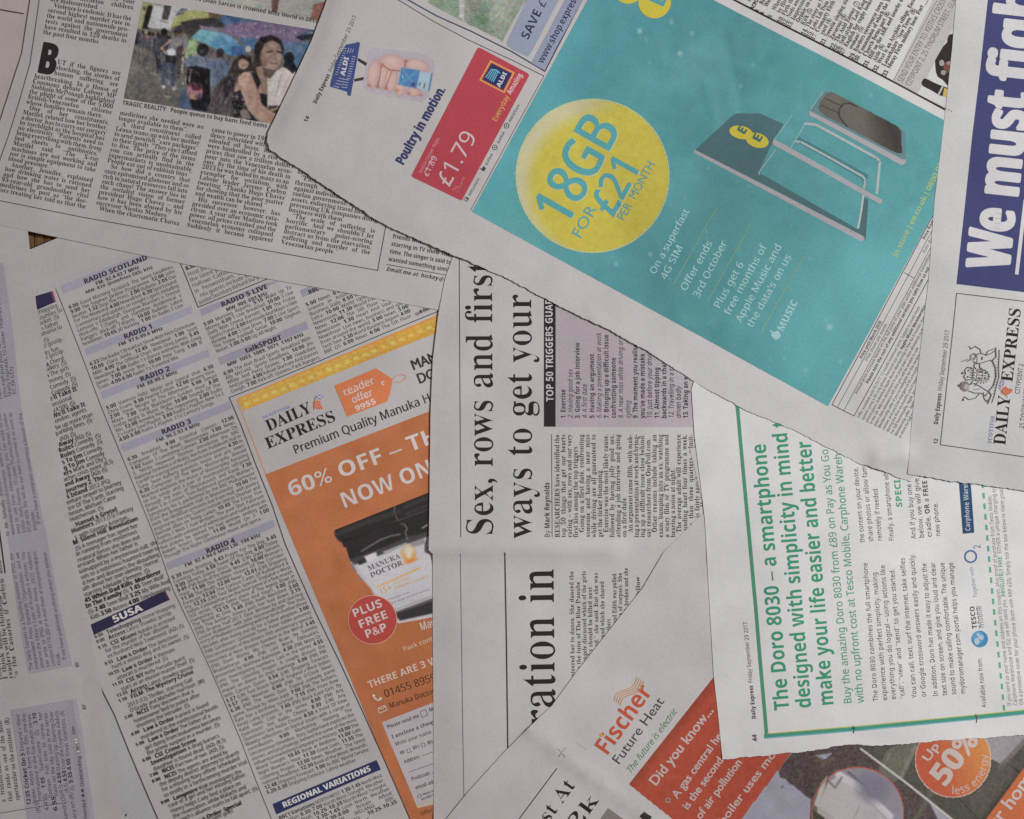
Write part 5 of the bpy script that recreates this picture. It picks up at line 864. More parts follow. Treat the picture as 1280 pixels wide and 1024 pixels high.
# TV column, cut off by the lavender boxes page
c0 = [(46, 392, 'shopping.'), (47, 399, 'counties to'), (46, 408, 'basket. (S)'), (47, 415, 'it’s father'), (46, 424, 'Romania to'), (52, 431, ' (S)'), (50, 439, 'biz gossip.'), (56, 443, 'its fun.'), (52, 453, 'biz gossip.'), (57, 459, '*a* Cheryl'), (55, 467, 'gallery. (S)'), (57, 475, '*n* The girls'), (60, 482, 'money. (S)'), (63, 489, 'Comedy. (S)'), (65, 497, 'Comedy. (S)'), (62, 505, '*e’ll Take It*'), (65, 512, 'sessional'), (67, 519, '£4,500. (S)'), (66, 527, '*We’ll Take It*'), (66, 535, 'London, agents'), (70, 543, 'be up more than'), (70, 550, 'parking fines. (S)'), (75, 557, '(AD) (S)'), (74, 565, '*Away* (AD) (S)'), (74, 572, '*Rules* Comedy. (S)'), (76, 580, '*Rules* Comedy. (S)'), (78, 587, '*s To Jim* Comedy.'), (80, 594, '*g To Jim* Comedy.'), (80, 602, '*ers* Mark and Elly’s'), (80, 609, 'aches crisis point. (R,S)'), (80, 617, '*and Away* (AD) (S)'), (83, 624, '*Journey 2: The*'), (84, 632, '*s Island* 2012 (PG)'), (84, 639, 'enture sequel to Journey'), (86, 647, 'tre Of The Earth, starring'), (87, 654, 'hnson, Michael Caine'), (88, 661, 'Hutcherson. (S)'), (92, 669, '*: Hansel & Gretel:*'), (90, 677, '*Hunters* 2013 (15) Fantasy'), (94, 684, 's, with Gemma Arterton.'), (92, 692, '*M: Silent Hill: Revelation*'), (95, 699, '(S) A teenager has spent her'), (95, 707, 'ile running from mysterious'), (98, 714, 'rnatural forces she does not'), (98, 722, 'erstand. When her father is'), (100, 729, 'kidnapped by a mysterious cult, she'), (102, 737, 'sels to a notorious haunted town to'), (104, 744, 'd him and discovers the disturbing'), (104, 752, 'uth about her own identity. Horror,'), (106, 759, 'starring Adelaide Clemens. (S)'), (107, 767, '*45 When Dad Kills: Murderer*'), (108, 773.5, '*In The Family* (S) *1.45* Teen Wolf'), (111, 780, '(S) *2.40* Teen Wolf *3.25* My Wife And'), (114, 786, 'Kids *3.50* Access *4.00* Teleshopping')]
p = Part('article_column', listing); ci = 0
for x, y, t in c0:
    y = 393.5+7.2*ci; ci += 1
    p.B([(x, y), (x+118, y-118*.385), (x, y), (x+118, y-118*.385)], [t+'~'], 7.6, 'h', (60, 53, 55), .82)
p.end()
Part('channel_bar', listing).poly([(113, 781), (206, 738.5), (212, 750), (117, 794)], NAVY).poly([(204, 739.5), (206, 738.5), (212, 750), (210, 751)], (96, 40, 66)).T('5USA', (142, 779), (178.5, 763), 8.5, 'x', (186, 178, 196)).end()
us = [(118.5, 798.5, '*6.00*', '*Teleshopping* Home shopping.'), (120.5, 805, '*9.00*', '*Access* Latest showbiz gossip.'), (123, 812.5, '*9.10*', '*CSI: Miami* Natalia is arrested'), (0, 817, '', 'for the murder of her abusive'), (0, 823.5, '', 'ex-husband Nick Townsend. (AD) (S)'), (131, 832.5, '*9.55*', '*Law & Order* The detectives'), (0, 837, '', 'hunt a vicious dog and its owner. (S)'), (135.5, 846, '*10.55*', '*Law & Order* A Vietnam'), (0, 851, '', 'veteran is murdered. (S)'), (140.5, 859.5, '*11.55*', '*CSI: NY* Nelly Furtado guest'), (0, 864.5, '', 'stars as an elusive master thief. (S)'), (146, 872.5, '*12.55*', '*Access* Latest showbiz gossip.'), (148.5, 879, '*1.10*', '*FILM: The Mystery Cruise*'), (0, 885, '', '2013 (12) Thriller, starring Gail'), (0, 891.5, '', 'O’Grady and Michelle Harrison. (W)'), (156, 900, '*3.00*', '*NCIS* Tony discovers that a'), (0, 904.5, '', 'homeowner lied to police after'), (0, 911, '', 'shooting the intruder. (S)'), (164.5, 920.5, '*4.00*', '*Law & Order* A priest is found'), (0, 925, '', 'murdered in the confessional booth.'), (170.5, 933.5, '*5.00*', '*Law & Order* The father of a'), (0, 938, '', 'girl dying from leukaemia becomes'), (0, 944.5, '', 'the prime suspect in a murder. (S)'), (179, 953, '*6.00*', '*CSI: Crime Scene*'), (187, 957, '', '*Investigation* A drug baron’s'), (0, 964, '', 'daughter is found dead. (AD) (R,S)'), (188, 972, '*7.00*', '*NCIS* Part two of two. (AD) (S)'), (191, 979, '*8.00*', '*NCIS* The agents are asked by'), (0, 983.5, '', 'the deputy district attorney to search'), (0, 990, '', 'for a missing Navy officer scheduled'), (0, 997, '', 'to testify in a forthcoming murder trial.'), (202, 1006, '*9.00*', '*Longmire* Walt investigates the'), (0, 1010, '', 'case of a girl and her missing father.'), (0, 1017, '', 'Henry helps Cady find a place on'), (0, 1023.5, '', 'the reservation, while Malachi and'), (0, 1030, '', 'Branch’s alliance starts to fall apart. (S)'), (222, 1037, '*10.00*', '*Law & Order: Special*'), (0, 1043, '', 'Victims Unit Cragen goes')]
p = Part('article_column', listing)
for x, y, t, s_ in us:
    x0 = 130+(y-812)*.412
    if t:
        p.B([(x, y), (x+16, y-6.4), (x, y), (x+16, y-6.4)], [t+'~'], 5.6, 'h', (70, 62, 64), .9)
        x1 = x+14.5 if len(t) < 7 else x+16.5
        p.B([(x1+1, y-5.0), (x1+100, y-45.5), (x1, y-5.0), (x1+100, y-45.5)], [s_+'~'], 7.0, 'h', (60, 53, 55), .84)
    else: p.B([(x0, y), (x0+112, y-46), (x0, y), (x0+112, y-46)], [s_+'~'], 7.3, 'h', (60, 53, 55), .84)
p.end()
Part('channel_bar', listing).poly([(340, 1006), (470.5, 950.5), (476, 962.5), (345, 1019)], (44, 48, 84)).T('REGIONAL VARIATIONS', (354, 1011), (464, 964), 7.2, 'x', (188, 186, 196)).end()
Part('article_column', listing).B([(349, 1026), (478, 971.5), (366, 1066), (500, 1010)],
    ['*BBC1 Variations* NORTH WEST: *1.30-1.45* North West', 'Weather. *6.30-7.00* North West Tonight. Weather.', 'Britain Afloat. *10.25-10.35* North West Tonight.', 'NORTH EAST: *1.30-1.45* Look North. Weather', 'Look North *7.30-8.00* Britain Afloat', 'Weather. NORTHERN IRELAND: BBC', 'Newsline. *6.30-7.00* Wars. *10.25-10.35*', 'Headlines. *10.00-10.30* Weather'], 6.3, 'n', LT, .84).end()

# ---- the honey advert
OR = (170, 102, 66)
ad = Pic('honey_advert', listing, [(331, 593.5), (620, 482), (620, 1060), (526, 1060)], OR, 3)
ad.X = ad.X; ad.noise(3, 6, seed=5).end()
adv = bpy.data.objects[-1] if False else [o for o in COL.objects if o.name.startswith('honey_advert')][0]
# true left border of the orange field follows the bent page
x = Part('field', listing, adv, layer=0); x.poly([(332, 593), (357, 655), (383, 718), (405, 768), (436, 838), (470, 915), (513, 1024), (530, 1070), (545, 1070), (545, 600), (545, 511)], OR); x.end()
Part('border', listing, adv, layer=1).line([(296, 500), (305, 523), (316, 552), (332, 593)], 1.3, (196, 130, 96)).end()
hc = Pic('honeycomb_strip', listing, [(296, 498.5), (556, 390), (556, 412), (304, 513.5)], (186, 142, 64), .9, adv)
for i in range(24):
    f = i/23
    x0, y0 = 296+f*262, 506-f*109
    for k, dd in ((0, (2, 5)), (1, (-3, -3))):
        hc.blob((x0+dd[0], y0+dd[1]), 5.3, 5.0, random.choice([(190, 160, 70), (184, 156, 78), (196, 152, 66)]), soft=1.6).blob((x0+dd[0]-1, y0+dd[1]-1.5), 2.6, 2, (214, 190, 110), op=.6, soft=1.5).blob((x0+dd[0]+1, y0+dd[1]+2.5), 2.6, 1.6, (192, 130, 54), op=.6, soft=1.5)
hc.line([(296, 499), (556, 391)], 3.6, (200, 128, 60), soft=1.5).noise(6, 1.6, seed=9).end()
tg = Part('price_tag', listing, adv, layer=2); tg.poly([(418, 482), (470, 460.5), (491, 474), (488, 490), (484, 502), (434, 521)], (196, 112, 72)).disc((479, 479), 2.6, rgb=(186, 176, 174)).disc((480, 479), 1.5, rgb=(196, 112, 72)) \
  .line([(490, 474), (496, 469.5), (503, 468), (507, 470), (506, 474), (500, 478), (492, 478)], .8, (196, 120, 84))
tg.T('reader', (430.5, 495), (469, 479), 9.2, 'h', (190, 178, 176)).T('offer', (441, 504.5), (467, 494), 9.2, 'h', (190, 178, 176)).T('9955', (445, 514.5), (471, 504), 7, 'b', (196, 186, 184)).line([(433.5, 493.5), (446, 488.5)], .8, (190, 178, 176)).line([(446, 500.5), (464, 494)], .8, (190, 178, 176)); tg.end()
def masthead(sheet, par, D, dc, E_, ec, S_, scp, cr, ang, ly=2, small=1):
    a = Part('masthead', sheet, par, layer=ly); a.T('DAILY', *D, dc, 's', (44, 36, 36)).T('EXPRESS', *E_, ec, 's', (44, 36, 36)).T('SCOTTISH', *S_, scp, 's', (110, 124, 168)); a.end()
    k = Part('crusader_emblem', sheet, par, layer=ly); c, s_ = math.cos(ang), math.sin(ang)
    def R(x, y): return (cr[0]+(x*c-y*s_)*small, cr[1]+(x*s_+y*c)*small)
    RD = (190, 104, 78)
    for bx, by, r in ((-3, -2.6, 2.0), (0.2, -3.6, 2.1), (2.8, -2.6, 1.8), (-1.2, .2, 2.7), (2.2, .6, 2.2), (4.4, 2.8, 1.6), (-4, .4, 1.3), (.6, 3.6, 2.0), (3.2, 4.6, 1.5), (-2.4, 3.2, 1.5), (-4.6, -2.4, 1.2), (5.4, 4.8, 1.1)): k.disc(R(bx, by), r*small, rgb=RD, n=9)
    for bx, by in ((-1.4, -1.6), (1.4, -1.2), (.2, 1.6), (2.8, 2.4), (-2.8, 1.4)): k.disc(R(bx, by), .5*small, rgb=(178, 160, 158), n=7)
    k.line([R(-5, 6.4), R(-3.6, -3), R(-2, -10)], .5*small, (120, 90, 80))
    k.poly([R(-1, -6.6), R(.4, -11.6), R(8.2, -12.6), R(7.2, -7.2)], (104, 112, 152)).line([R(-1, -6.8), R(8, -12.2)], 1.1*small, (182, 182, 192)).line([R(.6, -11.4), R(7, -7.6)], 1.1*small, (182, 182, 192)); k.end()
masthead(listing, adv, ((335.5, 539.5), (390.5, 515)), 14.2, ((334.5, 561.5), (421, 525.5)), 14, ((328.5, 524), (362.5, 510)), 3.6, (396.5, 506), -.06)
Part('tagline', listing, adv, layer=2).T('Premium Quality Manuka Honey', (368.5, 568), (570, 489.5), 11, 'h', (58, 48, 48)).end()
Part('product_name', listing, adv, layer=2).T('MANUKA', (516.5, 463), (578, 439), 12.5, 'G', (58, 50, 50)).T('DOCTOR', (524, 480), (586, 456), 12.5, 'G', (58, 50, 50)).end()
Part('headline', listing, adv, layer=2).T('60% OFF – THEN', (363, 621.5), (592, 535), 19, 'b', (186, 176, 172)).T('NOW ONLY', (429, 636), (574, 580), 19.5, 'b', (186, 176, 172)).end()
j = Pic('honey_jars', listing, [(405, 668), (600, 590), (600, 770), (450, 830)], OR, .9, adv, layer=2)
K = (46, 42, 42)
j.poly([(434, 700), (436, 690), (545, 640), (600, 620), (600, 760), (545, 783), (493, 768+14), (480, 768), (463, 735), (441, 712)], (178, 172, 172))
j.poly([(434, 690), (600, 626), (600, 642), (520, 677), (444, 706), (438, 702)], (70, 66, 66))
j.line([(440, 706), (445, 718), (452, 726)], 4, (120, 114, 114)).poly([(455, 696), (470, 690), (473, 702), (458, 708)], (196, 192, 192)).poly([(478, 690), (508, 678), (512, 682), (485, 694)], (150, 146, 148)).poly([(446, 702), (456, 697), (459, 703), (450, 708)], (52, 48, 48))
j.poly([(418.5, 668), (418, 662), (420.5, 658.5), (425, 655.5), (444, 646), (476, 634), (499, 627.5), (502, 628.5), (520, 621), (600, 590), (600, 655), (545, 662), (508, 672), (470, 688), (437, 700), (434, 692), (433, 685), (429, 683.5), (427.5, 678.5), (423, 676), (420, 672)], K, soft=1.2)
j.line([(424, 657), (445, 647), (478, 634), (498, 629)], .8, (116, 112, 112), op=.8).line([(494, 632), (492, 640), (497, 650), (503, 656)], .9, (128, 118, 96)).line([(440, 672), (480, 659), (500, 650)], 1, (92, 88, 88)).line([(452, 689), (461, 683.5), (476, 674.5), (489, 670), (500, 668)], 1.0, (140, 136, 136), soft=.9).line([(505, 655), (509, 661), (506.5, 665), (509, 674)], .9, (140, 136, 136), soft=.9).line([(421, 668), (460, 652), (499, 640)], 4, (62, 58, 58), soft=2.5).line([(430, 676), (470, 662), (500, 652)], 2, (34, 31, 31), soft=1.5).line([(506, 634), (560, 612)], 4, (62, 58, 58), soft=2.5).line([(528, 660), (540, 653)], 1.6, (150, 146, 146)).line([(430, 663), (490, 642)], 5, (58, 54, 54), op=.7).line([(508, 642), (560, 622)], 5, (60, 56, 56), op=.7).line([(500, 650), (560, 628)], .8, (86, 82, 82))
j.poly([(446, 708), (480, 694), (512, 679), (548, 668), (600, 650), (600, 755), (540, 772), (500, 786), (488, 776), (474, 750)], (182, 178, 182))
j.poly([(500, 752), (545, 745), (600, 730), (600, 740), (545, 755)], (168, 164, 168), op=.5).poly([(512, 679), (530, 672), (533, 686), (520, 690), (514, 686)], (120, 114, 114), op=.7).poly([(516, 684), (548, 676), (548, 700), (520, 700)], (180, 176, 180))
j.blob((511, 692), 9.5, 10, (198, 152, 96), soft=2).blob((511, 688), 6, 5, (206, 190, 170), soft=2).blob((513, 701), 8, 2.8, (206, 128, 60), ang=-.3, soft=1.5).blob((511, 694), 3, 4, (200, 190, 180), soft=1.2)
j.line([(471, 734), (525, 710)], 1.6, (206, 150, 66)).poly([(492, 766), (545, 746), (545, 758), (498, 774)], (90, 84, 84)).poly([(493, 768), (545, 750), (600, 730), (600, 750), (545, 766), (500, 776)], (56, 52, 52)).line([(490, 764), (540, 745)], 1, (140, 136, 134)).blur(1).noise(3, 1, seed=4, colour=.2)
j.clip([(416, 666), (420, 656), (440, 645), (500, 625), (600, 586), (600, 756), (545, 771), (520, 776), (498, 780), (482, 768), (440, 710), (432, 686), (424, 682)]).end()
Part('jar_label_text', listing, adv, layer=3).T('MANUKA', (461, 714), (501, 697.5), 6.5, 's', (96, 88, 90)).T('DOCTOR', (464, 722.5), (504, 706), 6.5, 's', (96, 88, 90)).T('15+', (476, 743.5), (491, 737.5), 8, 'g', (200, 150, 70)).T('ACTIVE', (493, 731.5), (513, 724), 3.6, 'g', (200, 160, 90)).T('MANUKA HONEY', (494, 737), (536, 722), 3.6, 'g', (200, 160, 90)) \
  .T('MAN', (535, 691), (560, 682), 6.5, 's', (96, 88, 90)).T('Ned by manuka factor', (482, 752), (512, 741), 2, 'n', (140, 134, 134)).T('250g net weight of natural raw honey', (484, 757), (538, 737), 2.2, 'n', (140, 134, 134)).end()
rb = Part('round_badge', listing, adv, layer=4); rb.disc((465.5, 775), 31, rgb=(196, 140, 116)).disc((465.5, 775), 30, rgb=(170, 68, 62)).T('PLUS', (442, 772.5), (479, 758), 10.3, 'b', (188, 176, 174)).T('FREE', (449.5, 786.5), (486, 772), 10.3, 'b', (188, 176, 174)).T('P&P', (457.5, 798.5), (485, 788), 10.3, 'b', (188, 176, 174)); rb.end()
Part('advert_text', listing, adv, layer=2).T('Manuka Honey', (526.5, 788.5), (592, 765), 10, 'h', (190, 180, 176)).T('Pack contains 3 jars', (504.5, 814.5), (580, 786), 5.6, 'h', (196, 172, 150)).T('THERE ARE 3 WAYS', (461.5, 861), (570, 820), 8.8, 'b', (196, 174, 160)).T('01455 895959', (481.5, 872.5), (560, 845), 9.5, 'h', (78, 52, 40)).T('Manuka Doctor, 23 Tile', (487.5, 886), (572, 857), 7, 'h', (78, 52, 40)).end()
Part('phone_icon', listing, adv, layer=2).line([(466.5, 870), (468, 873), (472, 876), (476, 874.5)], 2, (196, 184, 178)).disc((467, 870), 1.8, rgb=(196, 184, 178), n=10).disc((475.5, 873.5), 1.8, rgb=(196, 184, 178), n=10).end()
Part('envelope_icon', listing, adv, layer=2).line([(472, 886), (481, 882), (483.5, 888), (474, 892), (472, 886), (478.5, 887), (481, 882)], .9, (196, 184, 178)).end()
cp = Part('order_coupon', listing, adv, layer=2); cp.poly([(477, 903.5), (560, 871), (560, 1002), (522, 1011)], (172, 164, 166)).line([(560, 995), (522, 1010.5), (520, 1006)], .9, (196, 170, 60))
DK = (70, 60, 62)
cp.T('Please send me', (484.5, 911.5), (524.5, 896.5), 4.8, 'b', DK).line([(525, 890), (532, 887), (534.5, 894), (527.5, 897), (525, 890)], .7, DK).T('Manuka', (537, 890), (560, 881.5), 4.8, 'b', DK).T('I enclose a cheque for', (490.5, 924), (560, 897.5), 4.8, 'b', DK).T('Write your name and address', (494.5, 933), (575, 904), 4.8, 'h', DK).T('Mr', (501, 944), (507, 941.5), 4.8, 'h', DK).line([(508, 937.5), (512, 936), (514, 940), (510, 941.5), (508, 937.5)], .6, DK).T('Mrs', (516.5, 937.5), (525, 934.5), 4.8, 'h', DK).line([(526, 930), (530, 928.5), (532, 932.5), (528, 934), (526, 930)], .6, DK).T('Ms', (535, 931), (542, 928.5), 4.8, 'h', DK).T('Address', (506, 955), (525.5, 947.5), 4.8, 'h', DK).line([(528, 945), (560, 933)], .6, DK).line([(511, 965.5), (560, 948)], .6, DK).T('Postcode', (515, 976.5), (538, 968.5), 4.8, 'h', DK).line([(540, 967), (560, 960)], .6, DK).T('email address', (520, 987.5), (556, 974.5), 4.8, 'h', DK).line([(522, 994.5), (526, 993), (527, 996), (523, 997.5), (522, 994.5)], .5, DK).T('Please tick here if', (529, 995), (556, 985), 3, 'n', DK).T('you enjoy offers from', (527, 1001), (556, 990), 3, 'n', DK); cp.end()
Part('advert_text', listing, adv, layer=2).T('Offer subject to', (526, 1020.5), (572, 1004), 4.8, 'h', (84, 54, 42)).end()

# ================================================================== lavender boxes page
LV2 = (133, 125, 133); SM = (50, 43, 47)
lb = Part('lavender_box', left); lb.poly([(-60, 330), (0, 328.5), (4, 330), (14, 400), (20, 455), (27, 512), (40, 585), (58, 668), (75, 762), (90, 832.5), (35, 843.5), (22, 762), (10, 668), (-10, 560), (-30, 440)], LV2); lb.end()
lb2 = Part('lavender_box', left); lb2.poly([(12.5, 888), (95.5, 873.5), (104, 925), (118, 1024), (124, 1070), (40, 1070), (33, 1020), (22, 950)], LV2); lb2.end()
Part('box_text', left, layer=2).B([(2, 499), (-18, 330), (20, 493), (0, 330)], ['can put you in touch with the', 'you can put your letter to us at~', 'Daily Express, 10 Lower Thames Street, London~', 'EC3R 6EN.~'], 6.3, 'n', SM, .95).end()
Part('box_text', left, layer=2).B([(12, 670), (-13, 518), (46, 663), (21, 515)],
    ['to be factually inaccurate, please write to news.', 'www.express.co.uk/contactus where you will find an', 'easy to use form. Alternatively you can write to the', 'Editor, Daily Express, 10 Lower Thames Street, London', 'EC3R 6EN. We will do our best to correct it as soon as', 'possible.~'], 6.6, 'n', SM, .95).T('If you have a complaint concerning a breach of the', (50.5, 655), (27, 516), 4.6, 'n', SM).end()
Part('box_text', left, layer=2).B([(41, 838), (16.5, 691), (75.5, 831.5), (52, 687)],
    ['The Daily Express is a founding member of IPSO, the', 'Independent Press Standards Organisation, and we', 'observe the Editor’s Code of Practice it enforces. You', 'can write to IPSO at Halton House, 20/23 Holborn,', 'London EC1N 2JD or e-mail them at complaints@ipso.', 'co.uk.~'], 6.6, 'n', SM, .95).T('If we have published anything which you believe', (82.5, 825), (58, 690), 4.6, 'n', SM).end()
Part('article_column', left).B([(2, 850), (-20, 700), (22.5, 848), (1, 700)], ['continue to do so. In that way', 'I think many Tory voters know', 'readers will be thinking of moving', 'to the Canaries if Corbyn and'], 7.6, 'm', SER, .85).end()
Part('rule', left).line([(-8, 610), (0, 670), (6.5, 716)], 1.8, (46, 36, 40)).end()
Part('programme_text', left, layer=2).B([(38.5, 1006.5), (23.5, 893), (92.5, 989), (79, 888)],
    ['*12.05 Cricket On 5* England v West', 'Indies. Action from the fifth one-day', 'International in the five-match series.', '(S) *1.05* SuperCasino (S) *3.10*', 'Gotham. Fish tries to renew her', 'claim on the city. Lost in the series.', '(R,S) *4.00* Starting Up, Starting Over', '(R,S) *4.50* Over the Counter Addicts', '(S) *5.35-6.00* Great Scientists (R)'], 6.8, 'h', SM, .9).end()
Part('rating_key', left, layer=2).T('★ Recommended ★★ Outstanding', (112, 1054), (100.5, 945), 4.4, 'h', SM).T('Film', (94.5, 918), (92.5, 908), 4.4, 'h', SM).end()
fk = Part('film_key', left, layer=2); fk.poly([(95, 942.5), (92, 923.5), (97.5, 922.5), (100.5, 941.5)], (98, 88, 96))
for k in range(5): fk.poly([(95.3-k*.6, 941.3-k*3.7), (94.9-k*.6, 938.7-k*3.7), (99.3-k*.6, 938-k*3.7), (99.7-k*.6, 940.6-k*3.7)], (178, 168, 172))
fk.end()
Part('article_column', left).B([(-2, 1004), (-16, 908), (24, 1001), (10, 897)], ['emerges from a chrysalis in a', 'a transformation is a high', 'that ranks as one of the most', 'spectacular on the continent. (R)'], 7.6, 'm', SER, .85).end()
Part('rule', left).line([(-10, 1018.5), (0, 1017), (84, 1003)], .9, (80, 70, 74)).end()
Part('article_column', left).B([(6, 1064), (-3, 1020), (28, 1064), (19, 1018)], ['on the one', 'and some~', '…n he~'], 7, 's', SER, .85).end()
Part('programme_text', left, layer=2).B([(60, 1070), (47, 1000), (102, 1062), (90, 990)], ['Fringe Law (R,S)', '*See the* 4.45', 'Today at *6.55*', 'Channel Islands (S)', 'Documentary on (R)'], 6.8, 'h', SM, .9).end()
Part('page_mark', left).T('60°', (98.5, 834), (97, 826), 4.5, 'b', SM).T('60°', (107.5, 887), (105.5, 879), 4.5, 'b', SM).end()

# ================================================================== headline page (runs upward)
HB = (44, 38, 38)
Part('headline', sexp).T('Sex, rows and first', (616.3, 671), (615, 327), 33, 'l', HB, res=6).T('ways to get your', (665, 673), (664, 368), 33, 'l', HB, res=6).T('heart racing', (664, 351), (663, 130), 33, 'l', HB, res=6).end()
Part('rule', sexp).line([(574, 300), (575, 500), (576, 671)], 1.1, (88, 80, 82)).line([(575.5, 692), (577, 800), (580, 1003)], .9, (110, 102, 104)).line([(631, 691), (633, 800), (635, 953)], 1.7, (62, 54, 56)).end()
bb = Part('heading_bar', sexp); bb.poly([(680, 533.5), (680, 340), (694.5, 340), (694.5, 533.5)], (48, 42, 43)).T('TOP 50 TRIGGERS GUARANTEED', (691.8, 502), (690, 330), 9, 'b', (188, 184, 184)).end()
bx = Part('triggers_box', sexp, layer=0); bx.poly([(694.5, 533.5), (694.5, 360), (720, 372), (868, 460), (872, 534)], (172, 163, 170)).end()
TL_ = (70, 60, 68)
tl = Part('triggers_list', sexp, layer=2)
L_ = ['*1. Exercise*', '2. Having good sex', '*3. Going for a job interview*', '4. A first date', '*5. Having an argument*', '6. Making a presentation at work', '*7. Bringing up a difficult issue*', '*confronting someone*', '8. A near miss while driving or', 'cycling', '*9. The moment you realise*', '*you’ve made a mistake*', '10. Just before your driving test', '*11. Almost tipping*', '*backwards in a chair*', '12. Travelling in a car being', 'driven badly', '*13. Taking an exam*']
for i, t in enumerate(L_):
    x = 707+i*9.0
    if t[0] == '*': tl.B([(x, 523), (x-.8, 373), (x, 523), (x-.8, 373)], [t.strip('*')+'~'], 8.4, 'b', TL_, .84)
    else: tl.B([(x, 523), (x-.8, 373), (x, 523), (x-.8, 373)], [t+'~'], 8.6, 'o', TL_, .80)
tl.end()
Part('byline', sexp).T('By *Mark Reynolds*', (687.3, 672), (686.8, 603), 6.4, 'n', (58, 50, 52)).line([(690.3, 672), (689.5, 543)], .8, (90, 82, 84)).end()
SE2 = (54, 47, 49)
Part('article_column', sexp).B([(699.7, 672), (699.2, 543), (882, 672), (881, 543)],
    ['RESEARCHERS have identified the', 'top 50 things that get our hearts', 'racing – with sex, rows and our very', 'first kiss among the top triggers.~', '  Going on a first date, confronting', 'someone and having a near miss', 'while driving are all guaranteed to', 'get the ticker thumping.~', '  Exercise was the most likely cause,', 'followed by having jolly good sex,', 'attending a job interview and going', 'on a first date.~', '  An argument came fifth, with mak-', 'ing a presentation at work and bring-', 'ing up a difficult issue close behind,', 'say researchers from OnePoll.com.~', '  Other reasons include taking an', 'exam, bumping into an ex, watching', 'a scary film or TV programme and', 'hearing a noise at night.~', '  The average adult will experience', 'pounding heart four times a week,', 'more than three quarters admit-', 'ting it is fairly easy to set it off, the', '  British Heart Foundation said'], 7.9, 'm', SE2, .80).end()
Part('headline', sexp).T('ration in', (694, 909), (692, 709.5), 43, 'l', HB, res=6).T('e', (694.5, 939), (694.3, 914), 43, 'l', HB, res=6).end()
p = Part('article_column', sexp)
for t, x0, y0, x1, y1 in [('volunteered her to dance. She danced the', 718.7, 862, 716.8, 714), ('ep to the tune of The Blue Danube', 726.2, 851, 725, 727), ('as Mengele discussed which of the girls', 733.7, 845, 732.4, 714), ('in the blocks should be killed next.', 741.2, 858, 740, 732), ('“I was starved,” she said. But she was', 748.7, 852, 747.3, 716), ('given bread which she shared', 756.2, 823, 755.2, 727), ('with the others.', 763.7, 815, 763.3, 773), ('Eva and Edith was pulled,', 771.2, 793, 770.4, 716), ('from the piles of corpses. She', 778.7, 812, 777.6, 716), ('had her back broken and she', 786.2, 800, 785.1, 710), ('the fellow', 801, 762, 800, 721)]:
    p.T(t, (x0, y0), (x1, y1), 5.3, 'm', SE2)
p.end()

# ================================================================== heating page (runs up to the right)
u = np.array([.585, -.811])
Part('brand_name', fisch).T('Fischer', (758.5, 946), (816.5, 864.5), 21.5, 'b', (190, 84, 62), res=4).disc((751.8, 919), 2.4, rgb=(206, 146, 70)).end()
Part('brand_line', fisch).T('Future Heat', (773.5, 957), (831, 877), 12, 'g', (74, 66, 66), res=4).end()
Part('slogan', fisch).T('The future is electric', (788, 968), (847, 890), 8.0, 'o', (74, 134, 92), lean=.12).end()
fl = Part('flame_emblem', fisch)
for k in range(4):
    o = np.array([k*2.6, k*1.9]); pts = []
    for i in range(17):
        t = i/16; b = np.array([768.5, 877])+o+np.array([24, -30])*t; n_ = np.array([-.78, -.62])*math.sin(t*2*math.pi+.2)*4.0*(1)+np.array([4.5, 0])*t*t
        pts.append(tuple(b+n_))
    fl.line(pts, 1.15, (194, 140, 86))
fl.end()
Part('crop_cross', fisch).line([(697, 935), (707, 946)], .7, (140, 150, 168)).line([(698, 946), (707, 934)], .7, (120, 118, 120)).line([(721, 928), (732, 937)], .8, (170, 166, 168)).end()
Part('rule', fisch).line([(640, 1036), (696, 960.5)], 1.2, (66, 58, 60)).end()
Part('headline', fisch).T('Best At', (666, 1057), (720, 981.5), 17.5, 'l', HB, res=4).T('£32k', (692, 1079), (749, 1001), 17.5, 'l', HB, res=4).end()
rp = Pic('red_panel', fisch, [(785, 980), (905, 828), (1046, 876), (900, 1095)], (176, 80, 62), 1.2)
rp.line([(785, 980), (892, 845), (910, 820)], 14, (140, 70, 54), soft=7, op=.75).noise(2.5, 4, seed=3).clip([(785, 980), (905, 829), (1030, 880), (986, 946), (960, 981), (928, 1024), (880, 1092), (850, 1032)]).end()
rpo = [o for o in COL.objects if o.name.startswith('red_panel')][0]
WH = (192, 178, 174)
Part('advert_text', fisch, rpo, layer=2).T('Did you know...', (819.5, 983.5), (892.5, 888), 12.3, 'G', WH, res=3).T('A gas central heating', (846.5, 999), (920, 897), 10, 'G', WH, res=3).T('is the second cause', (859.5, 1013), (926, 921), 10, 'G', WH, res=3).T('of air pollution', (876, 1025), (928, 953), 10, 'G', WH, res=3).T('as boiler uses more', (893, 1048), (980, 930), 10, 'G', WH, res=3).ring((835, 1000.5), 2.6, 1.3, WH, n=20).end()
ph = Pic('house_photograph', fisch, [(900, 905), (1340, 880), (1340, 1090), (900, 1090)], (158, 158, 170), 1.1, layer=0, label='printed photograph of a house roof and a radiator in a round inset')
ph.poly([(928, 1030), (986, 946), (1020, 930), (1020, 1090), (900, 1090)], (152, 154, 168)).noise(5, 14, seed=8, colour=.1)
RF = (86, 76, 76)
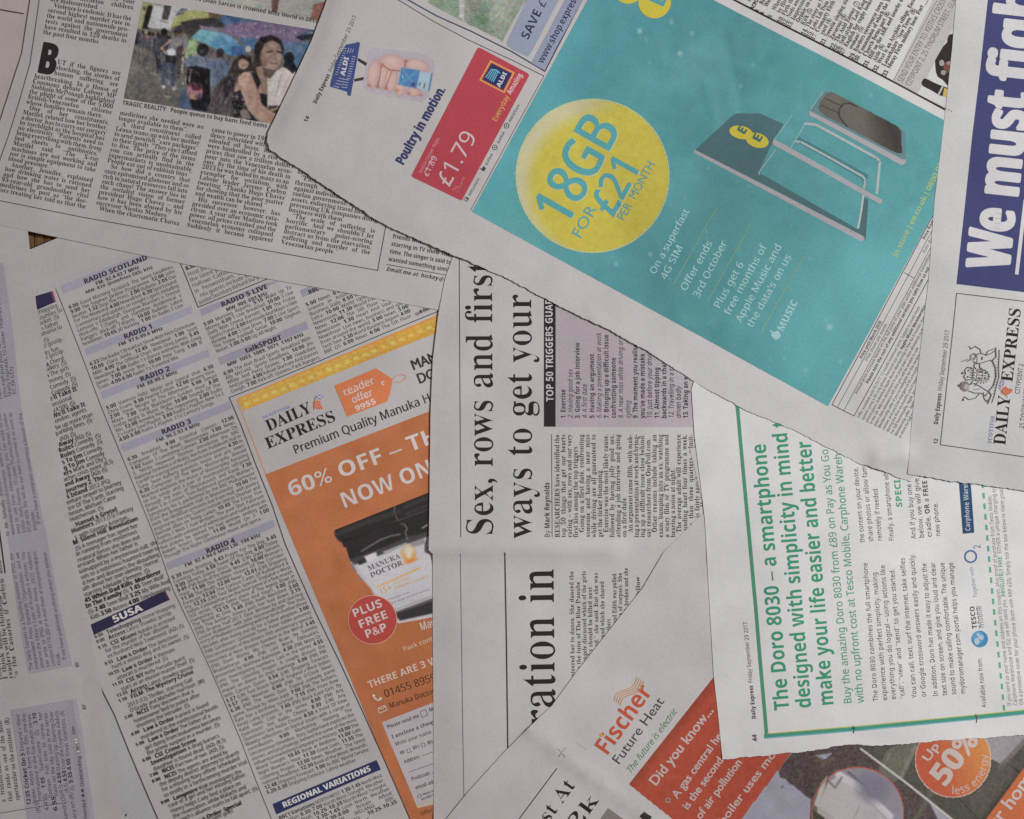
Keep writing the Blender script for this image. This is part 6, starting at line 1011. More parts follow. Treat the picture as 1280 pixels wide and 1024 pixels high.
ph.poly([(973, 964), (979, 954), (988, 943), (1010, 925), (1100, 920), (1140, 960), (1190, 1060), (1010, 1060), (1014, 1000), (1006, 994), (992, 982), (987, 980), (982, 974), (975, 972)], RF).poly([(1018, 944), (1040, 941), (1034, 947), (1028, 950)], (150, 158, 178)).line([(1020, 946), (1030, 956), (1040, 948)], 5, (112, 98, 82), soft=3, op=.7).line([(992, 950), (988, 975)], 1, (62, 56, 58)).blob((978, 984), 1, 1, (70, 66, 80))
ph.noise(9, 1.8, pts=[(973, 964), (988, 943), (1100, 920), (1190, 1060), (1014, 1060), (1014, 1000), (987, 980)], seed=6, colour=.12)
for i in range(90):
    x, y = random.uniform(980, 1150), random.uniform(935, 1020); ph.line([(x, y), (x+9, y+6)], .8, random.choice([(60, 54, 56), (112, 100, 96)]), op=.3) if not (abs(x-1072) < 54 and y > 962) and x > 985+(y-950)*.5 and x-1080 < (y-940)*1.3 else None
ph.poly([(1070, 932), (1090, 915), (1340, 890), (1340, 1090), (1240, 1090), (1192, 1026)], (84, 83, 76))
ph.poly([(1098, 962), (1106, 940), (1118, 932), (1146, 925), (1146, 934), (1124, 972), (1118, 978)], (106, 108, 96)).line([(1126, 972), (1144, 932)], 5, (124, 124, 114), soft=1.5).line([(1140, 1030), (1180, 965)], 6, (98, 98, 88), soft=2).line([(1112, 942), (1104, 958)], 2, (124, 126, 112), soft=1)
ph.line([(1200, 1000), (1240, 1040)], 1.6, (70, 70, 64)).line([(1240, 940), (1300, 985)], 3, (64, 60, 58)).poly([(1226, 915), (1300, 900), (1300, 905), (1250, 955), (1238, 948)], (150, 146, 150)).line([(1250, 960), (1300, 905)], 6, (118, 112, 112)).line([(1216, 1046), (1300, 940)], 9, (62, 58, 56), soft=3).poly([(1244, 962), (1262, 948), (1270, 960), (1225, 1020), (1210, 1000)], (96, 92, 86), op=.6)
ph.noise(5, 2, pts=[(1070, 932), (1340, 890), (1340, 1090), (1240, 1090), (1190, 1024)], seed=12, colour=.12)
ph.line([(1076, 936), (1132, 978), (1196, 1029), (1230, 1058)], 2.8, (186, 184, 184)).poly([(1188, 1060), (1232, 1024), (1258, 990), (1290, 946), (1340, 890), (1340, 1090), (1188, 1090)], (192, 106, 68))
C_ = (1072, 1016); c = C_
m = [(c[0]+57*math.cos(a), c[1]+57*math.sin(a)) for a in np.linspace(0, 6.28, 50)[:-1]]
ph.poly(m, (140, 138, 148)).poly([(1016, 1000), (1022, 984), (1034, 972), (1038, 984), (1028, 1030), (1016, 1034)], (104, 104, 92)).poly([(1018, 1006), (1026, 980), (1034, 970), (1031, 985), (1022, 1010)], (184, 184, 178))
ph.poly([(1035, 978), (1048, 970), (1060, 978), (1120, 1036), (1110, 1060), (1030, 1050), (1022, 1008)], (182, 178, 180)).line([(1048, 968), (1075, 985), (1112, 1020)], 9, (196, 193, 198), soft=1.5).line([(1060, 965), (1080, 981)], 3, (110, 106, 114)).blob((1092, 984), 20, 18, (126, 124, 140), soft=7).blob((1088, 1020), 12, 10, (170, 164, 178), soft=6, op=.5).poly([(1022, 1008), (1040, 1020), (1060, 1044), (1020, 1040)], (170, 165, 162)).poly([(1016, 1012), (1030, 1022), (1040, 1034), (1016, 1040)], (74, 76, 62)).line([(1074, 1008), (1064, 1030)], 1, (150, 146, 148)).line([(1036, 977), (1044, 985), (1052, 972)], 3, (96, 98, 92), op=.6)
mm = np.hypot(ph.X-c[0], ph.Y-c[1]); ph.blend(np.clip(1.2-abs(mm-57)*1.1, 0, 1), (186, 92, 74)).noise(3, 1, seed=13)
ph.clip([(978, 946), (952, 981), (920, 1024), (872, 1092), (1338, 1088), (1338, 882), (1010, 900)]).end()
bd = Pic('round_badge', fisch, [(1141, 899), (1241, 899), (1241, 999), (1141, 999)], (186, 92, 66), 1.2, layer=3)
t_ = np.clip((bd.X-1165+(950-bd.Y)*.3)/80, 0, 1); bd.blend(t_, (200, 138, 76)); mm = np.hypot(bd.X-1191, bd.Y-949)
bd.blend(np.clip(1.3-abs(mm-47.6)*1.1, 0, 1), (190, 184, 182)); bd.mask = mm < 48.8; bd.noise(2.5, 1.5, seed=2); bd.end()
bdo = [o for o in COL.objects if o.name.startswith('round_badge')][-1]
Part('badge_text', fisch, bdo, layer=4).T('Up to', (1160, 953), (1188, 912), 11, 'G', WH, res=3).T('50%', (1181, 984), (1224, 925), 27, 'x', WH, res=4).arc('less energy', (1191, 949), 43.5, 1.62, -.15, 9.5, 'h', WH).end()
Part('advert_text', fisch, layer=3).T('Your home', (1226, 1064), (1300, 964), 17, 'G', WH, res=4).end()
Part('small_photograph', fisch).poly([(746, 1030), (760, 1010), (782, 1026), (770, 1050)], (128, 122, 118)).end()
Part('black_square', fisch).poly([(799.5, 1020), (805, 1014.5), (815, 1021), (808, 1030)], (58, 54, 54)).end()

# ================================================================== smartphone page
GR = (62, 150, 116); DT = (78, 72, 74)
Part('border', doro).line([(920, 500), (922, 512), (933, 635), (944.5, 762), (950, 830), (958, 919)], 4.4, (78, 148, 120)).line([(956, 919.6), (1067, 910.3), (1220, 896), (1320, 886)], 4.2, (70, 152, 128)).line([(959, 916.6), (1067, 907.4), (1220, 893.2), (1320, 883.3)], 1.1, (196, 190, 90)).line([(956, 922.5), (1067, 913.2), (1220, 898.8), (1320, 888.8)], 1.2, (110, 176, 196)).end()
Part('headline', doro).T('The Doro 8030 – a smartphone', (986, 886.5), (957, 554), 18.5, 'b', GR, res=3).T('designed with simplicity in mind to', (1013.5, 884), (981.5, 512), 18.5, 'b', GR, res=3).T('make your life easier and better', (1041.5, 881), (1013.5, 551), 18.5, 'b', GR, res=3).end()
Part('standfirst', doro).T('Buy the amazing Doro 8030 from £89 on Pay as You Go', (1064, 879), (1035, 561), 9.6, 'h', (84, 156, 128), res=2).T('with no upfront cost at Tesco Mobile, Carphone Warehouse', (1079.5, 878), (1049, 539), 9.6, 'h', (84, 156, 128), res=2).end()
p = Part('article_column', doro)
for t, a, b_ in (('The Doro 8030 combines the full smartphone', (1097, 876), (1084, 703)), ('experience with perfect simplicity, making', (1108.5, 875), (1096, 715)), ('everything you do logical – using actions like', (1119.5, 874), (1106, 706)), ('“call”, “view” and “send” to get you started.', (1130.5, 873), (1118, 711)), ('You can call, text, surf the internet, take selfies', (1145.5, 872), (1131, 697)), ('or Google crossword answers easily and quickly.', (1157.5, 871), (1143, 692)), ('In addition, Doro has made it easy to adjust the', (1172, 870), (1158.5, 704)), ('text size on screen, and give you loud and clear', (1183.5, 869), (1169.5, 703)), ('sound to make calling comfortable. The unique', (1195, 868), (1181, 703)), ('mydoromanager.com portal helps you manage', (1206.5, 867), (1192, 703))): p.T(t, a, b_, 6.2, 'n', DT)
p.end()
p = Part('article_column', doro)
for t, a, b_ in (('the content on your device,', (1080.5, 678), (1072, 584)), ('share photos or allow family', (1091.5, 677), (1082, 575)), ('remotely if needed.', (1102.5, 676), (1096.5, 609)), ('Finally, a smartphone which', (1117.5, 676), (1109, 580)), ('And if you buy one now from', (1145.5, 673.5), (1135.5, 567)), ('below, we will give you a', (1155.5, 672.5), (1146, 573)), ('cradle, *OR* a *FREE* phone', (1165.5, 671.5), (1156, 572)), ('new phone.', (1176, 670.5), (1172, 628))): p.T(t, a, b_, 6.2, 'n', DT)
p.T('SPECIAL OFFER', (1128, 634), (1120, 540), 7.6, 'b', (76, 158, 122)); p.end()
Part('retailer_line', doro).T('Available now from:', (1232.5, 884), (1227, 822), 5.8, 'n', DT).end()
tk = Part('tesco_badge', doro); tk.disc((1225, 799), 10.4, rgb=(66, 134, 178)).disc((1223, 797), 7.6, rgb=(92, 154, 192)).disc((1221.5, 802), 3.2, 4.2, (170, 190, 204)).disc((1226.5, 797), 3.4, 3, (170, 190, 204)).disc((1223, 793.5), 2, 1.8, (170, 190, 204)).end()
Part('retailer_name', doro).T('TESCO', (1222, 786), (1218.5, 757.5), 6, 'b', (76, 72, 76)).dash((1225, 785.5), (1221.5, 757.5), 4, 1.5, 1.1, (96, 92, 96)).T('mobile', (1231, 785), (1227, 757), 6, 'n', (130, 130, 134)).end()
Part('retailer_name', doro).T('Together with', (1222.5, 747), (1217, 708.5), 4.6, 'n', (112, 138, 170)).end()
Part('retailer_name', doro).ring((1214, 696), 7.2, 2.1, (84, 116, 166), n=30).T('2', (1226.5, 685.5), (1225.8, 680.5), 8.5, 'h', (84, 116, 166)).end()
cw = Part('retailer_badge', doro); cw.poly([(1196, 570), (1211, 572), (1218.3, 666), (1204, 667.5)], (50, 78, 112)).T('Carphone Warehouse', (1213.5, 664), (1208, 583), 6.2, 'b', (176, 184, 194)).end()
Part('cut_line', doro).dash((1255, 888), (1227, 590), 7, 6.3, 2.6, (92, 170, 134)).end()
Part('small_print', doro).T('If you send us your name and address on this coupon, plus proof of purchase from Tesco Mobile,', (1264, 882), (1239, 619), 4.8, 'n', (122, 116, 120)).T('Carphone Warehouse and O2, we will send you ', (1271.5, 881.5), (1257.5, 748), 4.8, 'n', (122, 116, 120)).T('ABSOLUTELY FREE,', (1257.3, 746), (1252.5, 695), 4.8, 'b', (92, 160, 128)).T('EITHER a unique charging cradle', (1252.3, 692), (1243, 598), 4.8, 'n', (122, 116, 120)).T('OR a protective cover for your phone (both with RRP £20). Simply tick the box below to claim your FREE', (1279, 881), (1252, 596), 4.8, 'n', (122, 116, 120)).end()
Part('page_header', doro).T('*Daily Express*', (944.5, 898), (940.5, 856), 5, 'h', (62, 55, 57)).T('Friday September 29 2017', (940.2, 853), (933.5, 777), 5, 'n', (84, 77, 79)).end()
Part('page_number', doro).T('44', (945.5, 926), (944.5, 917), 5, 'b', (86, 78, 78)).T('44', (946.6, 926.5), (945.4, 917.6), 4.4, 'b', (130, 110, 108)).end()
Part('cut_mark', doro, layer=2).line([(1065.5, 907), (1067, 912), (1066, 916)], 1.3, (66, 58, 60)).line([(1063.5, 911), (1069, 909)], 1, (66, 58, 60)).end()
Part('cut_mark', doro, layer=2).line([(1219, 893), (1220.5, 897), (1220, 903)], 1.3, (96, 84, 86)).line([(1217.5, 896), (1222, 895)], 1, (96, 84, 86)).end()

# ================================================================== turquoise advert page
def e(a, b_): return (590+.8777*a+.4793*b_, 265+.4793*a-.8777*b_)
def ep(*l): return [e(*q_) for q_ in l]
Part('page_header', ee).T('*Daily Express*', (395.5, 130.5), (413, 94), 5, 'h', (48, 40, 42)).T('Friday September 29 2017', (414.5, 91), (446.5, 21.5), 5, 'n', (82, 72, 74)).end()
Part('page_number', ee).T('14', (384, 154), (387.5, 146.5), 5, 'b', (48, 40, 42)).end()
BL = (56, 70, 116)
st_ = Part('store_building', ee); st_.poly([(412.5, 108.5), (413.5, 103), (420, 78), (432.5, 56.5), (445, 54), (446, 53), (450.5, 53.8), (438.5, 120.5), (434.5, 119.5), (434, 115)], BL)
LN = (158, 152, 168)
for k in range(4): st_.line([(417.5-.3+k*2.1, 107.8-k*3.4), (424.5-.3+k*2.1, 109-k*3.4+.6)], .8, LN)
for k in range(4): st_.line([(426.5+k*.7, 109-k*3.2), (434.3+k*.7, 110-k*3.2)], .8, LN)
for k in range(10): st_.line([(433.5+k*.75, 98-k*3), (438+k*.75, 98.8-k*3)], .8, LN)
for k in range(12): st_.line([(419+k*1.05, 93-k*2.9), (422.4+k*1.05, 93.6-k*2.9)], .7, LN)
for k in range(3): st_.line([(434+k*3.0, 67-k*.4), (436.5+k*3.0, 60.5+k*.6)], .8, LN)
st_.T('ALDI', (431, 95.5), (436.5, 72.5), 6, 'x', (182, 176, 182)); st_.end()
lg = Part('trolley_leg', ee); lg.poly([(447, 76), (448, 73), (459, 79), (457.5, 83)], (54, 50, 50)).end()
Part('trolley_leg', ee).poly([(443, 99), (443, 102.5), (454, 100.5), (455, 96.5)], (54, 50, 50)).end()
ck = Pic('chicken_pack', ee, [(455, 56), (546, 66), (540, 132), (452, 122)], (166, 155, 158), .8, layer=0)
ck.poly([(462, 64), (468, 60), (532, 68), (542, 76), (543, 84), (535, 122), (528, 127), (462, 115), (456, 108), (455, 100)], (160, 152, 161), soft=2)
CHK = (180, 148, 140); CE = (150, 104, 96)
for c1, a_, b2, an in (((467.5, 93), 7, 17, .12), ((478, 95), 6, 16, .12), ((489, 100), 7, 15, .12), ((491, 78.5), 16, 9.5, .12), ((521, 82), 15, 7, .2), ((500, 112), 6, 8, .1), ((517, 115), 7, 6, .1)):
    ck.blob(c1, a_+.6, b2+.6, CE, ang=an, soft=1.4, op=.6).blob(c1, a_, b2, CHK, ang=an, soft=1.6).blob((c1[0]-1, c1[1]-1), a_*.5, b2*.5, (190, 164, 158), ang=an, soft=3, op=.7)
ck.line([(477, 82), (474, 100), (472, 109)], 1, (120, 66, 64)).line([(490, 89), (484, 105), (482, 112)], .9, (124, 70, 66)).line([(479, 82), (488, 88), (500, 89)], .9, (126, 70, 68)).line([(507, 76), (506, 84)], .9, (126, 70, 68))
for q_ in ((472, 109), (482, 111), (497, 113), (511, 117), (526, 119), (461, 107), (478, 81), (508, 77)): ck.blob(q_, 2.4, 1.8, (158, 96, 78), soft=1.2, op=.7)
ck.poly([(502, 85), (525, 88), (521, 111), (498, 106)], (70, 116, 160)).line([(504, 88), (519, 108)], 3, (96, 138, 172), soft=1.5, op=.7).line([(521, 90), (501, 105)], 3, (96, 138, 172), soft=1.5, op=.7).poly([(515, 103), (519, 104), (519, 109), (514, 107)], (70, 60, 110)).poly([(525, 90), (539, 92), (535, 114), (521, 110)], (148, 172, 184)).poly([(539, 92), (541, 92), (537, 114), (535, 114)], (70, 110, 150)).line([(531, 105), (530, 110)], 2.5, (124, 118, 116)).line([(525, 104), (524, 107)], 2, (96, 110, 120)).line([(503, 94), (504, 98)], 1, (160, 180, 196)).noise(2.5, 1, seed=5)
ck.clip([(461, 63), (468, 59), (532, 67), (543, 75), (544, 84), (536, 123), (528, 128.5), (462, 117), (455, 109), (454, 100)]).end()
Part('slogan', ee).T('Poultry in motion.', (504, 207.5), (557.5, 112), 11.8, 'x', (54, 58, 96), res=2).end()
rd = Part('red_advert', ee); rd.poly([(514.5, 219.5), (596, 62), (597.5, 60), (600, 60), (660, 92), (661.5, 95), (578, 250), (576, 251), (516, 222)], (168, 64, 74)); rdo = rd.end()
PW = (190, 170, 172)
Part('price', ee, rdo, layer=2).T('£1.79', (561, 236), (597, 170.5), 20.5, 'n', PW, res=3).end()
Part('old_price', ee, rdo, layer=2).T('£1.89', (534.5, 222), (547.5, 197.5), 7.6, 'n', PW).line([(531.5, 216), (542, 195)], .7, PW).end()
Part('product_line', ee, rdo, layer=2).T('Scottish Chicken Thighs', (526.5, 217.5), (550, 173.5), 4.2, 'n', (196, 140, 146)).T('1kg', (568, 240), (571.5, 233), 3.4, 'n', (196, 130, 138)).T('£1.79 per kg', (573, 241.5), (581.5, 222), 3.2, 'n', (196, 130, 138)).end()
Part('strapline', ee, rdo, layer=2).T('Everyday', (620.5, 153), (637, 121.5), 6.8, 'h', (206, 156, 84)).T('Amazing.', (638.5, 119), (654, 93), 6.8, 'b', (200, 180, 176)).end()
al = Part('supermarket_logo', ee, rdo, layer=2); al.poly([(613, 75.5), (643.5, 91), (630.5, 117), (599, 100.5)], (200, 150, 80)).poly([(614, 78), (641, 91.8), (629.5, 114.5), (601.5, 99.8)], (178, 62, 74)).poly([(614.5, 79.5), (639.5, 92.3), (629, 113), (603.5, 99.6)], (42, 50, 90)).T('ALDI', (625, 110), (634, 92.2), 5.6, 'x', (186, 186, 190))
for k in range(5): al.line([(607+k*2.4, 97.5+k*1.5-(k > 3)), (614.5+k*2.2, 86.5+k*.6)], 1.25, (104, 168, 192))
al.line([(614, 87), (620, 87.5), (625, 92)], 1.2, (104, 168, 192)); al.end()
sc_ = Part('social_media_line', ee)
for i, (t, a_) in enumerate((('AldiScotland', 0), ('@aldiuk', 42), ('@aldiuk', 72), ('AldiUKStore', 102))):
    b0 = np.array([584, 253.])+np.array([.4793, -.8777])*a_*1.03; d_ = np.array([.4793, -.8777])
    if i == 0: sc_.poly([tuple(b0-(4.6, 2.6)), tuple(b0+(-2, -7)), tuple(b0+(2.6, -4.6)), tuple(b0+(0, 0))], (74, 66, 68)).T('f', b0-(.6, .4), b0+(1.2, -4), 4, 'b', (170, 160, 162))
    elif i == 1: sc_.poly([tuple(b0+(-5, -4)), tuple(b0+(0, 0)), tuple(b0+(3, -4)), tuple(b0+(0, -7)), tuple(b0+(-2, -4))], (74, 66, 68))
    else: sc_.ring(tuple(b0+(-1, -3)), 3.0, .8, (80, 72, 74), n=18).disc(tuple(b0+(-1, -3)), 1.1, rgb=(80, 72, 74), n=8)
    L2 = 25 if i in (0, 3) else 17
    sc_.T(t, b0+d_*8, b0+d_*(8+L2), 3.2, 'n', (84, 76, 78))
sc_.end()
Part('rule', ee).line([(588.5, 263), (640, 168), (680, 95.5)], .8, (96, 88, 90)).line([(480, -11), (497, 0), (540, 26), (585, 50), (640, 75.5), (680, 95.5)], .9, (70, 62, 64)).end()
sh = Part('shop_advert', ee, layer=0); sh.line([(490, -12), (509, 0), (545, 20), (590, 40), (640, 65), (681, 89.5), (733, -10)], 1.6, (56, 62, 90)); sho = sh.end()
Part('lavender_panel', ee, sho).poly([(634, 52), (634, 57), (640, 62), (660, 71.5), (666, 63), (704, -10), (668, -10), (655, 8)], (140, 148, 168)).T('SAVE £10', (660, 51), (692, -13), 11, 'b', (50, 54, 88), res=2).end()
Part('lavender_panel', ee, sho).poly([(664, 79), (680, 88), (735, -12), (713, -12)], (138, 146, 168)).T('www.shop.express.co.uk', (678.5, 80.5), (737, -28), 8.6, 'b', (50, 54, 88), res=2).end()
gp = Pic('garden_photograph', ee, [(520, -14), (672, -14), (630, 54), (530, 2)], (134, 144, 130), 1.1, sho, layer=0)
gp.poly([(533, 3), (545, -14), (578, -14), (576, 22)], (124, 140, 120)).poly([(574, 22), (574, -14), (582, -14), (580, 26)], (172, 168, 166)).blob((602, 24), 10, 14, (96, 122, 100), soft=7).blob((625, 16), 12, 16, (150, 156, 142), soft=7).blob((590, 8), 8, 10, (140, 120, 116), soft=6, op=.5).noise(8, 3, seed=20).noise(7, 1.3, seed=21)
gp.clip([(534, 4), (560, -40), (700, -40), (652, 10), (628, 53), (600, 38), (577, 27), (550, 13)]).end()

TQ = (85, 149, 154)
x0c = [e(0, 0), e(507, 0), e(507, 392), e(0, 392)]
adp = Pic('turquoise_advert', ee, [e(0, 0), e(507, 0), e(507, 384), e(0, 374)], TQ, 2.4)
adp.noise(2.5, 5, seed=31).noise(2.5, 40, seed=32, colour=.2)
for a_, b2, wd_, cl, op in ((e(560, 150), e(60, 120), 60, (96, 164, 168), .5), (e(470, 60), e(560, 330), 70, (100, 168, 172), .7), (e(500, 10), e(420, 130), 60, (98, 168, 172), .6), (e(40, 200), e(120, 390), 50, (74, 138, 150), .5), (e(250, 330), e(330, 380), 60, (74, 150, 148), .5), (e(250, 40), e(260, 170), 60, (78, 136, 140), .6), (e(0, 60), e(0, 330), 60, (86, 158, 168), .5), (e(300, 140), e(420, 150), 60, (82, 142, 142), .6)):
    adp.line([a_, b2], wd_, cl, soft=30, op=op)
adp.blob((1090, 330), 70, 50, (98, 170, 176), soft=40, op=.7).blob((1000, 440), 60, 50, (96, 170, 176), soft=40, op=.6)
for q_, r_, o_ in (((799.5, 39), 3, .8), ((839, 28), 2.4, .6), ((850, 67), 3, .9), ((865, 42), 2.4, .6), ((926, 108), 2, .6), ((941, 82), 1.7, .6), ((813, 318), 2.4, .6), ((770, 330), 2.2, .6), ((1037, 409), 3.4, .8), ((1050, 452), 2.2, .6), ((1007, 463), 2, .6), ((1032, 400), 1.8, .5), ((808, 49), 2.2, .3), ((886, 210), 1.2, .6), ((1088, 120), 1.4, .6), ((980, 448), 1.4, .6), ((923, 142), 1.6, .6), ((1012, 323), 1.2, .6)): adp.blob(q_, r_, r_, (150, 188, 190), soft=1.6, op=o_)
for i in range(70):
    q_ = e(random.uniform(5, 500), random.uniform(5, 370)); adp.blob(q_, .9, .9, (136, 180, 184), soft=.9, op=.6)
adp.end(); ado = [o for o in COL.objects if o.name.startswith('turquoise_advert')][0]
# yellow circle
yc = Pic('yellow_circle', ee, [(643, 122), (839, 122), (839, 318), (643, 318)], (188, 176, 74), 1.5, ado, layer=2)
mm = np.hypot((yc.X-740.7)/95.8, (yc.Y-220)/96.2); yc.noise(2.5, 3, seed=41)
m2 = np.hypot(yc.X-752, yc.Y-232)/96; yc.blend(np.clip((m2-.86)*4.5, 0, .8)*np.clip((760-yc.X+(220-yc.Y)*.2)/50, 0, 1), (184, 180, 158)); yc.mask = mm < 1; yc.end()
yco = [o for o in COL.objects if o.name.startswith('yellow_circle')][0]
TL2 = (82, 154, 160)
Part('edge_line', ee, yco, layer=3).ring((740.7, 220), 95.6, 1.5, (176, 186, 140), n=90).end()
off = (1.1, 1.0)
def duo(p, t, a, b_, cap, st, res=5):
    a = np.array(a, float); b_ = np.array(b_, float)
    p.T(t, a+off, b_+off, cap, st, (182, 182, 140), res=res).T(t, a, b_, cap, st, TL2, res=res)
pc = Part('offer_text', ee, yco, layer=3)
def scal(t, a, b_, cap, st): duo(pc, t, a, b_, cap, st)
scal('18GB', (707, 285), (776.5, 161), 50, 'e'); scal('£21', (766, 273), (803, 205.5), 37, 'e')
pc.T('FOR', (725.5, 299.5), (746.5, 261), 13.6, 'g', TL2, res=3).T('PER', (780, 277), (791, 257), 10.8, 'g', TL2, res=3).T('MONTH', (794.5, 250.5), (819.5, 205), 10.8, 'g', TL2, res=3); pc.end()
# scalloped knitted edge of the numerals
# sim cards
sd = Part('sim_card', ee, ado, layer=2); SL = (76, 108, 114); CR = (158, 160, 165); TQd = (76, 140, 144)
sd.poly([(868.5, 188), (917, 143.5), (922, 142), (950, 142.5), (979, 156), (963, 183), (948, 216), (1072, 287), (1078, 246), (1085, 250), (1082, 301)], SL)
sd.poly([(868, 187), (868, 191.5), (1076, 302), (1081, 299.5), (1079, 295.5)], CR)
sd.line([(969, 188), (948, 216), (949, 219)], 1, (150, 178, 180)).line([(1079, 243), (1076, 265), (1072.5, 285)], 2.6, (170, 182, 182))
sd.end()
s2 = Part('sim_card', ee, ado, layer=3)
s2.poly([(994, 177), (998, 172), (1085, 219), (1080, 236), (1077, 224)], (72, 122, 128)).line([(994, 177.5), (1000, 178), (1078, 221), (1081, 225), (1079.5, 236)], 2.6, (160, 172, 173)).poly([(966, 175), (965, 181), (1097, 254), (1101, 255), (1103, 250.5), (970, 176)], CR).line([(967, 175), (990, 144)], .9, (140, 176, 178)).line([(988, 185), (1005, 156), (1009, 155), (1018, 156)], .9, (150, 182, 184)).line([(1005, 155.5), (1018, 156.5), (1025, 160), (1095, 198), (1099, 202), (1098, 215), (1095.5, 242)], 3.2, (164, 174, 174)); s2.end()
s3 = Part('sim_card', ee, ado, layer=4); s3.poly([(1011, 142), (1028, 116), (1033, 115), (1130, 165), (1132, 200), (1128, 206)], (96, 130, 138)).poly([(1010.5, 139), (1010.5, 145), (1126, 207), (1131, 205), (1132.5, 200), (1128, 200)], CR).line([(1012, 138), (1028, 115.5)], 1, (150, 180, 184)); s3o = s3.end()
cpv = Pic('gold_chip', ee, [(1018, 112), (1134, 112), (1134, 196), (1018, 196)], (92, 90, 84), 1, ado, layer=5)
cpv.line([(1035, 115), (1070, 150)], 40, (110, 108, 100), soft=20, op=.8).line([(1110, 150), (1124, 190)], 34, (62, 58, 56), soft=16, op=.9).line([(1030, 124), (1052, 134)], .9, (56, 50, 44)).line([(1026, 133), (1047, 142)], .9, (60, 54, 46)).line([(1070, 134), (1060, 130), (1053, 131), (1048, 138), (1048, 147), (1060, 162)], 1.2, (44, 40, 36)).line([(1060, 162), (1080, 176), (1096, 178), (1102, 172), (1104, 160), (1092, 146)], .9, (76, 66, 56)).noise(3, 1, seed=7)
cpv.clip([(1021.5, 135), (1023, 128), (1032, 117), (1038, 115.5), (1045, 118), (1112, 153), (1122, 158), (1126, 164), (1127.5, 192), (1122, 193), (1112, 189), (1030, 146), (1024, 141)]).end()
lo = Part('network_logo', ee, ado, layer=4); YL = (196, 184, 66); lo.disc((926, 166), 14.6, 8.2, YL, ang=.22).disc((946, 176), 14.6, 9, YL, ang=.3).T('E', (929.5, 169.5), (934, 162.5), 11, 'x', (70, 110, 110)).T('E', (949, 179.5), (953.5, 171), 11, 'x', (70, 110, 110)).end()
lo = Part('network_logo', ee, ado, layer=4); lo.disc((818, 3), 20.5, rgb=YL).disc((785, -13), 18.5, rgb=YL).T('E', (828, 11), (835, -5), 19, 'x', TL2, res=3).end()
ET = (158, 196, 200)
Part('advert_text', ee, ado, layer=2).T('On a superfast', (818.5, 344), (862, 264), 8.8, 'h', ET, res=2).T('4G SIM', (832, 350.5), (854, 309), 8.8, 'h', ET, res=2).T('Offer ends', (857, 365), (891, 304), 9.2, 'h', ET, res=2).T('3rd October', (873, 373.5), (909, 304), 9.2, 'h', ET, res=2).T('Plus get 6', (898.5, 387), (930, 330), 9.2, 'h', ET, res=2).T('free months of', (911.5, 395), (958.5, 309), 9.2, 'h', ET, res=2).T('Apple Music and', (926, 404), (977.5, 308), 9.2, 'h', ET, res=2).T('the data’s on us', (940, 410.5), (989.5, 321), 9.2, 'h', ET, res=2).end()
dp = Part('dotted_line', ee, ado, layer=2).dash((842, 355), (895, 260), 1.1, 1.3, 1, (172, 184, 96)); dp.end()
Part('dotted_line', ee, ado, layer=2).dash((884, 377), (937, 282), 1.1, 1.3, 1, (172, 184, 96)).end()
Part('dotted_line', ee, ado, layer=2).dash((951, 416), (1004, 320), 1.1, 1.3, 1, (172, 184, 96)).end()
mu = Part('music_logo', ee, ado, layer=2); mu.T('MUSIC', (978, 415.5), (997.5, 377.5), 8.8, 'b', ET, res=2)
for a_, b2, r_ in ((967, 418.5, 3.4), (969.5, 421.5, 3.4), (971, 417, 3.4), (972.5, 420, 3.2)): mu.disc((a_, b2), r_, rgb=ET, n=14)
mu.disc((963.8, 414.5), 2.3, 1.1, ET, ang=.5, n=12).end()
Part('web_line', ee, ado, layer=2).T('In store | ee.co.uk | 0800 956', (1120.5, 322.5), (1182, 200), 6.6, 'h', (176, 190, 100)).end()
# terms table and small print
Part('terms_table', ee).line([(1170, 262), (1040, 506), (1067.5, 520), (1095, 470), (1180, 312)], .9, (88, 82, 84)).line([(1047, 509), (1170, 279)], .7, (110, 104, 106)).line([(1055, 513), (1172, 293)], .7, (110, 104, 106)).line([(1130, 341), (1142, 348)], .8, (96, 90, 92)).end()
Part('terms_text', ee).T('Price until March 2018', (1077, 449), (1102, 402.5), 4, 'b', (80, 74, 76)).T('Price shown per month', (1083.5, 452), (1109, 406), 3.8, 'n', (104, 98, 100)).T('Price from April 2018', (1156, 300), (1180, 252), 4, 'b', (80, 74, 76)).T('Price shown per', (1156, 317), (1174, 283), 3.8, 'n', (104, 98, 100)).T('Annual price increase based on the full price of your plan and/or additional commitment', (1071, 493), (1166, 315), 3.9, 'n', (100, 94, 96)).T('Please note the cost of any additional services you take from us not', (1085, 480), (1162, 335), 4, 'b', (80, 74, 76)).end()
TT = ['Offer available until 03.10.17. 12 month minimum term. Subject to credit check', 'speeds using a 3G only phone. Personal use only. *Apple Music Membership* is', 'phone plans. Individual Apple Music Membership is free for 6 months then', 'in the UK. Will not decrement from your plan’s data allowance so that', 'plan’s data allowance left else you will be unable to use', 'Membership offer if you’re ineligible for this service as', 'renews and you’ll be charged £9.99 a month plus', 'during the first six months, you’ll need the', 'For full functionality. Apple, Apple logo', 'Membership offer. Apple Music is', 'in store for full details']
tt = Part('small_print', ee)
for i, t in enumerate(TT):
    a_ = np.array([1074, 523.])+np.array([51.5, 25.])*i/10; d_ = np.array([.4793, -.8777])
    tt.B([a_, a_+d_*172, a_, a_+d_*172], [t+'~'], 4.9, 'n', (84, 78, 80), .88)
tt.end()
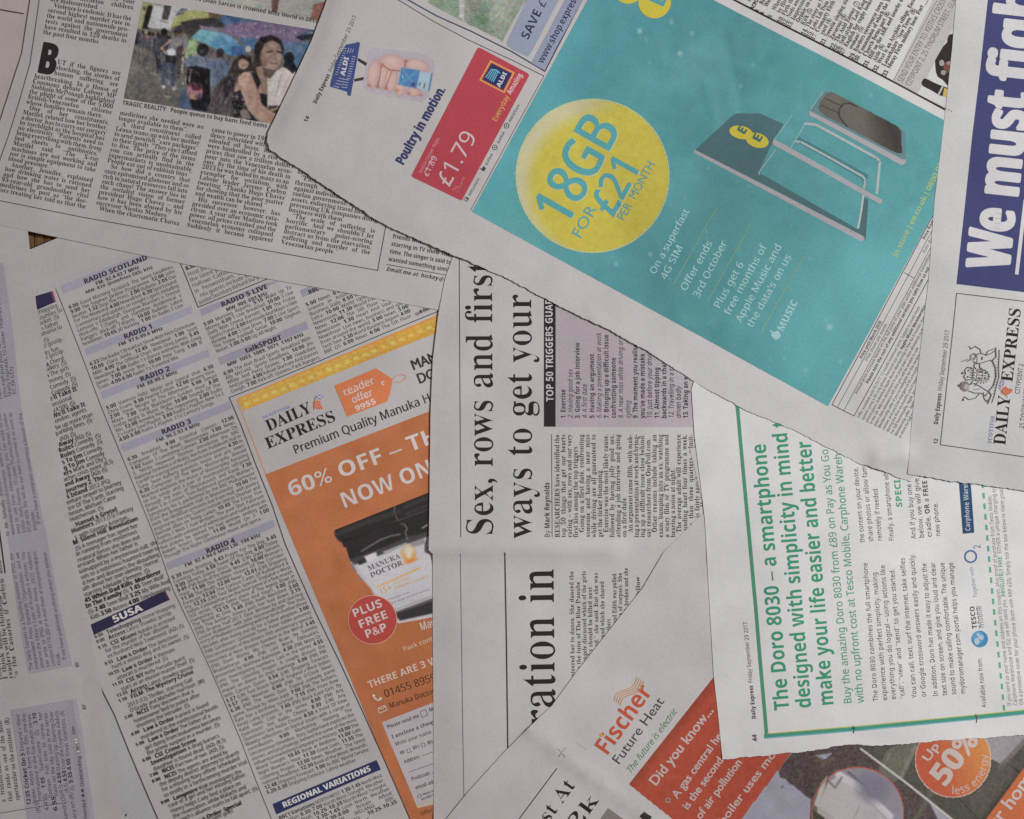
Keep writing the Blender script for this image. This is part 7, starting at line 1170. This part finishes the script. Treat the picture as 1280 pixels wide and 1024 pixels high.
# crossword clues above the advert
Part('rule', ee, layer=2).line([e(110, 388), e(200, 390), e(300, 392.5), e(400, 394.5), e(520, 396)], 2.2, (48, 42, 44)).end()
CL = [('9.', 'Where the herring are landed, also'), ('', 'by His Majesty (7)'), ('10.', 'Firth that holds the Isle (5)'), ('12.', 'Nods and smiles on the Loch (6)'), ('13.', 'Impression of a burn or glen (9)'), ('', 'Orphir on the isle of'), ('', 'Kirk (5)'), ('14.', 'The river at Nairn is near (7)'), ('15.', 'Loks Lib Dem Leader of old (8)'), ('17.', 'Cromarty Firth village, once a'), ('', 'yard (4)'), ('21.', 'Sweetie singing star from (9)'), ('', 'Zavaroni (4)'), ('22.', 'The Auld Enemy (7)'), ('26.', 'Self-styled “Last King of Scotland” (4)'), ('27.', 'English for rugby looks like a'), ('', 'woman! (5)'), ('29.', 'Borders racecourse town (5)'), ('30.', 'Communion of which the Scottish'), ('', 'Church forms part (8)'), ('31.', 'Hill on the A68, and nearby medieval'), ('', 'Aisle (6)'), ('32.', 'West is an Ayrshire village, East a'), ('', 'Lanarkshire “New Town” (8)'), ('33.', 'Moray Firth military base, Fort ____ (6)')]
cl = Part('crossword_clues', ee)
d_ = np.array([.4793, -.8777])
for i, (n_, t) in enumerate(CL):
    b0 = np.array([963.5, 24.])+np.array([143., 73.])*i/(len(CL)-1)
    if n_: cl.B([b0, b0+d_*10, b0, b0+d_*10], [n_+'~'], 7.2, 's', (58, 51, 53), .85)
    b1 = b0+d_*11; cl.B([b1, b1+d_*190, b1, b1+d_*190], [t+'~'], 7.2, 's', (66, 59, 61), .82)
for i, (n_, t) in enumerate((('ACROSS', ''), ('1.', 'Battle site near Stirling (11)'), ('4.', 'Western Isles ferry port (7)'))):
    b0 = np.array([941.5, 13.])+np.array([6.2, 3.2])*i
    cl.B([b0, b0+d_*20, b0, b0+d_*20], [n_+'~'], 6.6, 'b', (58, 51, 53), .8)
    if t: b1 = b0+d_*11; cl.B([b1, b1+d_*190, b1, b1+d_*190], [t+'~'], 7.2, 's', (66, 59, 61), .82)
cl.end()
Part('crossword_grid', ee).line([(905, -20), (932, -1), (937, 2), (942, -8)], .8, (90, 84, 86)).line([(938, 2), (926, -6)], .7, (120, 114, 116)).end()
en = Part('entry_box', ee, layer=0); en.poly([(1115, 103), (1170, -8), (1210, -10), (1210, 0), (1150, 112), (1146, 118)], (172, 170, 170)); eno = en.end()
Part('entry_border', ee, eno, layer=1).dash((1115, 103), (1176, -8), 1.4, 1.6, 1, (88, 82, 84)).dash((1115, 103), (1190, 140), 1.6, 1.8, 1, (88, 82, 84)).end()
Part('entry_text', ee, eno, layer=1).T('SEND YOUR ENTRY TO: KEITH’S CROSSWORD', (1127, 104.5), (1192, -16), 7.4, 'n', (92, 86, 88), res=2).T('CITYPOINT 2, 25 TYNDRUM STREET, GLASGOW', (1137, 109), (1205, -16), 7.4, 'n', (92, 86, 88), res=2).end()
bt = Part('bottle_pictures', ee); KB = (48, 44, 44)
bt.poly([(1184, 50), (1186, 44), (1190, 42.5), (1198, 44), (1198, 112), (1185, 108), (1178, 100), (1172, 96.5), (1169.5, 90), (1168.5, 76), (1173, 68), (1179, 58), (1184, 53)], KB).disc((1177, 79), 3.2, 4, (150, 148, 146), n=14).disc((1185, 84), 6, 7, (112, 74, 64), n=18).disc((1179, 91), 3.4, 3.2, (140, 140, 130), n=14).disc((1186, 79), 3, 2.4, (150, 126, 116), n=12)
bt.poly([(1151, 104), (1154, 99), (1157, 98.5), (1168, 104), (1178, 108), (1190, 112), (1190, 122), (1175, 120), (1165, 114), (1153, 108)], KB).poly([(1177, 108), (1179, 109), (1174, 119), (1172, 118)], (180, 176, 174)).poly([(1180, 110), (1188, 113), (1186, 123), (1178, 120)], (186, 160, 90)).end()

# ================================================================== headline page at the right edge
bp = Part('blue_panel', wepg); bp.poly([(1235.5, -40), (1235, 0), (1225, 90), (1215, 170), (1206, 256), (1194.5, 355.5), (1340, 373), (1340, -40)], (62, 66, 110)); bpo = bp.end()
HW = (190, 190, 192)
Part('headline', wepg, bpo, layer=2).T('We', (1260.5, 338), (1268.5, 263), 54, 'x', HW, res=6).T('must', (1272, 248), (1286, 117), 54, 'x', HW, res=6).T('fight', (1289, 104), (1305, -40), 54, 'x', HW, res=6).line([(1269.8, 343.5), (1281.5, 250)], 4.6, HW).end()
mb = Part('contact_box', wepg); mb.line([(1320, 382), (1194.5, 367), (1175, 556), (1320, 577)], 1.1, (84, 78, 80)); mbo = mb.end()
Part('page_header', wepg).T('*Daily Express*', (1172, 531), (1176.5, 492), 5.4, 'h', (56, 50, 52)).T('Friday September 29 2017', (1176.8, 489), (1185.5, 413), 5.4, 'n', (80, 74, 76)).end()
Part('page_number', wepg).T('12', (1171.5, 555.5), (1172.4, 548.5), 5.2, 'b', (56, 50, 52)).end()
masthead(wepg, mbo, ((1256, 557), (1262, 496)), 15, ((1264.5, 478), (1275, 386)), 14.5, ((1238.5, 555), (1242.8, 520)), 4.6, (1256.5, 489), -.9, small=1.05)
Part('address', wepg, mbo, layer=2).T('CITYPOINT 2', (1273.5, 493), (1278.5, 455), 6, 'n', DT).T('25 TYNDRUM STREET', (1279, 536), (1287, 472), 6, 'n', DT).end()
# royal arms: crowned shield between a lion and a unicorn, scroll below (the page is turned, so down is to the right)
ca_ = Part('coat_of_arms', wepg, mbo, layer=2)
def A(a, b_):                    # a = along reading direction, b = up
    return (1240+a*.117-b_*.993, 470-a*.993-b_*.117)
AK = (98, 92, 94)
def al_(pts, wd=.75, c=AK): ca_.line([A(*q_) for q_ in pts], wd, c)
def ab_(a, b_, r, rr=None, c=AK): ca_.disc(A(a, b_), r, rr, rgb=c, n=12)
for k in range(16): ab_(-2+8.5*math.cos(k*.393), 14+9.5*math.sin(k*.393), 1.0)          # garter
al_([(-8, 20), (-8, 12), (-5, 7), (-1, 4), (3, 7), (6, 12), (6, 20), (-8, 20)], .8); al_([(-1, 4), (-1, 20)], .7); al_([(-8, 13), (6, 13)], .7)
for a_, b2 in ((-5, 17), (3, 17), (-4, 9.5), (2.5, 9.5), (-5.5, 15.5), (3.6, 15)): ab_(a_, b2, 1.5)
for k in range(5): al_([(-6+k*3, 25), (-6+k*3+1.5, 29)], .8)
al_([(-8, 25), (6, 25)], 1.3); al_([(-8, 27), (-9, 33), (-5, 36), (-1, 34), (3, 36), (7, 33), (6, 27)], 1.2); ab_(-1, 38, 1.6); ab_(-5, 31, 1.2); ab_(3, 31, 1.2)
ab_(-17, 33, 5.6, 6.6, (120, 114, 116)); ab_(-17.5, 31, 3.2, 3.6, (160, 156, 158)); al_([(-21, 37), (-17, 40), (-13, 38)], 1.4); ab_(-17, 41, 1.4)      # lion head and crown
al_([(-22, 28), (-24, 20), (-23, 12), (-26, 6), (-22, 4)], 1.0); al_([(-14, 28), (-12, 22), (-15, 14), (-18, 8), (-20, 3)], 1.0); al_([(-14, 27), (-9, 24), (-7, 21)], 1.2); al_([(-15, 21), (-9, 17)], 1.1); al_([(-24, 14), (-30, 18), (-33, 26), (-30, 32), (-34, 34)], 1.0); ab_(-34, 33, 1.4); al_([(-22, 9), (-28, 8), (-33, 4), (-30, 2)], 1.0); al_([(-20, 22), (-18, 14)], .6)
al_([(14, 34), (17, 30), (22, 31), (25, 27), (22, 24), (17, 26)], 1.0); al_([(17, 33), (13, 41)], .8); ab_(18.5, 29, 2.4, 2.4, (150, 146, 148))                 # unicorn
al_([(15, 27), (13, 20), (16, 12), (19, 6), (17, 2)], 1.0); al_([(24, 25), (26, 18), (25, 10), (28, 5), (31, 2)], 1.0); al_([(14, 24), (9, 25), (6, 22)], 1.1); al_([(14, 18), (9, 18), (7, 15)], 1.1); al_([(26, 18), (31, 20), (34, 27), (30, 31), (33, 34)], 1.0); al_([(22, 16), (18, 16)], 1.6); al_([(24, 12), (30, 10), (33, 4)], 1.0); al_([(12, 22), (18, 22), (24, 23)], .6)
al_([(-35, 2), (-24, -1), (-20, 3), (-12, -2), (-1, -4), (10, -2), (19, 3), (24, -1), (35, 1)], 1.5); al_([(-33, -3), (-24, -5), (-12, -6), (-1, -8), (10, -6), (23, -5), (33, -4)], .9)
for k in range(13): al_([(-22+k*3.6, -3.0-(1 if 3 < k < 9 else 0)), (-21+k*3.6, -5.2-(1 if 3 < k < 9 else 0))], .7)
ca_.end()
print('objects', len(COL.objects), 'tris', sum(len(o.data.polygons) for o in COL.objects if o.type == 'MESH'))
